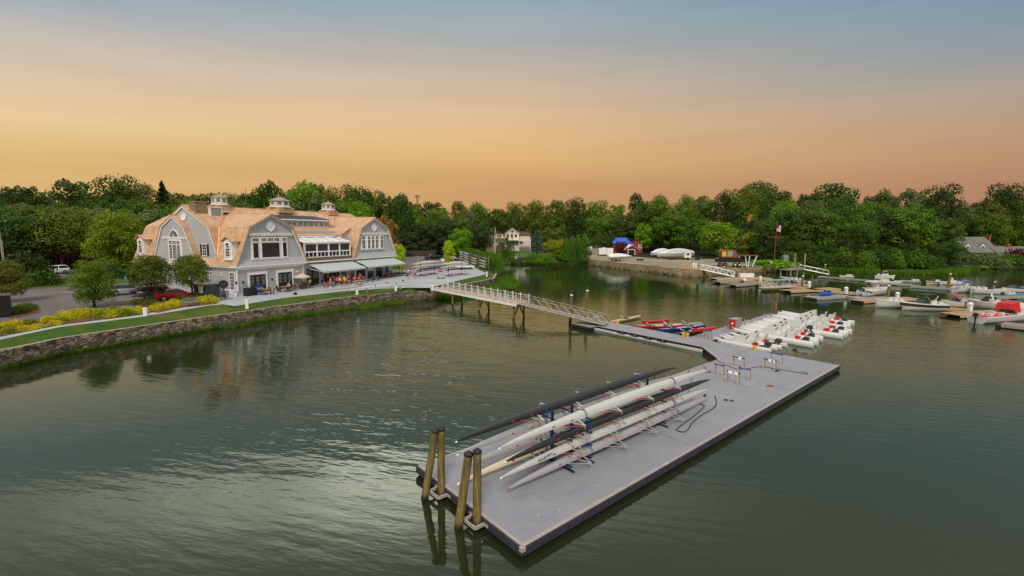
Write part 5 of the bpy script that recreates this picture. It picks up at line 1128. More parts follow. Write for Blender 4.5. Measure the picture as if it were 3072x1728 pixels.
for x, y, w_, h in ((2905, 797, 9, 4), (2935, 799, 9, 4.4), (2965, 801, 8, 4), (2990, 803, 6, 3.4)): shrub(x, y, w_, h, 'grey', 'tall reed clump on the right shore', 'reed clumps on the right shore', z=.4, name='reed_clump')
# -- marsh grass at the foot of walls and on the spit (uncountable)
def grass(name, label, pts, n, hgt_, mat_tint, wid):
    P_ = [Vector(p) for p in pts]; cum = [0]
    for i in range(len(P_)-1): cum.append(cum[-1]+(P_[i+1]-P_[i]).length)
    s = rng.uniform(0, cum[-1], n); C = []; 
    for v in s:
        i = max(j for j in range(len(P_)-1) if cum[j] <= v+1e-6); f = (v-cum[i])/(cum[i+1]-cum[i]); q = P_[i].lerp(P_[i+1], f); d = (P_[i+1]-P_[i]).normalized(); w_ = wid(v/cum[-1])
        o = rng.uniform(0, 1)**.8*w_; C.append((q.x+d.y*o, q.y-d.x*o, .0))
    C = np.array(C); n = len(C); a = rng.uniform(0, PI, n); hh = hgt_*rng.uniform(.35, 1.1, n); lean = rng.normal(size=(n, 2))*.25; w2 = .05*hgt_+.03
    dx = np.stack([np.cos(a), np.sin(a), 0*a], 1)*w2; up = np.stack([lean[:, 0]*hh, lean[:, 1]*hh, hh], 1)
    V = np.stack([C-dx, C+dx, C+dx*.4+up, C-dx*.4+up], 1).reshape(-1, 3)
    me = bpy.data.meshes.new(name); me.from_pydata(V.tolist(), [], [(4*i, 4*i+1, 4*i+2, 4*i+3) for i in range(n)]); me.materials.append(M['leaf'])
    o = bpy.data.objects.new(name, me); col.objects.link(o); o.color = (*TINT[mat_tint], 1); props(o, label, 'grass', None, 'stuff')
wv = lambda f: .04+2.6*max(0, math.sin(f*9.5)*math.sin(f*23+1)-.38)+(2.2*max(0, (f-.45)/.55))
grass('marsh_grass', 'marsh grass along the foot of the fieldstone seawall', [(p.x, p.y, 0) for p in wall_pts[2:10]], 7000, .4, 'mid', wv)
grass('marsh_grass', 'marsh grass below the seawall beyond the pier', [(p.x, p.y, 0) for p in wall_pts[10:]], 6000, .9, 'mid', lambda f: 2.5+3*math.sin(f*3))
grass('marsh_grass', 'marsh grass along the lawn bank', [(p.x, p.y, 0) for p in far_pts[:4]], 5000, 1.1, 'dark', lambda f: 2.)
grass('marsh_grass', 'green marsh grass on the right shore under the trees', [(p.x, p.y, 0) for p in far_pts[8:16]], 14000, 1.3, 'mid', lambda f: 1.5+7*math.exp(-((f-.62)/.16)**2))
lo_e = [at(x, y, .3) for x, y in ((1480, 787), (1556, 791.5), (1661, 791.5), (1762, 793))]; hi_e = [Vector((atY(x, 750, Y).x, Y, 0)) for x, Y in ((1440, 222), (1540, 218), (1640, 206), (1752, 188))]
lm = MB(); strip(lm, lo_e, hi_e); lm.v = [(x, y, gz(x, y)+.32) for x, y, z in lm.v]; lo2 = lm.build('far_lawn', M['lawn_far'], smooth=True); lo2['kind'] = 'structure'
for i in range(34):
    f = i/33; k = f*(len(far_pts[10:15])-1); j = min(int(k), 3); p_ = far_pts[10+j].lerp(far_pts[11+j], k-j); x, y = p_.x+random.uniform(-2, 2), p_.y+random.uniform(3, 9)
    veg('understory_shrub', 'dark shrub in the understory along the right bank', 'shrub', x, y, random.uniform(2.6, 4.2), random.uniform(3.5, 6.5), MND[i % 3], random.choice(['deep', 'dark', 'dark', 'mid']), None, group='understory along the right bank', part='foliage')
for i in range(34):
    f = i/33; x = 1480+282*f+random.uniform(-3, 3); y = 789+random.uniform(0, 4.5); q = at(x, y, .1)
    if 1590 < x < 1650: continue
    blob('boulder', 'pale tan boulder in the rubble bank below the lawn', 'rock', (q.x, q.y, -.15), (random.uniform(1, 2.4), random.uniform(.9, 1.6), random.uniform(.7, 1.3)), 'boulder' if 'boulder' in M else 'wall_cap', i, 'boulders on the lawn bank')
# ------------------------------------------------------------------ cars
def car(kind, label, pos, heading, paint, group='cars parked by the clubhouse', top=None):
    """local x forward, origin on the ground at the middle"""
    t = thing({'suv': 'parked_suv', 'sedan': 'parked_car', 'pickup': 'pickup_truck', 'conv': 'parked_car'}[kind], label, {'suv': 'car', 'sedan': 'car', 'pickup': 'pickup', 'conv': 'car'}[kind], pos, heading, group)
    L, W_ = {'suv': (4.8, 1.92), 'sedan': (4.7, 1.84), 'pickup': (5.9, 2.0), 'conv': (4.6, 1.82)}[kind]; h = L/2; w_ = W_/2
    # shoulder profile: (x, z of the shoulder, half width, sill)
    sh = {'suv': [(-h, .95, .86), (-h+.12, 1.08, .95), (-h+.9, 1.12, 1.), (0, 1.10, 1.), (h-1.25, 1.08, .99), (h-.35, .92, .93), (h, .66, .78)],
          'sedan': [(-h, .84, .84), (-h+.15, .95, .93), (-h+.9, .98, 1.), (0, .95, 1.), (h-1.3, .92, .99), (h-.35, .76, .92), (h, .56, .76)],
          'conv': [(-h, .82, .84), (-h+.15, .92, .93), (-h+.9, .95, 1.), (0, .92, 1.), (h-1.3, .9, .99), (h-.35, .74, .92), (h, .55, .76)],
          'pickup': [(-h, 1.05, .95), (-h+.1, 1.14, .98), (-h+1.6, 1.16, 1.), (0, 1.16, 1.), (h-1.2, 1.14, 1.), (h-.2, 1.05, .97), (h, .72, .88)]}[kind]
    rings = []
    for x, z, k in sh:
        a = w_*k; s0 = .26 if abs(x) < h-.2 else .38
        rings.append([(x, -a*.94, s0), (x, -a, s0+.16), (x, -a, z-.2), (x, -a*.93, z), (x, a*.93, z), (x, a, z-.2), (x, a, s0+.16), (x, a*.94, s0)])
    MB().loft(rings).build('body', M[paint], t, smooth=True, ang=50)
    zs = sh[3][1]; g = {'suv': ((-h+.12, -h+.45, .55, 1.35), 1.72), 'sedan': ((-h+.75, -h+1.45, .35, 1.15), 1.43), 'conv': ((-h+.85, -h+1.35, .3, 1.0), 1.36), 'pickup': ((-.75, -.55, 1.05, 1.75), 1.86)}[kind]
    (x0, x1, x2, x3), zt = g
    c = MB(); c.loft([[(x0, -w_*.9, zs-.03), (x3, -w_*.9, zs-.03), (x3, w_*.9, zs-.03), (x0, w_*.9, zs-.03)], [(x1, -w_*.74, zt-.06), (x2, -w_*.74, zt-.06), (x2, w_*.74, zt-.06), (x1, w_*.74, zt-.06)]])
    c.build('windows', M['glass'], t, smooth=True, ang=20)
    r_ = MB(); r_.loft([[(x1-.02, -w_*.75, zt-.09), (x2+.02, -w_*.75, zt-.09), (x2+.02, w_*.75, zt-.09), (x1-.02, w_*.75, zt-.09)], [(x1+.12, -w_*.66, zt), (x2-.12, -w_*.66, zt), (x2-.12, w_*.66, zt), (x1+.12, w_*.66, zt)]])
    for s_ in (-1, 1):
        for xa, xb in ((x0, x1), (x3, x2), ((x0+x3)/2-.1, (x1+x2)/2)):
            r_.bar((xa, s_*w_*.9, zs-.03), (xb, s_*w_*.75, zt-.06), .09, .07)
    r_.build('car_roof', M[top or paint], t, smooth=True, ang=30)
    for s_ in (-1, 1):
        for x in (-h+.95, h-.95):
            rr = .36 if kind in ('suv', 'pickup') else .32
            q = MB().disc((x, s_*(w_-.09), rr), (0, 1, 0), rr, .22, 18).build('wheel', M['rubber'], t, smooth=True, ang=40)
            MB().disc((x, s_*(w_+.025), rr), (0, 1, 0), rr*.62, .02, 14).build('rim', M['steel'], q)
        MB().box(-h-.012, -h+.12, s_*w_*.62-.16, s_*w_*.62+.16, zs-.28, zs-.1).build('tail_lamp', M['tail'], t)
        MB().box(h-.24, h+.01, s_*w_*.56-.17, s_*w_*.56+.17, .62, .76).build('headlamp', M['lens'], t)
        MB().box(x3-.25, x3-.05, s_*(w_+.02)-.08, s_*(w_+.02)+.08, zs+.0, zs+.14).build('wing_mirror', M[paint], t)
    MB().box(h-.05, h+.03, -w_*.7, w_*.7, .34, .55).build('front_bumper', M['charcoal'], t); MB().box(-h-.03, -h+.05, -w_*.8, w_*.8, .36, .58).build('rear_bumper', M['charcoal'], t)
    if kind == 'pickup': MB().box(-h+.12, -.8, -w_*.82, w_*.82, 1.1, 1.175).build('bed_cover', M['black'], t)
    return t
e_ = (at(400, 890, 2.1)-at(316, 896, 2.1)).normalized(); ha = math.atan2(e_.y, e_.x)
def park(kind, label, px, py, L, paint, hd=None, **k):
    a = at(px, py, 2.1); a = a+Vector((math.cos(ha if hd is None else hd), math.sin(ha if hd is None else hd), 0))*L/2; a.z = 2.09
    return car(kind, label, a, ha if hd is None else hd, paint, **k)
park('sedan', 'red car with a sloping roofline behind the yellow shrubs and bench', 462, 903, 4.7, 'car_red')
park('suv', 'dark grey hatchback showing its tail left of the red car', 416, 898, 4.6, 'car_grey')
park('sedan', 'navy car between the grey hatchback and the silver convertible', 392, 890, 4.6, 'navy')
park('conv', 'silver convertible with a black soft top in the car park', 320, 887, 4.6, 'car_silver', top='black')
park('sedan', 'blue car with red tail lamp at the left edge of the car park', -42, 912, 4.6, 'car_blue', hd=ha+PI, )
sv = at(160, 822, 2.1); h2 = math.atan2((at(186, 818.6, 2.1)-at(136, 821.5, 2.1)).y, (at(186, 818.6, 2.1)-at(136, 821.5, 2.1)).x)
car('suv', 'white SUV driving on the street behind the car park', (sv.x, sv.y, 2.12), h2+PI, 'car_white'); sv = at(318, 812, 2.1); car('pickup', 'dark pickup on the street behind the broad yellow green tree', (sv.x, sv.y, 2.12), h2, 'car_grey'); sv = at(385, 797, 2.1); car('suv', 'black car on the street nearest the porch gable', (sv.x, sv.y, 2.12), h2, 'car_black')
ra = math.atan2(-1, -.25)
def parkc(kind, label, px, py, hd, paint): q = at(px, py, 2.1); return car(kind, label, (q.x, q.y, 2.1), hd, paint)
parkc('pickup', 'black pickup nosed toward the river in the rear car park', 1300, 779, ra-.55, 'car_black'); parkc('suv', 'dark SUV parked by the brown board fence', 1226, 771, ra+2.2, 'car_black')
parkc('suv', 'white SUV farthest back in the row by the boat racks', 1345, 786, ra-.9, 'car_white'); parkc('suv', 'white SUV in the middle of the row by the boat racks', 1350, 791, ra-.9, 'car_white'); parkc('suv', 'black off roader between white cars by the boat racks', 1352, 795, ra-.9, 'car_black')
parkc('sedan', 'silver car just behind the racked shells', 1364, 800, ra-.9, 'car_silver'); parkc('sedan', 'white sedan nearest the path by the racked shells', 1394, 808, ra-.9, 'car_white')
# street, parking lines
s0, s1 = at(-160, 832, 2.1), at(520, 800, 2.1); dd = (s1-s0).normalized(); nn = Vector((-dd.y, dd.x, 0))
sheet('road', [(p.x, p.y) for p in (s0-dd*40, s1+dd*20, s1+dd*20+nn*9, s0-dd*40+nn*9)], 2.105, M['road'])
for i, (a, b) in enumerate((((316, 896), (400, 890)), ((348, 901.5), (418, 896)), ((384, 907), (428, 903.5)), ((28, 917), (66, 913)), ((182, 875), (232, 879)))):
    p, q = at(*a, 2.1), at(*b, 2.1); u = (q-p).normalized(); v = Vector((-u.y, u.x, 0))*.06
    o = MB().poly([tuple(p+v), tuple(q+v), tuple(q-v), tuple(p-v)]); o = o.build('parking_line', M['paint']); o['kind'] = 'structure'; o.location.z = .004
# ------------------------------------------------------------------ small furniture of the grounds
for px, py, top, lb in ((437, 950, 924, 'white square bollard beside the path junction near the bench bed'), (741, 922, 899, 'white square bollard at the bare patch by the terrace'), (1071, 881, 865, 'white square bollard on the lawn under the long white shells'), (1187, 870, 856, 'white square bollard on the lawn near the shell sterns'), (1297, 869, 855, 'white bollard at the near side of the pier head'), (1343, 854, 839, 'white bollard at the far side of the pier head'), (1460, 828, 816, 'white bollard at the tip of the lawn by the hedge')):
    q = at(px, py, 2.0); h = atY(px, top, q.y).z-2.0; t = thing('bollard', lb, 'bollard', (q.x, q.y, 1.85), .4, 'white bollards along the waterfront')
    MB().box(-.16, .16, -.16, .16, 0, h+.05).build('post', M['white'], t); MB().lathe([(.25, h+.05), (.25, h+.12), (0, h+.2)], 4).build('cap', M['white'], t)
def bench(label, p, rz):
    t = thing('park_bench', label, 'bench', p, rz)
    m_ = MB()
    for i in range(4): m_.box(-.95, .95, -.25+i*.13, -.14+i*.13, .42, .45)
    m_.build('seat', M['wood_grey'], t); m_ = MB(); m_.bar((-.95, .3, .9), (.95, .3, .9), .05, .1); m_.bar((-.95, .27, .5), (.95, .27, .5), .05, .06)
    for i in range(15): x = -.9+i*1.8/14; m_.bar((x, .27, .5), (x, .3, .9), .05, .02, up=(0, 1, 0))
    m_.build('backrest', M['wood_grey'], t)
    for s_ in (-.95, .95):
        MB().bar((s_, -.22, 0), (s_, -.22, .66), .06, .06, up=(0, 1, 0)).build('leg', M['wood_grey'], t); MB().bar((s_, .24, 0), (s_, .31, .95), .06, .06, up=(0, 1, 0)).build('leg', M['wood_grey'], t)
        MB().bar((s_, -.26, .66), (s_, .28, .68), .07, .04).build('armrest', M['wood_grey'], t)
q = at(571, 918, 2.1); qa = at(548, 921, 2.1); qb = at(594, 914, 2.1); bench('weathered slatted wooden bench between the yellow shrubs', (q.x, q.y+.3, 2.12), math.atan2((qb-qa).y, (qb-qa).x))
def bicycle(label, p, rz, frame):
    t = thing('bicycle', label, 'bicycle', p, rz, 'bicycles in the rack')
    for x in (-.52, .52):
        w_ = MB().ring((x, 0, .34), (0, 1, 0), .32, .022, 22, 5).build('wheel', M['rubber'], t); s_ = MB()
        for k in range(8): a = k*PI/4; s_.tube([(x, 0, .34), (x+.31*math.cos(a), 0, .34+.31*math.sin(a))], .004, 3)
        s_.build('spokes', M['steel'], w_)
    f = MB(); A, B_, C_, D_ = (-.52, 0, .34), (-.08, 0, .32), (-.2, 0, .82), (.36, 0, .84)
    for a, b in ((A, B_), (B_, C_), (A, C_), (C_, D_), (B_, D_), (D_, (.52, 0, .34))): f.tube([a, b], .018, 6)
    f.build('frame', M[frame], t); MB().loft([[(-.34, -.07, .9), (-.34, .07, .9), (-.34, .07, .94), (-.34, -.07, .94)], [(-.08, -.02, .92), (-.08, .02, .92), (-.08, .02, .95), (-.08, -.02, .95)]]).build('saddle', M['black'], t)
    MB().tube([(.36, 0, .84), (.34, 0, .98), (.34, .28, 1.0), (.26, .3, 1.0)], .014, 5).tube([(.34, 0, .98), (.34, -.28, 1.0), (.26, -.3, 1.0)], .014, 5).build('handlebar', M['black'], t)
    MB().tube([(-.2, 0, .82), (-.2, 0, .92)], .015, 5).build('seat_post', M['steel'], t)
for i, (x, y, fr, lb) in enumerate(((659, 900, 'black', 'black bicycle in the rack nearest the screened bin store'), (666, 899, 'steel', 'silver framed bicycle, second in the rack'), (674, 899, 'charcoal', 'grey bicycle, third in the rack'), (681, 898, 'black', 'black bicycle on the terrace side of the rack'))):
    q = at(x, y, 2.1); bicycle(lb, (q.x, q.y, 2.11), CBA-.35+i*.08, fr)
t = thing('bicycle_rack', 'low dark green rack holding the bicycles by the end wall', 'bicycle rack', (at(664, 901, 2.1).x, at(664, 901, 2.1).y, 2.1), CBA+.6)
for i in range(4): MB().tube([(i*.5-.8, -.3, 0), (i*.5-.8, -.3, .6), (i*.5-.8, .3, .6), (i*.5-.8, .3, 0)], .025, 6).build('hoop', M['dark_green'], t)
# screened bin store with a tablecloth over it, fan, white chest, grill station
t = thing('bin_store', 'dark boarded bin store with a cream cloth hung over it by the end wall', 'enclosure', cb(-2.6, 2.4), CBA)
b = MB(); b.box(-.9, .9, -1.2, 1.4, 0, 1.85); b.build('screen_panel', M['charcoal'], t); b = MB(); b.box(-.97, -.91, -.5, .35, .75, 1.9); b.box(-.97, .3, -.7, .75, 1.86, 1.9); b.build('hanging_cloth', M['cream'], t)
t = thing('outdoor_fan', 'black drum fan on a stand beside the bin store', 'fan', cb(-1.5, .6), CBA)
MB().ring((0, 0, 1.85), (.5, .8, .2), .52, .07, 20, 6).build('guard_ring', M['black'], t); MB().disc((0, 0, 1.85), (.5, .8, .2), .48, .06, 20).build('grille', M['charcoal'], t); MB().tube([(0, 0, 0), (0, 0, 1.3)], [.3, .05], 8).build('stand', M['charcoal'], t)
t = thing('storage_chest', 'white storage chest under the tall end wall window', 'chest', cb(-.45, 1.2), CBA); MB().box(-.35, .35, -1.3, .9, 0, .82).build('chest_body', M['white'], t); MB().box(-.4, .4, -1.35, .95, .82, .9).build('lid', M['white'], t)
t = thing('covered_grill', 'black covered grill station left of the first boat bay', 'grill', cb(1.35, -.85), CBA); MB().loft([[(x*k, y*k, z) for x, y in ((-.75, -.4), (.75, -.4), (.75, .4), (-.75, .4))] for z, k in ((0.02, 1.04), (.9, 1.), (1.12, .96), (1.16, .8))]).build('cover', M['black'], t, smooth=True)
t = thing('gas_grill', 'blue gas grill with a pale shelf in front of the first boat bay', 'grill', cb(2.75, -.85), CBA); MB().box(-.5, .5, -.3, .3, .25, .8).build('cabinet', M['blue'], t); MB().box(-.55, .55, -.36, .3, .8, .95).build('shelf', M['aluminium'], t); MB().loft([[(x, -.28, .95), (x, .28, .95), (x, .2, 1.2), (x, -.15, 1.2)] for x in (-.5, .5)]).build('hood', M['blue'], t)
for x, y in ((-.45, -.25), (.45, -.25), (-.45, .25), (.45, .25)): MB().box(x-.03, x+.03, y-.03, y+.03, 0, .25).build('leg', M['black'], t)
# tables, chairs, umbrellas
def chair0(label, p, rz, group='brown wicker terrace chairs'):
    t = thing('terrace_chair', label, 'chair', p, rz, group); wk_ = M['wicker']
    MB().box(-.25, .25, -.24, .24, .38, .46).build('seat', wk_, t); MB().loft([[(-.27, .2*c, z) for c, z in ()] or [(-.24+.0, y, .45) for y in (-.24, .24)]+[(-.2, y, .45) for y in (.24, -.24)], [(-.34, y, .88) for y in (-.22, .22)]+[(-.3, y, .88) for y in (.22, -.22)]]).build('backrest', wk_, t)
    for x, y in ((.22, .21), (.22, -.21), (-.24, .21), (-.24, -.21)): MB().bar((x, y, 0), (x*.95, y, .4), .045, .045, up=(0, 1, 0)).build('leg', wk_, t)
    for s_ in (-1, 1): MB().bar((-.28, s_*.25, .64), (.2, s_*.25, .64), .05, .03).bar((.2, s_*.25, .64), (.2, s_*.24, .4), .04, .04, up=(0, 1, 0)).build('armrest', wk_, t)
    return t
def cl(px, py, z=2.1): q = at(px, py, z); return Vector((q.x, q.y, z+.01))
proto_chair = None
def table(label, p, n, chairs_label, r=.95, w_=.6, tl=.6):
    global proto_chair
    t = thing('terrace_table', label, 'table', p, CBA, 'terrace tables'); MB().box(-tl, tl, -w_, w_, .7, .75).build('tabletop', M['teak'], t)
    for x in (-tl+.1, tl-.1):
        for y in (-w_+.1, w_-.1): MB().box(x-.035, x+.035, y-.035, y+.035, 0, .7).build('leg', M['wicker'], t)
    for i in range(n):
        a = CBA+2*PI*i/n+.5; q = Vector((p.x+math.cos(a)*(r+.1*(tl-.6)*3), p.y+math.sin(a)*r, p.z))
        if proto_chair is None: proto_chair = chair0(chairs_label, q, a+PI)
        else: dup(proto_chair, q, a+PI+random.uniform(-.2, .2), chairs_label)
table('square terrace table nearest the bollard, bare teak top', cl(797, 883), 4, 'wicker chair at the bare table nearest the bollard'); table('terrace table with a white cloth and a blond diner', cl(857, 874), 5, 'wicker chair around the table of the blond diner', 1.1, .6, .8)
table('terrace table under the front parasol', cl(902, 866), 5, 'wicker chair around the table under the front parasol', 1.1, .6, .7); dup(proto_chair, cl(823, 872), CBA+2.6, 'single wicker chair turned away by the second boat bay')
def parasol(label, p, h=2.35, r=1.25):
    t = thing('parasol', label, 'parasol', p, CBA, 'cream terrace parasols'); MB().tube([(0, 0, 0), (0, 0, h)], .03, 8).build('pole', M['wood_grey'], t)
    k = 8; MB().loft([[(r*math.cos(2*PI*j/k), r*math.sin(2*PI*j/k), h-.58) for j in range(k)], [(r*math.cos(2*PI*j/k), r*math.sin(2*PI*j/k), h-.44) for j in range(k)], [(.45*r*math.cos(2*PI*j/k), .45*r*math.sin(2*PI*j/k), h-.12) for j in range(k)], [(.03, 0, h+.08)]*k], 0, False).build('canopy', M['umbrella'], t); MB().lathe([(.0, 0), (.3, 0), (.3, .07), (.05, .1)], 12).build('base', M['charcoal'], t)
parasol('cream parasol alone in front of the second boat bay door', cl(842, 868)); parasol('front cream parasol of the overlapping pair', cl(907, 866)); parasol('rear cream parasol of the overlapping pair', cl(922, 855))
# ------------------------------------------------------------------ people (one skinned body each, clothes over it)
def skin_mesh(verts, edges, radii, name, sub=1, root=0):
    me = bpy.data.meshes.new(name); me.from_pydata(verts, edges, []); o = bpy.data.objects.new(name, me); col.objects.link(o)
    o.modifiers.new('s', 'SKIN'); 
    for i, r_ in enumerate(radii): me.skin_vertices[0].data[i].radius = (r_, r_)
    me.skin_vertices[0].data[root].use_root = True
    u = o.modifiers.new('u', 'SUBSURF'); u.levels = sub
    dg = bpy.context.evaluated_depsgraph_get(); r_ = bpy.data.meshes.new_from_object(o.evaluated_get(dg)); bpy.data.objects.remove(o)
    r_.polygons.foreach_set('use_smooth', [True]*len(r_.polygons)); return r_
def pose(kind):
    """joint positions, facing +x"""
    J = {}
    if kind in ('stand', 'hips', 'walk', 'bend'):
        J = dict(pel=(0, 0, .95), sp=(0, 0, 1.15), ch=(0, 0, 1.35), nk=(.01, 0, 1.5), hd=(.03, 0, 1.62), top=(.02, 0, 1.74), ls=(0, .19, 1.42), rs=(0, -.19, 1.42), le=(-.02, .25, 1.14), re=(-.02, -.25, 1.14), lw=(.06, .26, .88), rw=(.06, -.26, .88), lh=(0, .1, .92), rh=(0, -.1, .92), lk=(.03, .11, .5), rk=(.03, -.11, .5), la=(-.02, .11, .08), ra=(-.02, -.11, .08), lt=(.15, .13, .03), rt=(.15, -.13, .03))
        if kind == 'hips': J.update(le=(-.08, .4, 1.18), re=(-.08, -.4, 1.18), lw=(.05, .2, 1.02), rw=(.05, -.2, 1.02))
        if kind == 'walk': J.update(lk=(.22, .11, .52), la=(.2, .11, .09), lt=(.36, .12, .05), rk=(-.06, -.11, .5), ra=(-.32, -.11, .12), rt=(-.18, -.12, .03), lw=(-.16, .25, .92), rw=(.26, -.22, 1.0))
        if kind == 'bend': J.update(sp=(.12, 0, 1.1), ch=(.3, 0, 1.22), nk=(.42, 0, 1.3), hd=(.52, 0, 1.36), top=(.62, 0, 1.42), ls=(.33, .19, 1.26), rs=(.33, -.19, 1.26), le=(.42, .22, 1.0), re=(.42, -.22, 1.0), lw=(.55, .18, .82), rw=(.55, -.18, .82))
    else:
        z = .42 if kind == 'row' else .5
        J = dict(pel=(0, 0, z), sp=(.03, 0, z+.2), ch=(.08, 0, z+.4), nk=(.11, 0, z+.55), hd=(.14, 0, z+.67), top=(.15, 0, z+.79), ls=(.08, .19, z+.47), rs=(.08, -.19, z+.47), le=(.25, .24, z+.25), re=(.25, -.24, z+.25), lw=(.48, .15, z+.3), rw=(.48, -.15, z+.3), lh=(.03, .1, z-.02), rh=(.03, -.1, z-.02), lk=(.42, .14, z+.12), rk=(.42, -.14, z+.12), la=(.7, .12, .2), ra=(.7, -.12, .2), lt=(.78, .13, .3), rt=(.78, -.13, .3))
        if kind == 'sit': J.update(lk=(.46, .13, .5), rk=(.46, -.13, .5), la=(.44, .13, .08), ra=(.44, -.13, .08), lt=(.6, .14, .03), rt=(.6, -.14, .03))
    return J
RD = dict(pel=.13, sp=.115, ch=.135, nk=.055, hd=.095, top=.07, ls=.065, rs=.065, le=.045, re=.045, lw=.032, rw=.032, lh=.1, rh=.1, lk=.06, rk=.06, la=.042, ra=.042, lt=.035, rt=.035)
ED = [('pel', 'sp'), ('sp', 'ch'), ('ch', 'nk'), ('nk', 'hd'), ('hd', 'top'), ('ch', 'ls'), ('ch', 'rs'), ('ls', 'le'), ('le', 'lw'), ('rs', 're'), ('re', 'rw'), ('pel', 'lh'), ('pel', 'rh'), ('lh', 'lk'), ('lk', 'la'), ('la', 'lt'), ('rh', 'rk'), ('rk', 'ra'), ('ra', 'rt')]
def sub_mesh(J, names, edges, grow, name, cut=None):
    V = []; R_ = []; ix = {}
    for n in names:
        if isinstance(n, tuple): a, b, f = n; p = Vector(J[a]).lerp(Vector(J[b]), f); r_ = RD[a]*(1-f)+RD[b]*f; key = n
        else: p = Vector(J[n]); r_ = RD[n]; key = n
        ix[key] = len(V); V.append(tuple(p)); R_.append(r_+grow)
    return skin_mesh(V, [(ix[a], ix[b]) for a, b in edges], R_, name, 1)
PM = {}
for kind in ('stand', 'hips', 'walk', 'bend', 'row', 'sit'):
    J = pose(kind); names = list(RD); V = [J[n] for n in names]; R_ = [RD[n] for n in names]; E_ = [(names.index(a), names.index(b)) for a, b in ED]
    for s_, sg in (('l', 1), ('r', -1)):                         # palm, four fingers and a thumb
        wv_ = Vector(J[s_+'w']); dv = (wv_-Vector(J[s_+'e'])).normalized(); sv_ = Vector((1, 0, 0)) if abs(dv.x) < .7 else Vector((0, 0, 1)); sv_ = (sv_-dv*sv_.dot(dv)).normalized()
        pm = len(V); V.append(tuple(wv_+dv*.07)); R_.append(.028); E_.append((names.index(s_+'w'), pm))
        for k, (o, l_) in enumerate(((-.03, .07), (-.01, .085), (.01, .08), (.03, .06))):
            V.append(tuple(wv_+dv*(.1+l_*.5)+sv_*o)); R_.append(.009); E_.append((pm, len(V)-1)); V.append(tuple(wv_+dv*(.1+l_)+sv_*o*1.2+Vector((.012, 0, -.01)))); R_.append(.008); E_.append((len(V)-2, len(V)-1))
        V.append(tuple(wv_+dv*.09+sv_*.055)); R_.append(.011); E_.append((pm, len(V)-1))
    body = skin_mesh(V, E_, R_, 'body_'+kind, 1)
    shirt = sub_mesh(J, ['pel', 'sp', 'ch', 'ls', 'rs', ('ls', 'le', .55), ('rs', 're', .55)], [('pel', 'sp'), ('sp', 'ch'), ('ch', 'ls'), ('ch', 'rs'), ('ls', ('ls', 'le', .55)), ('rs', ('rs', 're', .55))], .016, 'shirt_'+kind)
    short = sub_mesh(J, ['pel', 'lh', 'rh', ('lh', 'lk', .7), ('rh', 'rk', .7)], [('pel', 'lh'), ('pel', 'rh'), ('lh', ('lh', 'lk', .7)), ('rh', ('rh', 'rk', .7))], .018, 'shorts_'+kind)
    hd = Vector(J['hd']); tp = Vector(J['top']); u = (tp-hd).normalized(); hm = MB(); f = Vector((1, 0, 0)); f = (f-u*f.dot(u)).normalized(); sdv = u.cross(f)
    c = hd+u*.05-f*.018; rings = []
    for i in range(6): a = PI*.5*(1-i/5)-.25*(i == 5); rings.append([c+u*.112*math.sin(a)+(f*math.cos(2*PI*j/10)+sdv*math.sin(2*PI*j/10))*.108*max(.02, math.cos(a)) for j in range(10)])
    hm.loft(rings, 0, True); ho = hm.build('hair_'+kind, M['hair'], smooth=True); hmesh = ho.data; bpy.data.objects.remove(ho)
    fm = MB(); fc = hd+f*.098
    fm.tube([fc+u*.03-f*.004, fc+f*.022-u*.008], [.008, .016], 5, 0)
    for s_ in (-1, 1): fm.disc(fc+u*.03+sdv*.034*s_-f*.004, f, .011, .012, 8, 1)
    fm.bar(fc-u*.045-sdv*.024, fc-u*.045+sdv*.024, .012, .012, 2)
    for s_ in (-1, 1): fm.disc(hd+sdv*.1*s_, sdv, .028, .02, 8, 0)
    fo = fm.build('face_'+kind, [M['skin'], M['black'], M['burgundy']], smooth=False); fmesh = fo.data; bpy.data.objects.remove(fo)
    sm = MB()
    for s_ in 'lr': a = Vector(J[s_+'a']); b = Vector(J[s_+'t']); sm.tube([a-(b-a)*.4-Vector((0, 0, .03)), a-Vector((0, 0, .015)), b], [.04, .052, .04], 8)
    so_ = sm.build('shoes_'+kind, M['white'], smooth=True); smesh = so_.data; bpy.data.objects.remove(so_)
    PM[kind] = (body, shirt, short, hmesh, fmesh, smesh)
def setmat(o, m_):
    if not o.data.materials: o.data.materials.append(None)
    o.material_slots[0].link = 'OBJECT'; o.material_slots[0].material = m_
def person(label, p, rz, kind='stand', top='coral', bottom='black', hair='hair', skin='skin', sc_=1., group='rowers on the terrace'):
    t = thing('person', label, 'person', p, rz, group); t.scale = (sc_,)*3
    b, s_, sh_, h, f, shoe = PM[kind]
    for nm, me_, mt in (('body', b, skin), ('shirt', s_, top), ('shorts', sh_, bottom), ('hair', h, hair), ('shoes', shoe, 'white')):
        o = bpy.data.objects.new(nm, me_); col.objects.link(o); o.parent = t; setmat(o, M[mt])
    o = bpy.data.objects.new('face', f); col.objects.link(o); o.parent = t
    return t
river = CBA-PI/2
def P(px, py, label, rz, kind='stand', top='coral', bottom='black', **k): q = cl(px, py); return person(label, q, rz, kind, top, bottom, **k)
P(992, 862.5, 'man in an orange shirt standing with his back to the ergometers', CBA+2.6, 'stand', 'orange', 'skin'); P(1013, 861, 'rower in a pink top with hands on hips', river, 'hips', 'pink', 'black'); P(1021, 862, 'woman in a neon yellow tank top and black shorts facing the bay', PI-.3, 'stand', 'neon', 'black', hair='blond')
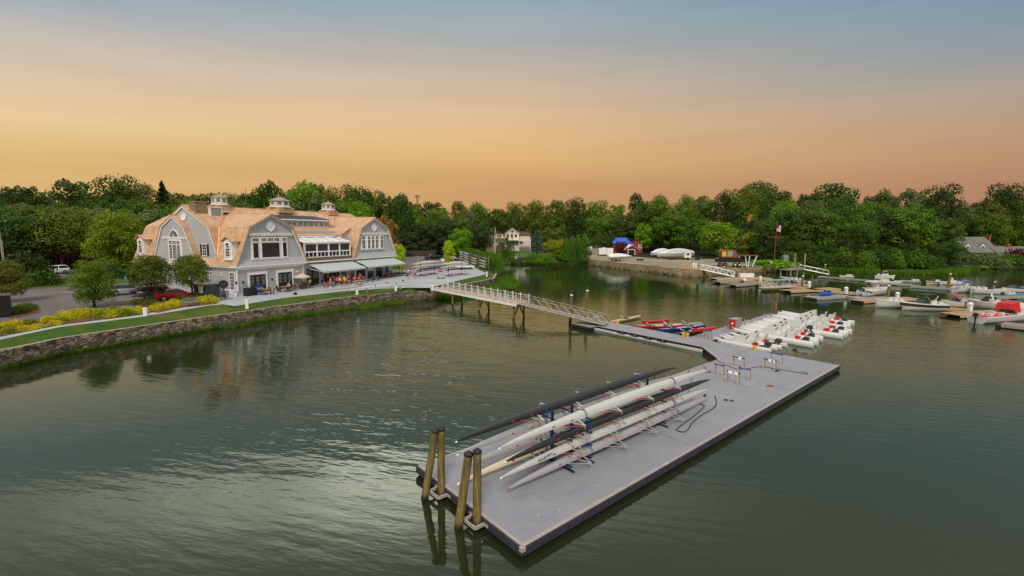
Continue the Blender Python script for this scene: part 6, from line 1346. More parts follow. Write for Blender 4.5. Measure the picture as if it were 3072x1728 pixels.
P(1034, 859, 'woman in a neon yellow top with a blond ponytail beside the other', PI-.6, 'hips', 'neon', 'coral', hair='blond'); P(1045, 854, 'bare armed rower in dark shorts standing by the awning post', CBA, 'stand', 'skin_dark', 'navy'); P(1058, 855, 'rower in coral bending over by the saw horses', river+.6, 'bend', 'coral', 'charcoal')
P(1072, 854, 'rower in a coral top leaning forward right of the bending one', river+.2, 'bend', 'coral', 'black', hair='blond'); P(1003, 856, 'rower in coral and purple standing behind the ergometers', river-.4, 'hips', 'coral', 'purple'); P(1010, 850, 'rower standing at the open bay in a red top', river, 'stand', 'red', 'black', skin='skin_dark')
P(1027, 851, 'rower in a white top standing between the neon pair and the bay', river+.3, 'stand', 'white', 'navy'); P(1052, 849, 'tall rower in a red top behind the bending one', river, 'hips', 'red', 'black')
for x, y, c, kd, lb, hr in ((985, 852, 'coral', 'hips', 'rower in coral talking beside the pale flywheels', 'hair'), (996, 851, 'neon', 'stand', 'rower in neon yellow just behind the man in orange', 'hair'), (1018, 855, 'coral', 'walk', 'rower in coral walking between the pink and neon tops', 'blond'), (1040, 856, 'red', 'sit', 'rower in red crouching by the neon pair', 'hair'), (1064, 849, 'coral', 'stand', 'rower in coral upright between the two leaning ones', 'hair'), (1080, 847, 'coral', 'hips', 'rower in coral next to the trestle plank end', 'blond'), (1030, 847, 'orange', 'stand', 'rower in orange just inside the open bay', 'hair')): P(x, y, lb, river+random.uniform(-1, 1), kd, c, 'black', hair=hr)
# rowing machines
def erg(label, p, rz, dark=True):
    t = thing('rowing_machine', label, 'rowing machine', p, rz, 'rowing machines on the terrace')
    MB().bar((0, 0, .36), (1.55, 0, .3), .09, .1).build('rail', M['aluminium' if not dark else 'charcoal'], t)
    MB().disc((1.85, 0, .48), (0, 1, 0), .3, .17, 16).build('flywheel', M['black' if dark else 'steel'], t); MB().ring((1.85, 0, .48), (0, 1, 0), .3, .04, 16, 5).build('flywheel_cage', M['steel'], t)
    MB().box(.25, .55, -.15, .15, .38, .43).build('seat', M['black'], t); MB().tube([(1.62, 0, .5), (1.5, 0, 1.0)], .025, 6).box(1.46, 1.5, -.09, .09, .95, 1.13).build('monitor_arm', M['black'], t)
    for x in (.05, 1.95): MB().bar((x, -.28, .03), (x, .28, .03), .06, .06).bar((x, 0, .03), (x, 0, .33), .06, .06, up=(0, 1, 0)).build('leg', M['charcoal'], t)
    for s_ in (-1, 1): MB().box(1.28, 1.34, s_*.16-.06, s_*.16+.06, .22, .5).build('footplate', M['plastic_grey'], t)
    return t
for x, y, lb in ((972, 861, 'rowing machine with its pale flywheel toward the lawn, left of three'), (985, 859, 'rowing machine with its pale flywheel toward the lawn, middle of three'), (999, 859, 'rowing machine with its pale flywheel toward the lawn, right of three')):
    q = cl(x, y); q -= Vector((math.cos(river), math.sin(river), 0))*1.85; erg(lb, q, river, False)
for x, y, c, lb in ((970, 853, 'pink', 'rower in pink seated on the left rowing machine'), (978, 851, 'neon', 'rower in neon yellow seated on the middle rowing machine')): P(x, y, lb, river, 'row', c, 'black')
for x, y, lb in ((1100, 848, 'dark rowing machine standing empty by the notice board door'), (1118, 845, 'dark rowing machine standing empty, second right of the open bay')): erg(lb, cl(x, y), CBA+.1)
P(1088, 846, 'rower in coral seated at the machine by the notice board', CBA, 'row', 'coral', 'black')
cs = ['coral', 'coral', 'neon', 'neon', 'red', 'burgundy', 'coral', 'neon', 'neon', 'red', 'neon', 'neon']
names_ = ['first', 'second', 'third', 'fourth', 'fifth', 'sixth', 'seventh', 'eighth', 'ninth', 'tenth', 'eleventh', 'twelfth']
for i, c in enumerate(cs):
    f = i/11; px = 1153+(1243-1153)*f; py = 832+(822-832)*f; q = cl(px, py); rz = CBA-.15
    erg(f'rowing machine under the {names_[i]} rower from the awning post in the long row', q, rz); person(f'rower in {dict(coral="coral", neon="neon yellow", red="red", burgundy="dark red")[c]} seated {names_[i]} from the awning post in the long row', q+Vector((math.cos(rz)*.3, math.sin(rz)*.3, .0)), rz, 'row', c, 'black')
P(1221, 839, 'coach in a dark shirt and navy shorts watching the long row of rowers', PI/2+.3, 'stand', 'charcoal', 'navy'); P(1226, 837, 'coach in a light blue shirt and white cap beside the one in dark', PI/2, 'hips', 'boat_blue', 'navy', hair='white')
P(1240, 837, 'man in a grey shirt and grey shorts standing by the boat racks', PI/2+.5, 'stand', 'plastic_grey', 'plastic_grey'); P(1245, 835, 'man in a grey shirt turned away beside the first boat rack', PI/2-.4, 'hips', 'plastic_grey', 'charcoal')
P(901, 859, 'diner in a turquoise shirt seated under the front parasol', CBA+.4, 'sit', 'teal', 'navy', group='diners on the terrace'); P(917, 860, 'diner in a white shirt with dark hair seated under the parasols', CBA+PI, 'sit', 'white', 'navy', group='diners on the terrace'); P(932, 859, 'diner in neon yellow seated right of the parasols', CBA+PI, 'sit', 'neon', 'black', group='diners on the terrace'); P(869, 872, 'blond diner in a white top seated at the middle table', CBA+PI, 'sit', 'white', 'navy', hair='blond', group='diners on the terrace')
# saw horses with a bench board, balls, shells across the terrace
t = thing('work_table', 'raw timber plank on crossed legs among the rowers', 'trestle table', cl(1077, 855), CBA); MB().box(-1.1, 1.1, -.25, .25, .72, .78).build('board', M['wood_raw'], t)
for x in (-.85, .85):
    for s_ in (-1, 1): MB().bar((x-.25*s_, .2, 0), (x+.25*s_, .2, .72), .06, .06, up=(0, 1, 0)).bar((x-.25*s_, -.2, 0), (x+.25*s_, -.2, .72), .06, .06, up=(0, 1, 0)).build('leg', M['wood_raw'], t)
blob('medicine_ball', 'orange ball on the terrace by the bow of the shell', 'ball', cl(979, 864), (.42, .42, .4), 'orange', 11); blob('sports_bag', 'black bag on the terrace by the middle table', 'bag', cl(886, 885), (.6, .4, .4), 'black', 12); blob('gull', 'dark pigeon on the terrace near the coaches', 'bird', cl(1209, 843.5), (.4, .25, .3), 'charcoal', 13)
def long_shell(label, a, b, z0, hull='shell_white', group='shells on slings across the terrace', B=.52, slings=True, name='rowing_shell'):
    a = Vector(a); b = Vector(b); d = b-a; L = Vector((d.x, d.y)).length; t = thing(name, label, 'rowing shell', (a.x, a.y, z0), math.atan2(d.y, d.x), group)
    MB().loft(hull_rings(L, B, .3, 18)).build('hull', M[hull], t, smooth=True)
    if slings:
        for f in (.36, .66): MB().box(L*f, L*f+.05, -B*.5-.01, B*.5+.01, -.02, .325).build('tape', M['navy'], t)
    return t
a, b = at(969, 868.5, 2.9), at(1241, 842, 2.9); long_shell('long silver shell upturned on slings nearer the rowers', (a.x, a.y), (b.x, b.y), 2.75, 'shell_grey'); c, d = at(1041, 866, 2.9), at(1253, 847, 2.9); long_shell('long white shell upturned on slings along the lawn edge', (c.x, c.y), (d.x, d.y), 2.78)
for (p, q), lb in (((a, b), 'silver'), ((c, d), 'white')):
    for k, f in enumerate((.25, .72)):
        r_ = p.lerp(q, f); t = thing('boat_sling', f'folding sling under the {lb} shell, {"bow" if k == 0 else "stern"} end', 'boat sling', (r_.x, r_.y, 2.1), math.atan2((q-p).y, (q-p).x), 'boat slings on the terrace')
        for s_ in (-1, 1): MB().bar((0, -.35*s_, 0), (0, .35*s_, .68), .05, .05).build('leg', M['aluminium'], t)
# ------------------------------------------------------------------ boat racks on the pavement
def plaza_rack(label, a, b, cols, seed):
    d = b-a; L = d.length; ang = math.atan2(d.y, d.x); t = thing('boat_rack', label, 'rack', (a.x, a.y, 2.1), ang, 'red boat racks on the pavement')
    for f in (.22, .75):
        x = L*f; MB().box(x-.06, x+.06, -.06, .06, 0, 3.1).build('upright', M['burgundy'], t); MB().box(x-.06, x+.06, -1.2, 1.2, 0, .08).build('foot', M['burgundy'], t)
        for z in (.65, 1.3, 1.95, 2.6): MB().box(x-.04, x+.04, -1.0, 1.0, z, z+.06).build('arm', M['burgundy'], t)
    MB().box(L*.22, L*.75, -.04, .04, .3, .38).build('brace', M['burgundy'], t)
    rd = random.Random(seed)
    sides = ('river', 'inland')
    for si, s_ in enumerate((-1, 1)):
        for k, z in enumerate((.71, 1.36, 2.01, 2.66)):
            c = cols[si][k]
            if not c: continue
            lv = ('lowest', 'second lowest', 'second highest', 'top')[k]; off = rd.uniform(-.6, .6); n = Vector((-math.sin(ang), math.cos(ang), 0)); u = Vector((math.cos(ang), math.sin(ang), 0)); p = a+u*(off-.3)+n*s_*.55; q = p+u*(L+.6)
            which = 'first' if seed == 1 else 'second'
            long_shell(f'{dict(shell_white="white", shell_grey="silver", navy="navy blue", shell_cream="cream")[c]} shell on the {lv} {sides[si]} side arm of the {which} pavement rack', (p.x, p.y), (q.x, q.y), 2.1+z, c, 'shells on the pavement racks', .5, False)
plaza_rack('dark red boat rack on the pavement beside the coaches', at(1243, 831, 2.1), at(1322, 819, 2.1), (['shell_white', 'navy', 'shell_white', 'shell_white'], ['shell_grey', 'shell_white', 'shell_cream', 'shell_white']), 1); plaza_rack('dark red boat rack on the pavement nearer the hedge', at(1327, 831, 2.1), at(1404, 822, 2.1), (['shell_white', 'navy', 'shell_white', 'shell_white'], [None, 'shell_white', 'shell_grey', 'shell_white']), 2)
q = cl(1322, 836); t = thing('wheeled_rigger_cart', 'aluminium rigger cart with a red box between the pavement racks', 'cart', q, .3)
MB().box(-.6, .6, -.35, .35, .3, 1.3).build('cage', M['aluminium'], t); MB().box(-.4, .4, -.3, .3, 1.3, 1.65).build('tool_box', M['red'], t)
for x in (-.5, .5): MB().disc((x, -.36, .16), (0, 1, 0), .16, .08, 12).build('wheel', M['rubber'], t)
# sculls racked along the hedge
h0, h1 = at(1377, 779, 2.1), at(1470, 814, 2.1); hd_ = h1-h0; hL = hd_.length; hang = math.atan2(hd_.y, hd_.x); hu = hd_.normalized(); hn = Vector((-hu.y, hu.x, 0))
for k, (f0, cols) in enumerate(((.02, ('shell_white', 'shell_white', 'shell_white', 'shell_white')), (.22, ('shell_cream', 'shell_white', 'shell_white', 'shell_white')), (.48, ('shell_cream', 'shell_white', 'shell_cream', 'shell_black')), (.74, ('shell_white', 'shell_white', 'shell_cream', 'shell_black')))):
    o = h0+hu*hL*f0; where = ('farthest from the pier', 'second from the far end', 'third from the far end', 'nearest the pier')[k]
    t = thing('scull_rack', f'timber scull rack along the hedge, {where}', 'rack', (o.x, o.y, 2.1), hang, 'scull racks along the hedge')
    for x in (1.6, 5.2):
        for y in (-.1, 1.2): MB().box(x-.06, x+.06, y-.06, y+.06, 0, 3.0).build('post', M['wood_grey'], t)
        for z in (.5, 1.2, 1.9, 2.6): MB().box(x-.05, x+.05, -.5, 1.3, z, z+.08).build('arm', M['wood_grey'], t)
    for j, c in enumerate(cols):
        lv = ('bottom', 'second', 'third', 'top')[j]; a_ = o-hn*.15; b_ = a_+hu*min(7.2, hL*.26)
        long_shell(f'{dict(shell_white="white", shell_cream="cream", shell_black="black")[c]} scull on the {lv} arm of the hedge rack {where}', (a_.x, a_.y), (b_.x, b_.y), 2.1+(.58, 1.28, 1.98, 2.68)[j], c, 'sculls racked along the hedge', .62, False)
a_ = h0+hu*hL*.2; b_ = a_+hu*6; long_shell('bright blue kayak on top of the hedge racks', (a_.x, a_.y), (b_.x, b_.y), 4.9, 'tarp_blue', None, .75, False, name='kayak')['category'] = 'kayak'
# fence, lamp posts, pole, cone
f0, f1 = at(1205, 768, 2.1), at(1306, 765, 2.1); d = f1-f0; t = thing('board_fence', 'brown vertical board fence behind the rear car park', 'fence', f0, math.atan2(d.y, d.x)); MB().box(0, d.length, -.03, .03, 0, 1.8).build('board_panel', M['fence_wood'], t)
for i in range(10): x = d.length*i/9; MB().box(x-.07, x+.07, -.09, .03, 0, 1.95).build('post', M['fence_wood'], t)
for px, py, tp, lb in ((1212, 803, 736, 'slim black lamp post at the end of the second awning'), (1331, 786, 722, 'slim black lamp post behind the parked white cars')):
    q = cl(px, py); h = atY(px, tp, q.y).z-2.1; t = thing('lamp_post', lb, 'lamp post', q, 0, 'lamp posts'); MB().tube([(0, 0, 0), (0, 0, .5), (0, 0, h)], [.14, .08, .06], 8).build('post', M['black'], t); MB().box(-.5, .1, -.14, .14, h, h+.1).build('lamp_head', M['charcoal'], t)
q = cl(14, 822); t = thing('utility_pole', 'tall wooden utility pole with cross arm at the left edge', 'utility pole', q, h2); ph = atY(8, 655, q.y).z-2.1; MB().tube([(0, 0, 0), (0, 0, ph)], [.17, .12], 8).build('post', M['wood_grey'], t); MB().box(-1.2, 1.2, -.06, .06, ph-.6, ph-.48).build('cross_arm', M['wood_grey'], t)
for x in (-1, 0, 1): MB().lathe([(.05, 0), (.07, .1), (.02, .18)], 8, (x, 0, ph-.48)).build('insulator', M['white'], t)
MB().tube([(.1, -.22, .0), (.1, -.22, ph*.62)], .06, 6).build('riser_pipe', M['aluminium'], t)
u_ = Vector((math.cos(h2), math.sin(h2), 0))
for k, z in enumerate((ph-.45, ph*.58, ph*.5)):
    a_ = q+Vector((0, 0, z)); b_ = a_+u_*62; pts = [a_.lerp(b_, i/12)-Vector((0, 0, 1.1*4*(i/12)*(1-i/12))) for i in range(13)]
    o = MB().tube(pts, .022, 4).build('overhead_wire', M['black']); props(o, ('highest overhead wire along the street', 'middle overhead wire along the street', 'lowest overhead wire along the street')[k], 'wire', 'overhead wires')
q = cl(327, 872); t = thing('traffic_cone', 'orange traffic cone behind the lone maple', 'cone', q); MB().lathe([(.16, .04), (.03, .7)], 12).build('cone_body', M['orange'], t); MB().box(-.2, .2, -.2, .2, 0, .04).build('base', M['orange'], t); q = cl(379, 856); t = thing('parking_sign', 'small blue parking sign beyond the silver convertible', 'sign', q); MB().tube([(0, 0, 0), (0, 0, 1.5)], .03, 6).build('post', M['steel'], t); MB().box(-.2, .2, -.06, -.035, 1.0, 1.5).build('plate', M['boat_blue'], t)
q = cl(6, 948); t = thing('dark_enclosure', 'black screened enclosure cut by the left edge of the picture', 'enclosure', q, ha); MB().box(-3.5, .75, -1.2, 1.2, 0, 2.2).build('screen_panel', M['black'], t); MB().box(-3.56, .8, -1.26, 1.26, 2.2, 2.28).build('top_rail', M['charcoal'], t)
# long brick building across the street
q = at(-70, 818, 2.1); q2 = at(330, 801, 2.1); d = (q2-q); L = d.length; bb = thing('brick_building', 'long low dark brick building under the trees across the street', 'building', q+Vector((-d.y, d.x, 0)).normalized()*10, math.atan2(d.y, d.x))
M['brick'] = shingles('brick', (.13, .03, .022), (.10, .022, .018), (.07, .04, .035), (.7, .7, .7))
MB().box(0, L, 0, 12, 0, 4.6).build('wall', M['brick'], bb); MB().loft([[(-.4, -.5, 4.6), (-.4, 12.5, 4.6), (-.4, 6, 7.2)], [(L+.4, -.5, 4.6), (L+.4, 12.5, 4.6), (L+.4, 6, 7.2)]]).build('roof', M['asphalt_shingle'], bb)
for i in range(9):
    x = 1.5+i*(L-4)/8; w_ = MB(); w_.box(x, x+1.3, -.06, .0, 1.0, 2.6); wf = w_.build('window', M['plastic_grey'], bb); MB().box(x+.08, x+1.22, -.075, -.06, 1.08, 2.52).build('pane', M['glass'], wf)
# ------------------------------------------------------------------ far shore: houses, sheds, boatyard
def hwin(par, x0, x1, z0, z1, y, arch=False, mat='glass'):
    f = MB(); f.box(x0-.1, x1+.1, y-.07, y+.02, z0-.1, z1+.1); o = f.build('window', M['white'], par); p_ = MB()
    p_.box(x0, (x0+x1)/2-.03, y-.09, y-.07, z0, z1); p_.box((x0+x1)/2+.03, x1, y-.09, y-.07, z0, z1); p_.build('pane', M[mat], o); return o
def gable_roof(par, x0, x1, y0, y1, ze, zr, mat, axis='x', ov=.35, name='roof', t=.14):
    m_ = MB()
    if axis == 'x':
        yc = (y0+y1)/2
        for a, b in ((y0-ov, yc), (yc, y1+ov)):
            za = ze-(.2 if a < yc else 0) if a != yc else zr; zb = zr if b == yc else ze-.2
            m_.loft([[(x, a, za), (x, b, zb), (x, b, zb+t), (x, a, za+t)] for x in (x0-ov, x1+ov)])
    else:
        xc = (x0+x1)/2
        for a, b in ((x0-ov, xc), (xc, x1+ov)):
            za = zr if a == xc else ze-.2; zb = zr if b == xc else ze-.2
            m_.loft([[(a, y, za), (b, y, zb), (b, y, zb+t), (a, y, za+t)] for y in (y0-ov, y1+ov)])
    return m_.build(name, M[mat], par)
def gable_wall(m_, x0, x1, y0, y1, z0, ze, zr, axis='x'):
    if axis == 'x': m_.loft([[(x, y0, z0), (x, y1, z0), (x, y1, ze), (x, (y0+y1)/2, zr-.02), (x, y0, ze)] for x in (x0, x1)])
    else: m_.loft([[(x0, y, z0), (x1, y, z0), (x1, y, ze), ((x0+x1)/2, y, zr-.02), (x0, y, ze)] for y in (y0, y1)])
q = at(1465, 752, 2.6); hx = lambda px, py=752: atY(px, py, q.y).x-q.x; hz = lambda py, px=1510: atY(px, py, q.y).z
ch_ = thing('cream_house', 'cream two storey riverside house with brown roof, balcony and white stairs', 'house', (q.x, q.y, 0), .05); W1 = hx(1516); W2 = hx(1557); ze = hz(699); zr = hz(684); zb = 1.6
b = MB(); gable_wall(b, 0, W1+1, 1.5, 9.5, zb, ze, zr, 'x'); gable_wall(b, W1, W2, 0, 11, zb, ze, zr, 'y'); b.box(W2, W2+5.5, 3, 9, zb, ze-1); b.build('wall', M['cream'], ch_)
gable_roof(ch_, 0, W1+2, 1.5, 9.5, ze, zr, 'brown_shingle'); gable_roof(ch_, W1, W2, 0, 9, ze, zr, 'brown_shingle', 'y'); gable_roof(ch_, W2, W2+5.5, 3, 9, ze-.9, ze+.7, 'brown_shingle')
b = MB(); b.box(hx(1491), hx(1504), 4.6, 6.4, ze, zr+2.1); b.box(hx(1491)-.12, hx(1504)+.12, 4.5, 6.5, zr+1.7, zr+1.95); b.build('chimney', M['brickred'], ch_)
b = MB(); xc = (W1+W2)/2; hh = (W2-W1)/2+.35
for s_ in (-1, 1): b.bar((xc, -.36, zr+.02), (xc+s_*hh, -.36, ze-.2), .12, .32, up=(0, 1, 0))
b.build('rake_board', M['white'], ch_)
for px in (1471, 1480, 1502, 1511): hwin(ch_, hx(px)-.35, hx(px)+.35, hz(710), hz(701.5), 1.5)
for px in (1523, 1535, 1547): hwin(ch_, hx(px)-.55, hx(px)+.55, hz(712), hz(702), 0)
for px in (1521, 1530, 1541, 1551): hwin(ch_, hx(px)-.6, hx(px)+.6, hz(732), hz(724), 0)
for px in (1560, 1567): hwin(ch_, hx(px)-.5, hx(px)+.5, hz(732), hz(724), 3)
f = MB().disc((xc, -.06, zr-1.6), (0, 1, 0), .75, .1, 18).build('attic_window', M['white'], ch_); MB().disc((xc, -.12, zr-1.6), (0, 1, 0), .6, .05, 18).build('pane', M['glass'], f)
zf = hz(719); b = MB(); b.box(W1, W2+5.5, -2.4, 0, zf-.25, zf); b.build('balcony_floor', M['white'], ch_); r_ = MB()
for y in (-2.35,): r_.box(W1, W2+5.5, y-.04, y+.04, zf+.95, zf+1.05)
for i in range(34): x = W1+(W2+5.5-W1)*i/33; r_.box(x-.03, x+.03, -2.38, -2.32, zf, zf+1)
r_.box(W1-.04, W1+.04, -2.4, 0, zf+.95, zf+1.05); r_.build('balcony_rail', M['white'], ch_)
for x in (W1+.2, W2-.2, W2+5.2): MB().box(x-.12, x+.12, -2.35, -2.1, zb, zf-.25).build('balcony_post', M['white'], ch_)
b = MB(); b.box(-2.5, W1-.4, -1.2, 1.5, hz(736), hz(735)); b.build('porch_floor', M['white'], ch_); b = MB(); b.loft([[(x, -1.5, hz(719)), (x, 1.6, hz(716)), (x, 1.6, hz(715)), (x, -1.5, hz(718))] for x in (-2.8, W1-.3)]); b.build('porch_roof', M['brown_shingle'], ch_)
for x in (-2.3, 1.4, W1-.6): MB().box(x-.1, x+.1, -1.1, -.9, hz(735), hz(718.5)).build('porch_post', M['white'], ch_)
b = MB(); b.box(-2.4, W1-.5, -1.12, -1.08, hz(732), hz(731.4))
for i in range(22): x = -2.3+(W1+1.6)*i/21; b.box(x-.03, x+.03, -1.12, -1.08, hz(735), hz(731.4))
b.build('porch_rail', M['white'], ch_); MB().box(-2.3, W1-.5, -.9, 1.3, zb, hz(736)).build('stone_base', M['stone_chimney'], ch_)
b = MB(); n_ = 12; x0, x1, za, zz_ = hx(1533), hx(1503), hz(737), hz(750)
for i in range(n_): f = i/n_; b.box(x0+(x1-x0)*f-.35, x0+(x1-x0)*f+.35, -3.6, -2.4, za+(zz_-za)*f-.14, za+(zz_-za)*f)
b.bar((x0, -3.62, za+.95), (x1, -3.62, zz_+.95), .08, .1)
for i in range(14): f = i/13; b.box(x0+(x1-x0)*f-.03, x0+(x1-x0)*f+.03, -3.65, -3.6, za+(zz_-za)*f-.1, za+(zz_-za)*f+.95)
b.build('stairs', M['white'], ch_)
for px, c in ((1519, 'navy'), (1523.5, 'coral'), (1536, 'yellow')): MB().box(hx(px)-.5, hx(px)+.5, -2.48, -2.4, zf+.1, zf+1.08).build('hanging_towel', M[c], ch_)
# white house on the rise
q = at(1703, 716, 4.5); q = Vector((atY(1703, 716, 246).x, 246, 0)); hx = lambda px: atY(px, 716, q.y).x-q.x; hz = lambda py: atY(1715, py, q.y).z
t = thing('white_house', 'small white gabled house half hidden behind tall arborvitae', 'house', q, .0); xa, xb = hx(1703), hx(1739); b = MB(); gable_wall(b, xa, xb, 0, 10, 2, hz(697), hz(682), 'y'); b.box(hx(1692), xa, 2, 8, 2, hz(704)); b.box(hx(1725), hx(1752), -3, 0, 2, hz(704)); b.build('wall', M['white'], t)
gable_roof(t, xa, xb, 0, 10, hz(697), hz(682), 'asphalt_shingle', 'y'); b = MB(); b.loft([[(x, -3.4, hz(706)), (x, .1, hz(701)), (x, .1, hz(700)), (x, -3.4, hz(705))] for x in (hx(1724), hx(1753))]); b.build('porch_roof', M['asphalt_shingle'], t)
hwin(t, hx(1718)-.5, hx(1718)+.5, hz(690), hz(685), 0); hwin(t, hx(1724)-.4, hx(1724)+.4, hz(699), hz(693), 0); MB().box(hx(1701), hx(1707), 4, 5, hz(692), hz(676)).build('chimney', M['brickred'], t)
# brick building under the blue tarp, red shed, red annexe
q = Vector((atY(1838, 764, 206).x, 206, 0)); hx = lambda px: atY(px, 764, q.y).x-q.x; hz = lambda py: atY(1880, py, q.y).z
t = thing('brick_shed', 'brick building whose roof is wrapped in a bright blue tarp', 'shed', q); x1 = hx(1901); b = MB(); b.box(0, x1, 0, 9, 1.5, hz(729)); b.build('wall', M['brickred'], t)
xm = x1*.72; MB().loft([[(-.3, -.3, hz(729)-.15), (-.3, 9.3, hz(729)-.15), (x1*.22, 4.5, hz(713)), (x1*.22, 4.4, hz(713))], [(xm, -.4, hz(729)-.2), (xm, 9.3, hz(729)-.2), (xm, 4.5, hz(714)), (xm, 4.4, hz(714))], [(x1+.4, -.4, hz(738)), (x1+.4, 9.4, hz(738)), (x1*.98, 4.5, hz(727)), (x1*.98, 4.4, hz(727))]]).build('tarp', M['tarp_blue'], t)
MB().box(x1, hx(1929), 1, 9, 1.5, hz(724)).build('annexe', M['barn_red'], t); hwin(t, hx(1916), hx(1926), hz(744), hz(734), 1, mat='plastic_grey')
for px, tp in ((1904, 701),): MB().tube([(hx(px), -.3, 1.5), (hx(px), -.3, hz(tp))], .15, 8).build('vent_pipe', M['rust'], t)
q = Vector((atY(1874, 765, 199).x, 199, 0)); hx = lambda px: atY(px, 764, q.y).x-q.x; hz = lambda py: atY(1894, py, q.y).z
t = thing('red_shed', 'dark red wooden shed with white roof edge and a black doorway', 'shed', q); xa, xb = hx(1874), hx(1916); b = MB(); gable_wall(b, xa, xb, 0, 5.5, 1.5, hz(751), hz(735), 'y'); b.build('wall', M['barn_red'], t); gable_roof(t, xa, xb, 0, 5.5, hz(751), hz(735), 'white', 'y', .5); d_ = MB().box(hx(1883), hx(1905), -.08, .02, 1.6, hz(748)).build('door_frame', M['white'], t); MB().box(hx(1885), hx(1903), -.12, -.08, 1.6, hz(749.5)).build('door_opening', M['black'], d_)
# boatyard things
def byp(px, py, z=2.05): q = at(px, py, z); return Vector((q.x, q.y, z))
q = byp(1797, 768); w_ = byp(1838, 768).x-q.x; t = thing('box_trailer', 'white box trailer parked left of the red shed', 'trailer', q, .05); MB().box(0, w_, 0, 2.4, .6, 3.2).build('box_body', M['white'], t); MB().box(w_*.52, w_*.54, -.02, 0, .7, 3.1).build('door_seam', M['plastic_grey'], t); MB().box(w_*.3, w_*.45, .8, 1.4, 3.2, 3.45).build('roof_vent', M['white'], t)
for x in (w_*.4, w_*.55): MB().disc((x, .1, .35), (0, 1, 0), .35, .25, 14).build('wheel', M['rubber'], t)
q = byp(1780, 767); t = thing('lumber_stack', 'brown stack of timber left of the white box trailer', 'lumber', q)
for i in range(6): MB().box(-.6, 1.7, -.5, 1.5, i*.5, i*.5+.38).build('timber', M['wood_grey' if i % 2 else 'wood_raw'], t)
def covered_boat(label, a, b, h, mat='tarp_white', trailer=True, z=2.05, group='boats stored in the yard'):
    a = Vector(a); b = Vector(b); d = b-a; L = d.length; t = thing('covered_boat', label, 'boat', (a.x, a.y, z), math.atan2(d.y, d.x), group); w_ = min(2.9, L*.3); rings = []; lo = .75 if trailer else .3
    hr = []
    for i in range(13):
        f = i/12; k = min(1, (1-f)*2.6)**.6; x = L*f; ww = w_/2*max(.05, k); top = lo+h*(.72+.28*math.sin(PI*min(1, f*1.15)))*(1 if f < .8 else 1-(f-.8)*1.1); md = lo+h*.45+.25*f*f
        rings.append([(x, -ww, md-.12), (x, -ww*.97, md), (x, -ww*.55, top-.18), (x, 0, top), (x, ww*.55, top-.18), (x, ww*.97, md), (x, ww, md-.12)])
        hr.append([(x, -ww, md), (x, -ww*.8, lo+.35+.4*f*f), (x, 0, lo+.45*f**3), (x, ww*.8, lo+.35+.4*f*f), (x, ww, md)])
    MB().loft(hr).build('hull', M['gelcoat'], t, smooth=True); MB().loft(rings).build('shrink_wrap', M[mat], t, smooth=True, ang=25)
    if trailer:
        f = MB(); f.bar((-.3, 0, .5), (L+.9, 0, .5), .15, .15); f.bar((L*.15, -w_*.45, .5), (L*.15, w_*.45, .5), .12, .12); f.bar((L*.5, -w_*.45, .5), (L*.5, w_*.45, .5), .12, .12); f.build('trailer_frame', M['aluminium'], t)
        for x in (L*.3, L*.42):
            for s_ in (-1, 1): MB().disc((x, s_*w_*.5, .34), (0, 1, 0), .34, .22, 14).build('wheel', M['rubber'], t)
    else:
        for x in (L*.2, L*.6):
            for s_ in (-1, 1): MB().bar((x, s_*w_*.5, 0), (x, s_*w_*.35, .9), .1, .1).build('jack_stand', M['rust'], t)
    return t
a, b = byp(1822, 784), byp(1894, 783); covered_boat('white covered motorboat on a trailer at the boatyard wall', a.xy, b.xy, 1.9)
a, b = byp(2073, 771), byp(1972, 777); covered_boat('long shrink wrapped white boat behind the flatbed truck', a.xy, b.xy, 3.4, trailer=False); a, b = byp(2010, 770), byp(1952, 772); covered_boat('shrink wrapped boat whose pale bow sticks out left of the longer one', a.xy, b.xy, 3.2, trailer=False); a, b = byp(1778, 765), byp(1800, 758); covered_boat('pale boat stored behind the timber stack', (a.x-1, a.y+8), (b.x+2, b.y+4), 3.2, trailer=False)
q = byp(2054, 780); t = thing('flatbed_truck', 'white cab flatbed truck in front of the wrapped boats', 'truck', q, .0); cbm = MB(); cbm.loft([[(0, y, .7), (2.2, y, .7), (2.3, y, 1.7), (1.9, y, 2.75), (0, y, 2.75)] for y in (0, 2.1)]); cbm.build('cab', M['car_white'], t); MB().box(.6, 1.6, -.02, 0, 1.7, 2.45).build('cab_window', M['glass'], t); MB().loft([[(2.32, y, 1.72), (1.97, y, 2.6), (1.9, y, 2.6), (2.25, y, 1.72)] for y in (.15, 1.95)]).build('windscreen', M['glass'], t); MB().box(-6.5, 0, .1, 2., .85, 1.1).build('flatbed', M['rust'], t); MB().box(2.2, 6.0, .2, 1.9, .55, .75).build('tow_trailer', M['plastic_grey'], t)
for x in (-5.2, -4.2, 1.1, 4.2, 5.1): MB().disc((x, .1, .48), (0, 1, 0), .48, .3, 14).build('wheel', M['rubber'], t)
q = byp(2035, 804, 2.05); t = thing('pallet_stack', 'stacks of brown pallets on the quay wall', 'pallets', q)
for i in range(6): MB().box(i*.65, i*.65+.55, 0, 1, 0, .5+.22*(i % 3)).build('pallet', M['wood_raw'], t)
q = byp(2083, 803); t = thing('fuel_pump', 'white fuel pump cabinets at the head of the aluminium gangway', 'pump', q)
for x in (-.35, .35): MB().box(x-.22, x+.22, -.25, .25, 0, 1.35).build('pump_body', M['white'], t)
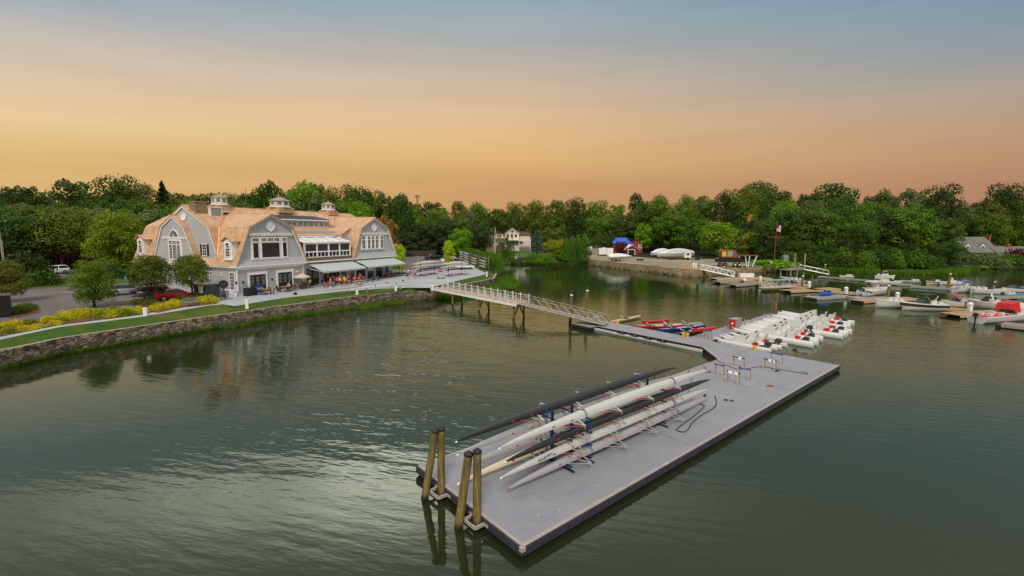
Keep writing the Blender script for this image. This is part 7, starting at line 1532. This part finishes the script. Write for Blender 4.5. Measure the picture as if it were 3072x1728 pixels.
q = byp(1862, 782); t = thing('empty_trailer', 'empty boat trailer with many wheels right of the covered boat', 'trailer', Vector((q.x+5.2, q.y-.3, 2.05)), .1); MB().bar((0, 0, .5), (5, 0, .5), .12, .12).bar((0, 1.6, .5), (3.4, 1.6, .5), .12, .12).bar((3.4, 1.6, .5), (5, .8, .5), .1, .1).build('frame', M['aluminium'], t)
for x in (.5, 1.3, 2.1): MB().disc((x, -.2, .36), (0, 1, 0), .36, .22, 14).build('wheel', M['rubber'], t)
# rusty crane, derrick
M['boom_paint'] = plain('boom_paint', (.5, .2, .035), .7, 0, .4, 1.5)
q = byp(2190, 800); t = thing('crawler_crane', 'derelict rusty crane with a dark lattice boom on the bank', 'crane', (q.x, q.y+1.6, 2.0), .0)
b = MB(); b.loft([[(-3.4, y, 1.3), (-3.4, y, 2.2), (-3.1, y, 2.6), (3.6, y, 2.6), (3.6, y, 1.3)] for y in (-1.1, 1.1)]); b.build('carriage', M['black'], t); b = MB(); b.loft([[(-2.4, y, 2.7), (-2.6, y, 4.5), (-1.9, y, 5.0), (1.4, y, 4.9), (2.2, y, 3.6), (2.2, y, 2.7)] for y in (-1.2, 1.2)]); b.build('cabin', M['rust'], t); MB().box(-2.3, -1.2, -1.24, -1.2, 3.0, 4.4).build('side_panel', M['yellow'], t); MB().box(-.8, .7, -1.24, -1.2, 3.0, 4.5).build('engine_panel', M['plastic_grey'], t)
for x in (-2.8, -1.3, 1.6, 2.9): w_ = MB().disc((x, -1.2, .62), (0, 1, 0), .62, .4, 16).build('wheel', M['rubber'], t); MB().disc((x, -1.42, .62), (0, 1, 0), .3, .04, 12).build('rim', M['rust' if x < 0 else 'cream'], w_)
bt = atY(2254, 644, q.y+1.6); bx, bz = bt.x-q.x, bt.z-2.0; bm = MB()
for y in (-.5, .5): bm.tube([(1.6, y, 3.0), (bx, y*.5, bz)], .09, 5)
for i in range(14): f = i/14; a = Vector((1.6, -.5, 3.)).lerp(Vector((bx, -.25, bz)), f); b = Vector((1.6, .5, 3.)).lerp(Vector((bx, .25, bz)), f+1/14); bm.tube([a, b], .05, 4)
bo = bm.build('boom', M['black'], t); a = Vector((1.6, 0, 3.)).lerp(Vector((bx, 0, bz)), .84); MB().bar(a, (bx, 0, bz), .55, .55).build('boom_tip', M['boom_paint'], bo)
q = at(2244, 817, .3); dz_ = lambda px, py: atY(px, py, q.y)-q; t = thing('tripod_derrick', 'white steel tripod derrick with a rusty top beam at the water edge', 'derrick', q)
for a, b in (((2217, 768), (2227, 803)), ((2239, 768), (2242, 818)), ((2249, 768), (2243, 818)), ((2271, 768), (2248, 820))): MB().tube([dz_(*a)+Vector((0, .6 if a[0] == 2239 else 0, 0)), dz_(*b)], .13, 7).build('leg', M['white'], t, smooth=True)
MB().bar(dz_(2215, 766), dz_(2273, 766), .3, .3).build('top_beam', M['rust'], t)
q = at(2354, 792, 2.); t = thing('grey_hut', 'small weathered grey hut on the bank by the far gangway', 'hut', q); MB().box(-.7, .7, -.6, .6, 0, 2.2).build('wall', M['wood_grey'], t); gable_roof(t, -.7, .7, -.6, .6, 2.2, 2.7, 'shingle_grey', 'x', .15); MB().box(-.35, .35, -.64, -.6, .1, 1.9).build('door', M['wood_grey'], t)
q = at(2313, 800, 1.9); person('man in a white shirt and red shorts standing on the far bank', q, -1.6, 'stand', 'white', 'red', group='people on the far bank')
def flag(label, plabel, base, top, px_f, flip=1, n=0):
    h = top.z-base.z; t = thing('flagpole', plabel, 'flagpole', base, 0, 'flagpoles'); MB().tube([(0, 0, 0), (0, 0, h)], [.13, .07], 8).build('pole', M['white' if n == 0 else 'rust'], t); MB().lathe([(0, 0), (.12, .1), (0, .22)], 8, (0, 0, h)).build('finial', M['yellow'], t)
    if n: MB().box(-2.6, 2.6, -.06, .06, h*.62, h*.62+.14).build('yard_arm', M['rust'], t)
    else: MB().box(-.6, .6, -.6, .6, 0, .7).build('base', M['white'], t)
    f = thing('national_flag', label, 'flag', (base.x+.1, base.y, base.z+h*(.93 if n else .82)), 0, 'flags'); W_, Hh = (.8, 2.1) if not n else (1.4, 2.3)
    st = MB(); k = 13
    for i in range(k):
        P_ = lambda u, v: (u*W_, .12*math.sin(u*7)*(1+.3*v), -v*Hh-.5*u*u)
        for j in range(6): st.add([P_(j/6, i/k), P_((j+1)/6, i/k), P_((j+1)/6, (i+1)/k), P_(j/6, (i+1)/k)], [(0, 1, 2, 3)], i % 2)
    st.build('stripes', [M['flag_red'], M['white']], f); c = MB()
    for j in range(3): c.add([(x, y-.02, z) for x, y, z in (P_(j/6*.85, 0), P_((j+1)/6*.85, 0), P_((j+1)/6*.85, .5), P_(j/6*.85, .5))], [(0, 1, 2, 3)])
    c.build('canton', M['navy'], f)
b = at(1485, 771, 1.8); flag('limp striped flag on the white pole before the cream house', 'tall white flagpole on the lawn before the cream house', b, atY(1487, 683, b.y), 1488)
b = at(2332, 790, 2); b = Vector((b.x, b.y+2, 2)); flag('striped flag on the rusty pole against the dark trees of the right bank', 'rusty flagpole with a yard arm at the foot of the right bank', b, atY(2337, 665, b.y), 2338, 1, 1)
for px, py, lb in ((1506, 664, 'utility pole with a transformer behind the cream house'),):
    p = atY(px, py, 240); t = thing('utility_pole', lb, 'utility pole', (p.x, 240, gz(p.x, 240))); h = p.z-gz(p.x, 240); MB().tube([(0, 0, 0), (0, 0, h)], .18, 7).build('post', M['wood_grey'], t); MB().tube([(.5, 0, h-2), (.5, 0, h-.4)], .45, 8).build('transformer', M['aluminium'], t)
p = atY(1252, 585, 330); t = thing('lattice_mast', 'thin lattice mast with antennas on the distant skyline', 'mast', (p.x, 330, 0)); h = p.z; m_ = MB()
for x, y in ((-1, -1), (1, -1), (0, 1)): m_.tube([(x*1.2, y*1.2, 0), (x*.4, y*.4, h)], .12, 4)
for i in range(30): z = h*i/30; m_.bar((-.9, -.9, z), (.9, -.9, z+1.1), .08, .08)
m_.build('lattice', M['charcoal'], t); MB().box(-1.9, 1.9, -.5, .5, h-1.6, h-.4).build('antenna', M['wood_grey'], t)
for i, (px, py) in enumerate(((1514, 781), (1525, 781), (1538, 782), (1549, 782))):
    q = at(px, py-3, 1.4); t = thing('lawn_chair', 'grey slatted lawn chair facing the water below the cream house', 'chair', q, -PI/2+.1*i, 'lawn chairs on the far bank'); MB().loft([[(.45, y, .42), (.45, y, .36), (-.4, y, .28), (-.4, y, .34)] for y in (-.4, .4)]).build('seat', M['wood_grey'], t); MB().loft([[(-.35, y, .34), (-.4, y, .34), (-.85, y, 1.2), (-.8, y, 1.2)] for y in (-.38, .38)]).build('backrest', M['wood_grey'], t)
    for s_ in (-1, 1): MB().box(-.6, .5, s_*.45-.06, s_*.45+.06, .56, .6).bar((.42, s_*.42, 0), (.42, s_*.42, .56), .08, .05, up=(0, 1, 0)).bar((-.6, s_*.42, 0), (-.5, s_*.42, .56), .08, .05, up=(0, 1, 0)).build('arm_and_legs', M['wood_grey'], t)
# grey roofed house on the far right
q = Vector((atY(2888, 757, 196).x, 196, 0)); hx = lambda px: atY(px, 757, q.y).x-q.x; hz = lambda py: atY(2960, py, q.y).z
t = thing('grey_roofed_house', 'white house with a long grey roof, two dormers and brick chimneys', 'house', q); x1 = hx(2985); b = MB(); gable_wall(b, .6, x1, 0, 11, 1.5, hz(745), hz(712.5), 'x'); b.box(hx(2968), hx(3105), -3, 5, 1.5, hz(754)); b.build('wall', M['white'], t); gable_roof(t, .6, x1, 0, 11, hz(745), hz(712), 'asphalt_shingle', 'x', .4); gable_roof(t, hx(2970), hx(3110), -3, 5, hz(756), hz(739), 'asphalt_shingle', 'x', .5); MB().loft([[(x, -3, hz(758)), (x, .1, hz(744)), (x, .1, hz(743)), (x, -3, hz(757))] for x in (0, hx(2968))]).build('porch_roof', M['asphalt_shingle'], t)
for px in (2904, 2949): 
    c = hx(px); w_ = MB(); gable_wall(w_, c-1.2, c+1.2, .3, 4.5, hz(748), hz(738), hz(730), 'y'); do_ = w_.build('dormer', M['white'], t); gable_roof(do_, c-1.2, c+1.2, .3, 5, hz(738), hz(730), 'asphalt_shingle', 'y', .2); MB().box(c-.5, c+.5, .22, .3, hz(745.5), hz(738.5)).build('pane', M['glass'], do_)
for x0, x1_, y, tp in ((hx(2998), hx(3004), 5, 706), (hx(3020), hx(3030), 0, 731)): MB().box(x0, x1_, y, y+1.2, 2, hz(tp)).build('chimney', M['brickred'], t)
# ------------------------------------------------------------------ marina docks
z2 = lambda x, y: (2100+x*.1941, 780+y*.1941); z3 = lambda x, y: (2560+x*.19876, 800+y*.19876)
def fdock(label, a, b, w_, mat='planks', floats=None, z=.5):
    a = at(*a, z); b = at(*b, z); d = b-a; L = d.length; t = thing('finger_dock', label, 'dock', (a.x, a.y, 0), math.atan2(d.y, d.x), 'marina docks'); MB().box(0, L, -w_/2, w_/2, z-.07, z).build('deck', M[mat], t)
    MB().box(.05, L-.05, -w_/2-.04, -w_/2, z-.36, z-.02).box(.05, L-.05, w_/2, w_/2+.04, z-.36, z-.02).build('fascia', M['wood_raw' if mat == 'planks' else 'wood_grey'], t)
    n_ = max(2, int(L/4))
    for i in range(n_): x = L*(i+.5)/n_; MB().box(x-1.1, x+1.1, -w_/2+.05, w_/2-.05, .0-.15, z-.09).build('float_drum', M[floats or 'black'], t)
    return t
M['turq'] = plain('turq', (.02, .33, .36), .5)
fdock('tan dock at the foot of the aluminium gangway', z2(190, 282), z2(1050, 270), 3.2); fdock('old grey stained dock in front of the gangway foot', z2(240, 330), z2(720, 318), 3., 'planks_grey'); fdock('cluttered timber dock with ropes left of the truss ramp', z2(480, 380), z2(900, 350), 2.4, 'planks_grey'); fdock('diagonal tan dock from the gangway toward the marina', z2(700, 305), z2(1720, 445), 2.4); fdock('short tan finger behind the truss ramp', z2(900, 375), z2(1640, 375), 2.0); fdock('tan finger dock below the white capped piling', z2(1320, 468), z2(2090, 432), 2.4); fdock('long tan dock running to the jet ski float', z2(1690, 445), z2(2500, 512), 2.2)
fdock('tan finger dock beside the white console boat', z3(50, 508), z3(330, 486), 2.2); fdock('tan dock behind the white cuddy boat', z3(290, 462), z3(900, 470), 2.2); fdock('tan dock behind the black hulled boat', z3(900, 560), z3(1760, 655), 2.2); fdock('tan dock with a white pedestal in front of the arch boat', z3(1450, 712), z3(2260, 672), 2.6); fdock('dark planked dock in front of the red canopy boat', z3(2260, 850), z3(2700, 900), 3.0, 'planks_grey')
fdock('weathered rear dock on turquoise drums below the far gangway', z2(1840, 246), z2(2620, 310), 1.8, 'planks_grey', 'turq'); fdock('weathered rear dock on turquoise drums behind the skiffs', z3(250, 232), z3(900, 262), 1.8, 'planks_grey', 'turq'); fdock('weathered rear dock on turquoise drums by the purple canopy', z3(860, 285), z3(1560, 330), 1.8, 'planks_grey', 'turq'); fdock('weathered rear dock on turquoise drums at the right edge', z3(2080, 450), z3(2600, 440), 1.8, 'planks_grey', 'turq')
def pilep(label, b, tp, r_=.2, cap='white', lean=0., grp='marina pilings'):
    q = at(*b, 0); w_ = atY(tp[0], tp[1], q.y); piling('piling', label, q, w_, r_, cap, group=grp)
pilep('white capped piling beside the aluminium gangway', z2(372, 268), z2(375, 108)); pilep('tan white capped piling in the middle docks', z2(1572, 432), z2(1592, 250), .24); pilep('white capped piling leaning beside the far gangway', z2(1905, 250), z2(1940, 72), .24); pilep('white capped piling behind the white cuddy boat', z3(520, 498), z3(540, 290), .22); pilep('tall white capped piling among the rear boats', z3(1425, 325), z3(1467, 110), .26); pilep('thin rusty post beside the red bimini boat', z3(1688, 650), z3(1700, 520), .12, None); pilep('thin grey post right of the tan piling', z2(1722, 428), z2(1740, 228), .13, None); pilep('thin grey post by the blue jet ski', z2(2225, 510), z2(2228, 405), .12, None)
for x, y, f, lb in ((930, 332, z2, 'white power pedestal on the cluttered dock'), (1685, 422, z2, 'white power pedestal beside the tan piling'), (2255, 520, z2, 'white power pedestal right of the jet ski'), (660, 495, z3, 'white power pedestal behind the white cuddy boat'), (1758, 668, z3, 'white power pedestal before the arch boat')):
    q = at(*f(x, y), .5); t = thing('power_pedestal', lb, 'pedestal', q, 0, 'dock power pedestals'); MB().box(-.22, .22, -.2, .2, 0, .95).build('post', M['white'], t); MB().lathe([(.34, .95), (.34, 1.1), (.1, 1.3)], 8).build('cap', M['white'], t)
for x, lb in ((660, 'left white float box on the tan dock by the derrick'), (765, 'right white float box on the tan dock by the derrick')):
    q = at(*z2(x, 262), .5); t = thing('float_box', lb, 'box', q, 0, 'white float boxes'); MB().box(-.9, .9, -.6, .6, 0, .85).build('box_body', M['white'], t); MB().box(-.95, .95, -.65, .65, .85, .93).build('lid', M['white'], t)
def ramp(label, a, b, w_, mat, rail, h=1.1, truss=True):
    a = Vector(a); b = Vector(b); d = b-a; L = Vector((d.x, d.y)).length; t = thing('gangway', label, 'gangway', a, math.atan2(d.y, d.x), 'marina gangways'); Z = lambda x: d.z*x/L
    MB().loft([[(x, -w_/2, Z(x)), (x, w_/2, Z(x)), (x, w_/2, Z(x)-.12), (x, -w_/2, Z(x)-.12)] for x in (0, L)]).build('deck', M[mat], t)
    for s_ in (-1, 1):
        r_ = MB(); y = s_*w_/2; r_.tube([(0, y, h), (L-.4, y, Z(L)+h), (L, y, Z(L)+h*.5)], .06, 5); r_.tube([(0, y, .0), (L, y, Z(L))], .1, 5)
        n_ = max(3, int(L/1.4))
        for i in range(n_+1):
            x = L*i/n_; r_.tube([(x, y, Z(x)), (x, y, Z(x)+h)], .045, 4)
            if truss and i < n_: x2 = L*(i+1)/n_; r_.tube([(x, y, Z(x)+h), (x2, y, Z(x2))], .045, 4)
        r_.build('railing', M[rail], t)
    return t
ramp('aluminium truss gangway down from the quay wall corner', at(2103, 808, 2.05), at(2203, 830, .55), 1.6, 'aluminium', 'white', 1.35); ramp('grey wooden gangway with mesh rails on the far side of the marina', at(*z2(1535, 130), 1.9), at(*z2(1990, 222), .55), 1.7, 'planks_grey', 'aluminium', 1.1, False); a = at(*z2(950, 428), .7); b = at(*z2(1420, 412), .7); ramp('unused aluminium truss ramp stored on its float', a, b, 1.2, 'aluminium', 'aluminium', 1.5)
q0, q1 = at(*z2(1315, 150), 1.85), at(*z2(1540, 128), 1.9); d = q1-q0; t = thing('pier_platform', 'grey timber platform on posts at the head of the far gangway', 'pier', (q0.x, q0.y, 0), math.atan2(d.y, d.x)); MB().box(0, d.length, -1.5, 1.5, 1.7, 1.9).build('deck', M['planks_grey'], t)
for x in (.5, d.length*.5, d.length-.3):
    for y in (-1.3, 1.3): MB().tube([(x, y, -1), (x, y, 1.7 if x < d.length-.5 else 6.2)], .18, 8).build('post', M['wood_grey'], t)
r_ = MB(); r_.box(0, d.length, -1.5, -1.42, 2.85, 2.95)
for i in range(9): x = d.length*i/8; r_.box(x-.04, x+.04, -1.5, -1.42, 1.9, 2.9)
r_.build('railing', M['wood_grey'], t)
# ------------------------------------------------------------------ moored boats
def mboat(label, bow, stern, hull='gelcoat', beam=None, fb=.85, deckc='gelcoat', wind=True, console=False, top=None, topz=2., motor='charcoal', stripe=None, cover=None, arch=False, house=False, inner='boat_cream', name='motorboat', cat='motorboat', nm=1):
    s = at(*stern, 0.); b = at(*bow, .0); d = b-s; L = max(d.length, 3.2); w_ = beam or min(2.6, L*.34); t = thing(name, label, cat, (s.x, s.y, 0), math.atan2(d.y, d.x), 'boats moored in the marina'); rings = []; n_ = 13; dk_ = []
    for i in range(n_):
        f = i/(n_-1); x = L*f; k = (1-max(0, (f-.45)/.55)**2.3); ww = max(.04, w_/2*(.93+.07*math.sin(PI*f))*k); zt = fb*(.86+.0*f)+.32*fb*f*f; x2 = x+(.28*f**4)*L*.2
        rings.append([(x2, -ww, zt), (x, -ww*.93, zt*.45), (x, -ww*.75, .06), (x-.02*L*f, 0, -.22+.2*f**3), (x, ww*.75, .06), (x, ww*.93, zt*.45), (x2, ww, zt)]); dk_.append((x2, ww, zt))
    MB().loft(rings).build('hull', M[hull], t, smooth=True, ang=60)
    if stripe: MB().loft([[(x+0, -ww*1.015, zt*.62), (x, -ww*1.02, zt*.93)] for x, ww, zt in dk_], 0, False, False).loft([[(x, ww*1.015, zt*.62), (x, ww*1.02, zt*.93)] for x, ww, zt in dk_], 0, False, False).build('hull_stripe', M[stripe], t)
    MB().loft([[(x, -y*1.02, z-.03), (x, -y*1.02, z+.06), (x, -y*.8, z+.08), (x, y*.8, z+.08), (x, y*1.02, z+.06), (x, y*1.02, z-.03)] for x, y, z in dk_]).build('deck', M[deckc], t, smooth=True, ang=30)
    MB().box(.25, L*.52, -w_*.36, w_*.36, fb*.9+.06, fb*.9+.12).build('cockpit', M[inner], t)
    for x in (L*.12, L*.32):
        for s_ in (-1, 1): MB().box(x, x+.55, s_*w_*.2-.24, s_*w_*.2+.24, fb*.9+.1, fb*.9+.5).build('seat', M['gelcoat'], t)
    zt = fb+.08
    if wind:
        x = L*.56; MB().loft([[(x+.55, 0, zt), (x+.5, 0, zt), (x+.0, 0, zt+.55), (x+.05, 0, zt+.55)], [(x+.25, w_*.32, zt), (x+.2, w_*.32, zt), (x-.2, w_*.3, zt+.55), (x-.15, w_*.3, zt+.55)], [(x-.5, w_*.4, zt), (x-.55, w_*.4, zt), (x-.6, w_*.37, zt+.4), (x-.55, w_*.37, zt+.4)]]).loft([[(x+.55, 0, zt), (x+.5, 0, zt), (x+.0, 0, zt+.55), (x+.05, 0, zt+.55)], [(x+.25, -w_*.32, zt), (x+.2, -w_*.32, zt), (x-.2, -w_*.3, zt+.55), (x-.15, -w_*.3, zt+.55)], [(x-.5, -w_*.4, zt), (x-.55, -w_*.4, zt), (x-.6, -w_*.37, zt+.4), (x-.55, -w_*.37, zt+.4)]]).build('windscreen', M['glass'], t)
    if console: MB().loft([[(L*.4, y, zt), (L*.55, y, zt), (L*.52, y, zt+.95), (L*.44, y, zt+.95)] for y in (-.4, .4)]).build('console', M['gelcoat'], t)
    if house: MB().loft([[(L*.42, y, zt), (L*.72, y, zt), (L*.62, y, zt+1.15), (L*.42, y, zt+1.2)] for y in (-w_*.34, w_*.34)]).build('cabin', M['gelcoat'], t); MB().loft([[(L*.44, y, zt+.5), (L*.66, y, zt+.5), (L*.62, y, zt+1.05), (L*.44, y, zt+1.05)] for y in (-w_*.36, w_*.36)]).build('cabin_window', M['glass'], t)
    if top:
        c = MB().loft([[(L*f, -w_*.38, topz-.1*(abs(f-.42)/.16)**2), (L*f, 0, topz+.12-.1*(abs(f-.42)/.16)**2), (L*f, w_*.38, topz-.1*(abs(f-.42)/.16)**2), (L*f, w_*.38, topz-.08-.1*(abs(f-.42)/.16)**2), (L*f, -w_*.38, topz-.08-.1*(abs(f-.42)/.16)**2)] for f in (.24, .33, .42, .51, .6)]).build('canopy', M[top], t, smooth=True); fr_ = MB()
        for s_ in (-1, 1):
            for f in (.27, .57): fr_.tube([(L*.42, s_*w_*.42, zt), (L*f, s_*w_*.36, topz-.1)], .03, 5)
        fr_.build('canopy_frame', M['aluminium'], c)
    if cover: MB().loft([[(x*1., -y*1.0, z+.06), (x, -y*.5, z+.32+hh), (x, y*.5, z+.32+hh), (x, y*1.0, z+.06)] for (x, y, z), hh in zip(dk_[1:11], (0, .1, .2, .3, .42, .5, .45, .3, .12, 0))]).build('boat_cover', M[cover], t, smooth=True)
    if arch: MB().tube([(L*.3, -w_*.42, zt), (L*.36, -w_*.4, zt+.9), (L*.38, -w_*.2, zt+1.25), (L*.38, w_*.2, zt+1.25), (L*.36, w_*.4, zt+.9), (L*.3, w_*.42, zt)], .09, 6).build('radar_arch', M['gelcoat'], t, smooth=True)
    if motor:
        for k in range(nm):
            y = (k-(nm-1)/2)*.6; mo = MB().loft([[(-.45, y-.22, fb*.95), (-.02, y-.2, fb), (-.05, y-.18, fb+.42), (-.4, y-.2, fb+.4)], [(-.45, y+.22, fb*.95), (-.02, y+.2, fb), (-.05, y+.18, fb+.42), (-.4, y+.2, fb+.4)]]).build('outboard', M[motor], t, smooth=True, ang=50); MB().tube([(-.22, y, fb), (-.28, y, -.5)], [.11, .07], 7).build('motor_leg', M[motor], mo)
    return t
B = mboat
B('white centre console boat with a cream hardtop and antenna', z3(505, 395), z3(150, 440), console=True, wind=False, top='gelcoat', topz=2.7, fb=1.05, motor='charcoal'); B('white cuddy boat nosing left in front of the tan dock', z3(330, 612), z3(735, 612), fb=1.15, beam=2.4, motor=None, wind=False, cover=None)
B('black hulled bowrider with a folded bimini frame', z3(730, 655), z3(1350, 660), 'gelcoat', fb=1.1, beam=2.5, stripe='black', motor=None, top='black', topz=2.55); B('cream runabout under a small red bimini', z3(1335, 600), z3(1700, 610), 'boat_cream', fb=.9, beam=2.2, top='red', topz=1.9, motor=None, inner='burgundy'); B('white sport boat with a tall grey radar arch', z3(1720, 600), z3(2275, 650), fb=1.1, beam=2.5, arch=True, motor=None)
B('white boat with a red canvas canopy and red trimmed seats at the right edge', z3(2700, 790), z3(1850, 850), fb=.95, beam=2.3, top=None, motor='black', inner='red'); B('boat under a pale grey cover behind the red canopy boat', z3(2330, 700), z3(2720, 715), cover='canvas', fb=.9, motor=None, wind=False)
B('white pilot house boat moored farthest back at the rear dock', z3(610, 205), z3(320, 190), house=True, wind=False, fb=1.1, motor='charcoal'); B('white runabout behind the hardtop boat, bow to the right', z3(722, 282), z3(370, 268), fb=.9, beam=2.2, motor='charcoal'); B('grey aluminium skiff holding a red fuel can', z3(745, 240), z3(1010, 250), 'aluminium', fb=.5, wind=False, motor='black', inner='red', deckc='aluminium'); B('small cream and red runabout at the rear dock', z3(1100, 268), z3(1285, 265), 'boat_cream', fb=.7, stripe='burgundy', motor='navy'); B('white open boat with a white outboard by the tall rear piling', z3(1300, 272), z3(1620, 280), fb=.7, motor='gelcoat', console=True, wind=False)
B('white console boat under a purple canopy', z3(1850, 380), z3(1515, 385), fb=.9, top='purple', topz=2.4, motor='gelcoat', console=True, wind=False, inner='purple'); B('white open fishing boat with a man in red at the rail', z3(2265, 425), z3(1800, 400), fb=1., motor='gelcoat', nm=2); B('boat under a dark navy cover at the right rear', z3(2250, 385), z3(2620, 390), cover='navy', fb=.8, wind=False, motor=None); B('cyan blue skiff beside the turquoise drums', z3(2540, 455), z3(2260, 458), 'boat_blue', fb=.55, wind=False, motor='charcoal', deckc='boat_blue', inner='gelcoat'); B('small white dinghy on the rear dock by the far gangway', z2(2180, 270), z2(2365, 275), fb=.45, wind=False, motor='charcoal', name='dinghy', cat='dinghy')
B('long grey skiff tied behind the truss ramp', z2(1250, 300), z2(1560, 352), 'aluminium', fb=.6, wind=False, motor=None, deckc='aluminium', inner='plastic_grey', name='skiff', cat='skiff')
q = at(*z3(2310, 790), 0); 
cp_ = thing('canvas_canopy', 'upright red canvas canopy covering the console of the right edge boat', 'canopy', (q.x, q.y, .9), .2); MB().loft([[(-1.2, -.9, 0), (1.1, -.9, 0), (.7, -.8, 1.65), (-.8, -.8, 1.35)], [(-1.2, .9, 0), (1.1, .9, 0), (.7, .8, 1.65), (-.8, .8, 1.35)]]).build('canvas', M['red'], cp_)
q = at(*z3(2110, 395), 0); person('man with a red cap bending at the rail of the white fishing boat', (q.x, q.y, 1.05), .4, 'bend', 'plastic_grey', 'navy', hair='red', group='people on the boats')
# jet skis and their float
def jetski(label, a, b, c):
    s = at(*b, .5); d = at(*a, .5)-s; L = 3.3; t = thing('jet_ski', label, 'jet ski', (s.x, s.y, .5), math.atan2(d.y, d.x), 'jet skis on their floats'); MB().loft([[(x, -w_, .3), (x, -w_*.7, .02), (x, w_*.7, .02), (x, w_, .3), (x, w_*.6, h), (x, -w_*.6, h)] for x, w_, h in ((0, .5, .5), (.8, .58, .55), (1.9, .58, .75), (2.7, .4, .7), (L, .08, .45))]).build('hull', M[c], t, smooth=True); MB().box(.2, 1.6, -.22, .22, .5, .8).build('seat', M['black'], t); MB().bar((1.85, -.4, 1.02), (1.85, .4, 1.02), .06, .06).bar((1.85, 0, .7), (1.8, 0, 1.02), .12, .12, up=(0, 1, 0)).build('handlebar', M['black'], t)
fdock('pale plastic jet ski float, scalloped edge', z2(1700, 575), z2(2260, 545), 2.6, 'plastic_pale' if 'plastic_pale' in M else 'shell_grey', 'shell_grey', .45)
jetski('blue jet ski on the pale float', z2(1780, 560), z2(2010, 540), 'blue'); jetski('grey jet ski beside the hardtop boat, left one', z3(30, 440), z3(150, 420), 'shell_grey'); jetski('grey jet ski beside the hardtop boat, right one', z3(150, 455), z3(270, 440), 'plastic_grey'); fdock('float under the grey jet skis', z3(-40, 462), z3(290, 462), 3., 'shell_grey', 'shell_grey', .45)
blob('mooring_buoy', 'orange buoy among ropes on the cluttered dock', 'buoy', at(*z2(650, 335), .5), (.9, .9, .8), 'orange', 21); blob('mooring_buoy', 'white ball buoy beside the orange one', 'buoy', at(*z2(690, 338), .5), (.8, .8, .8), 'white', 22)
t = thing('duck', 'brown duck swimming behind the white launches', 'bird', at(2385, 1049, 0)); MB().loft([[(x, r_*math.cos(2*PI*j/8), z+r_*math.sin(2*PI*j/8)) for j in range(8)] for x, z, r_ in ((-.28, .12, .02), (-.15, .06, .09), (.08, .05, .11), (.2, .16, .05), (.22, .26, .055), (.3, .26, .04), (.38, .24, .015))]).build('body', M['wicker'], t, smooth=True)
t = thing('low_pier', 'low dark pier reaching out from the right shore', 'pier', at(*zR(1700, 1085), .0)); d = at(*zR(2150, 1110), 0)-at(*zR(1700, 1085), 0); MB().bar((0, 0, 1.0), (d.x, d.y, .9), 1.6, .25).build('deck', M['wood_grey'], t)
for f in (.1, .4, .7, .95): MB().tube([(d.x*f, d.y*f, -1), (d.x*f, d.y*f, .9)], .2, 7).build('post', M['black'], t)
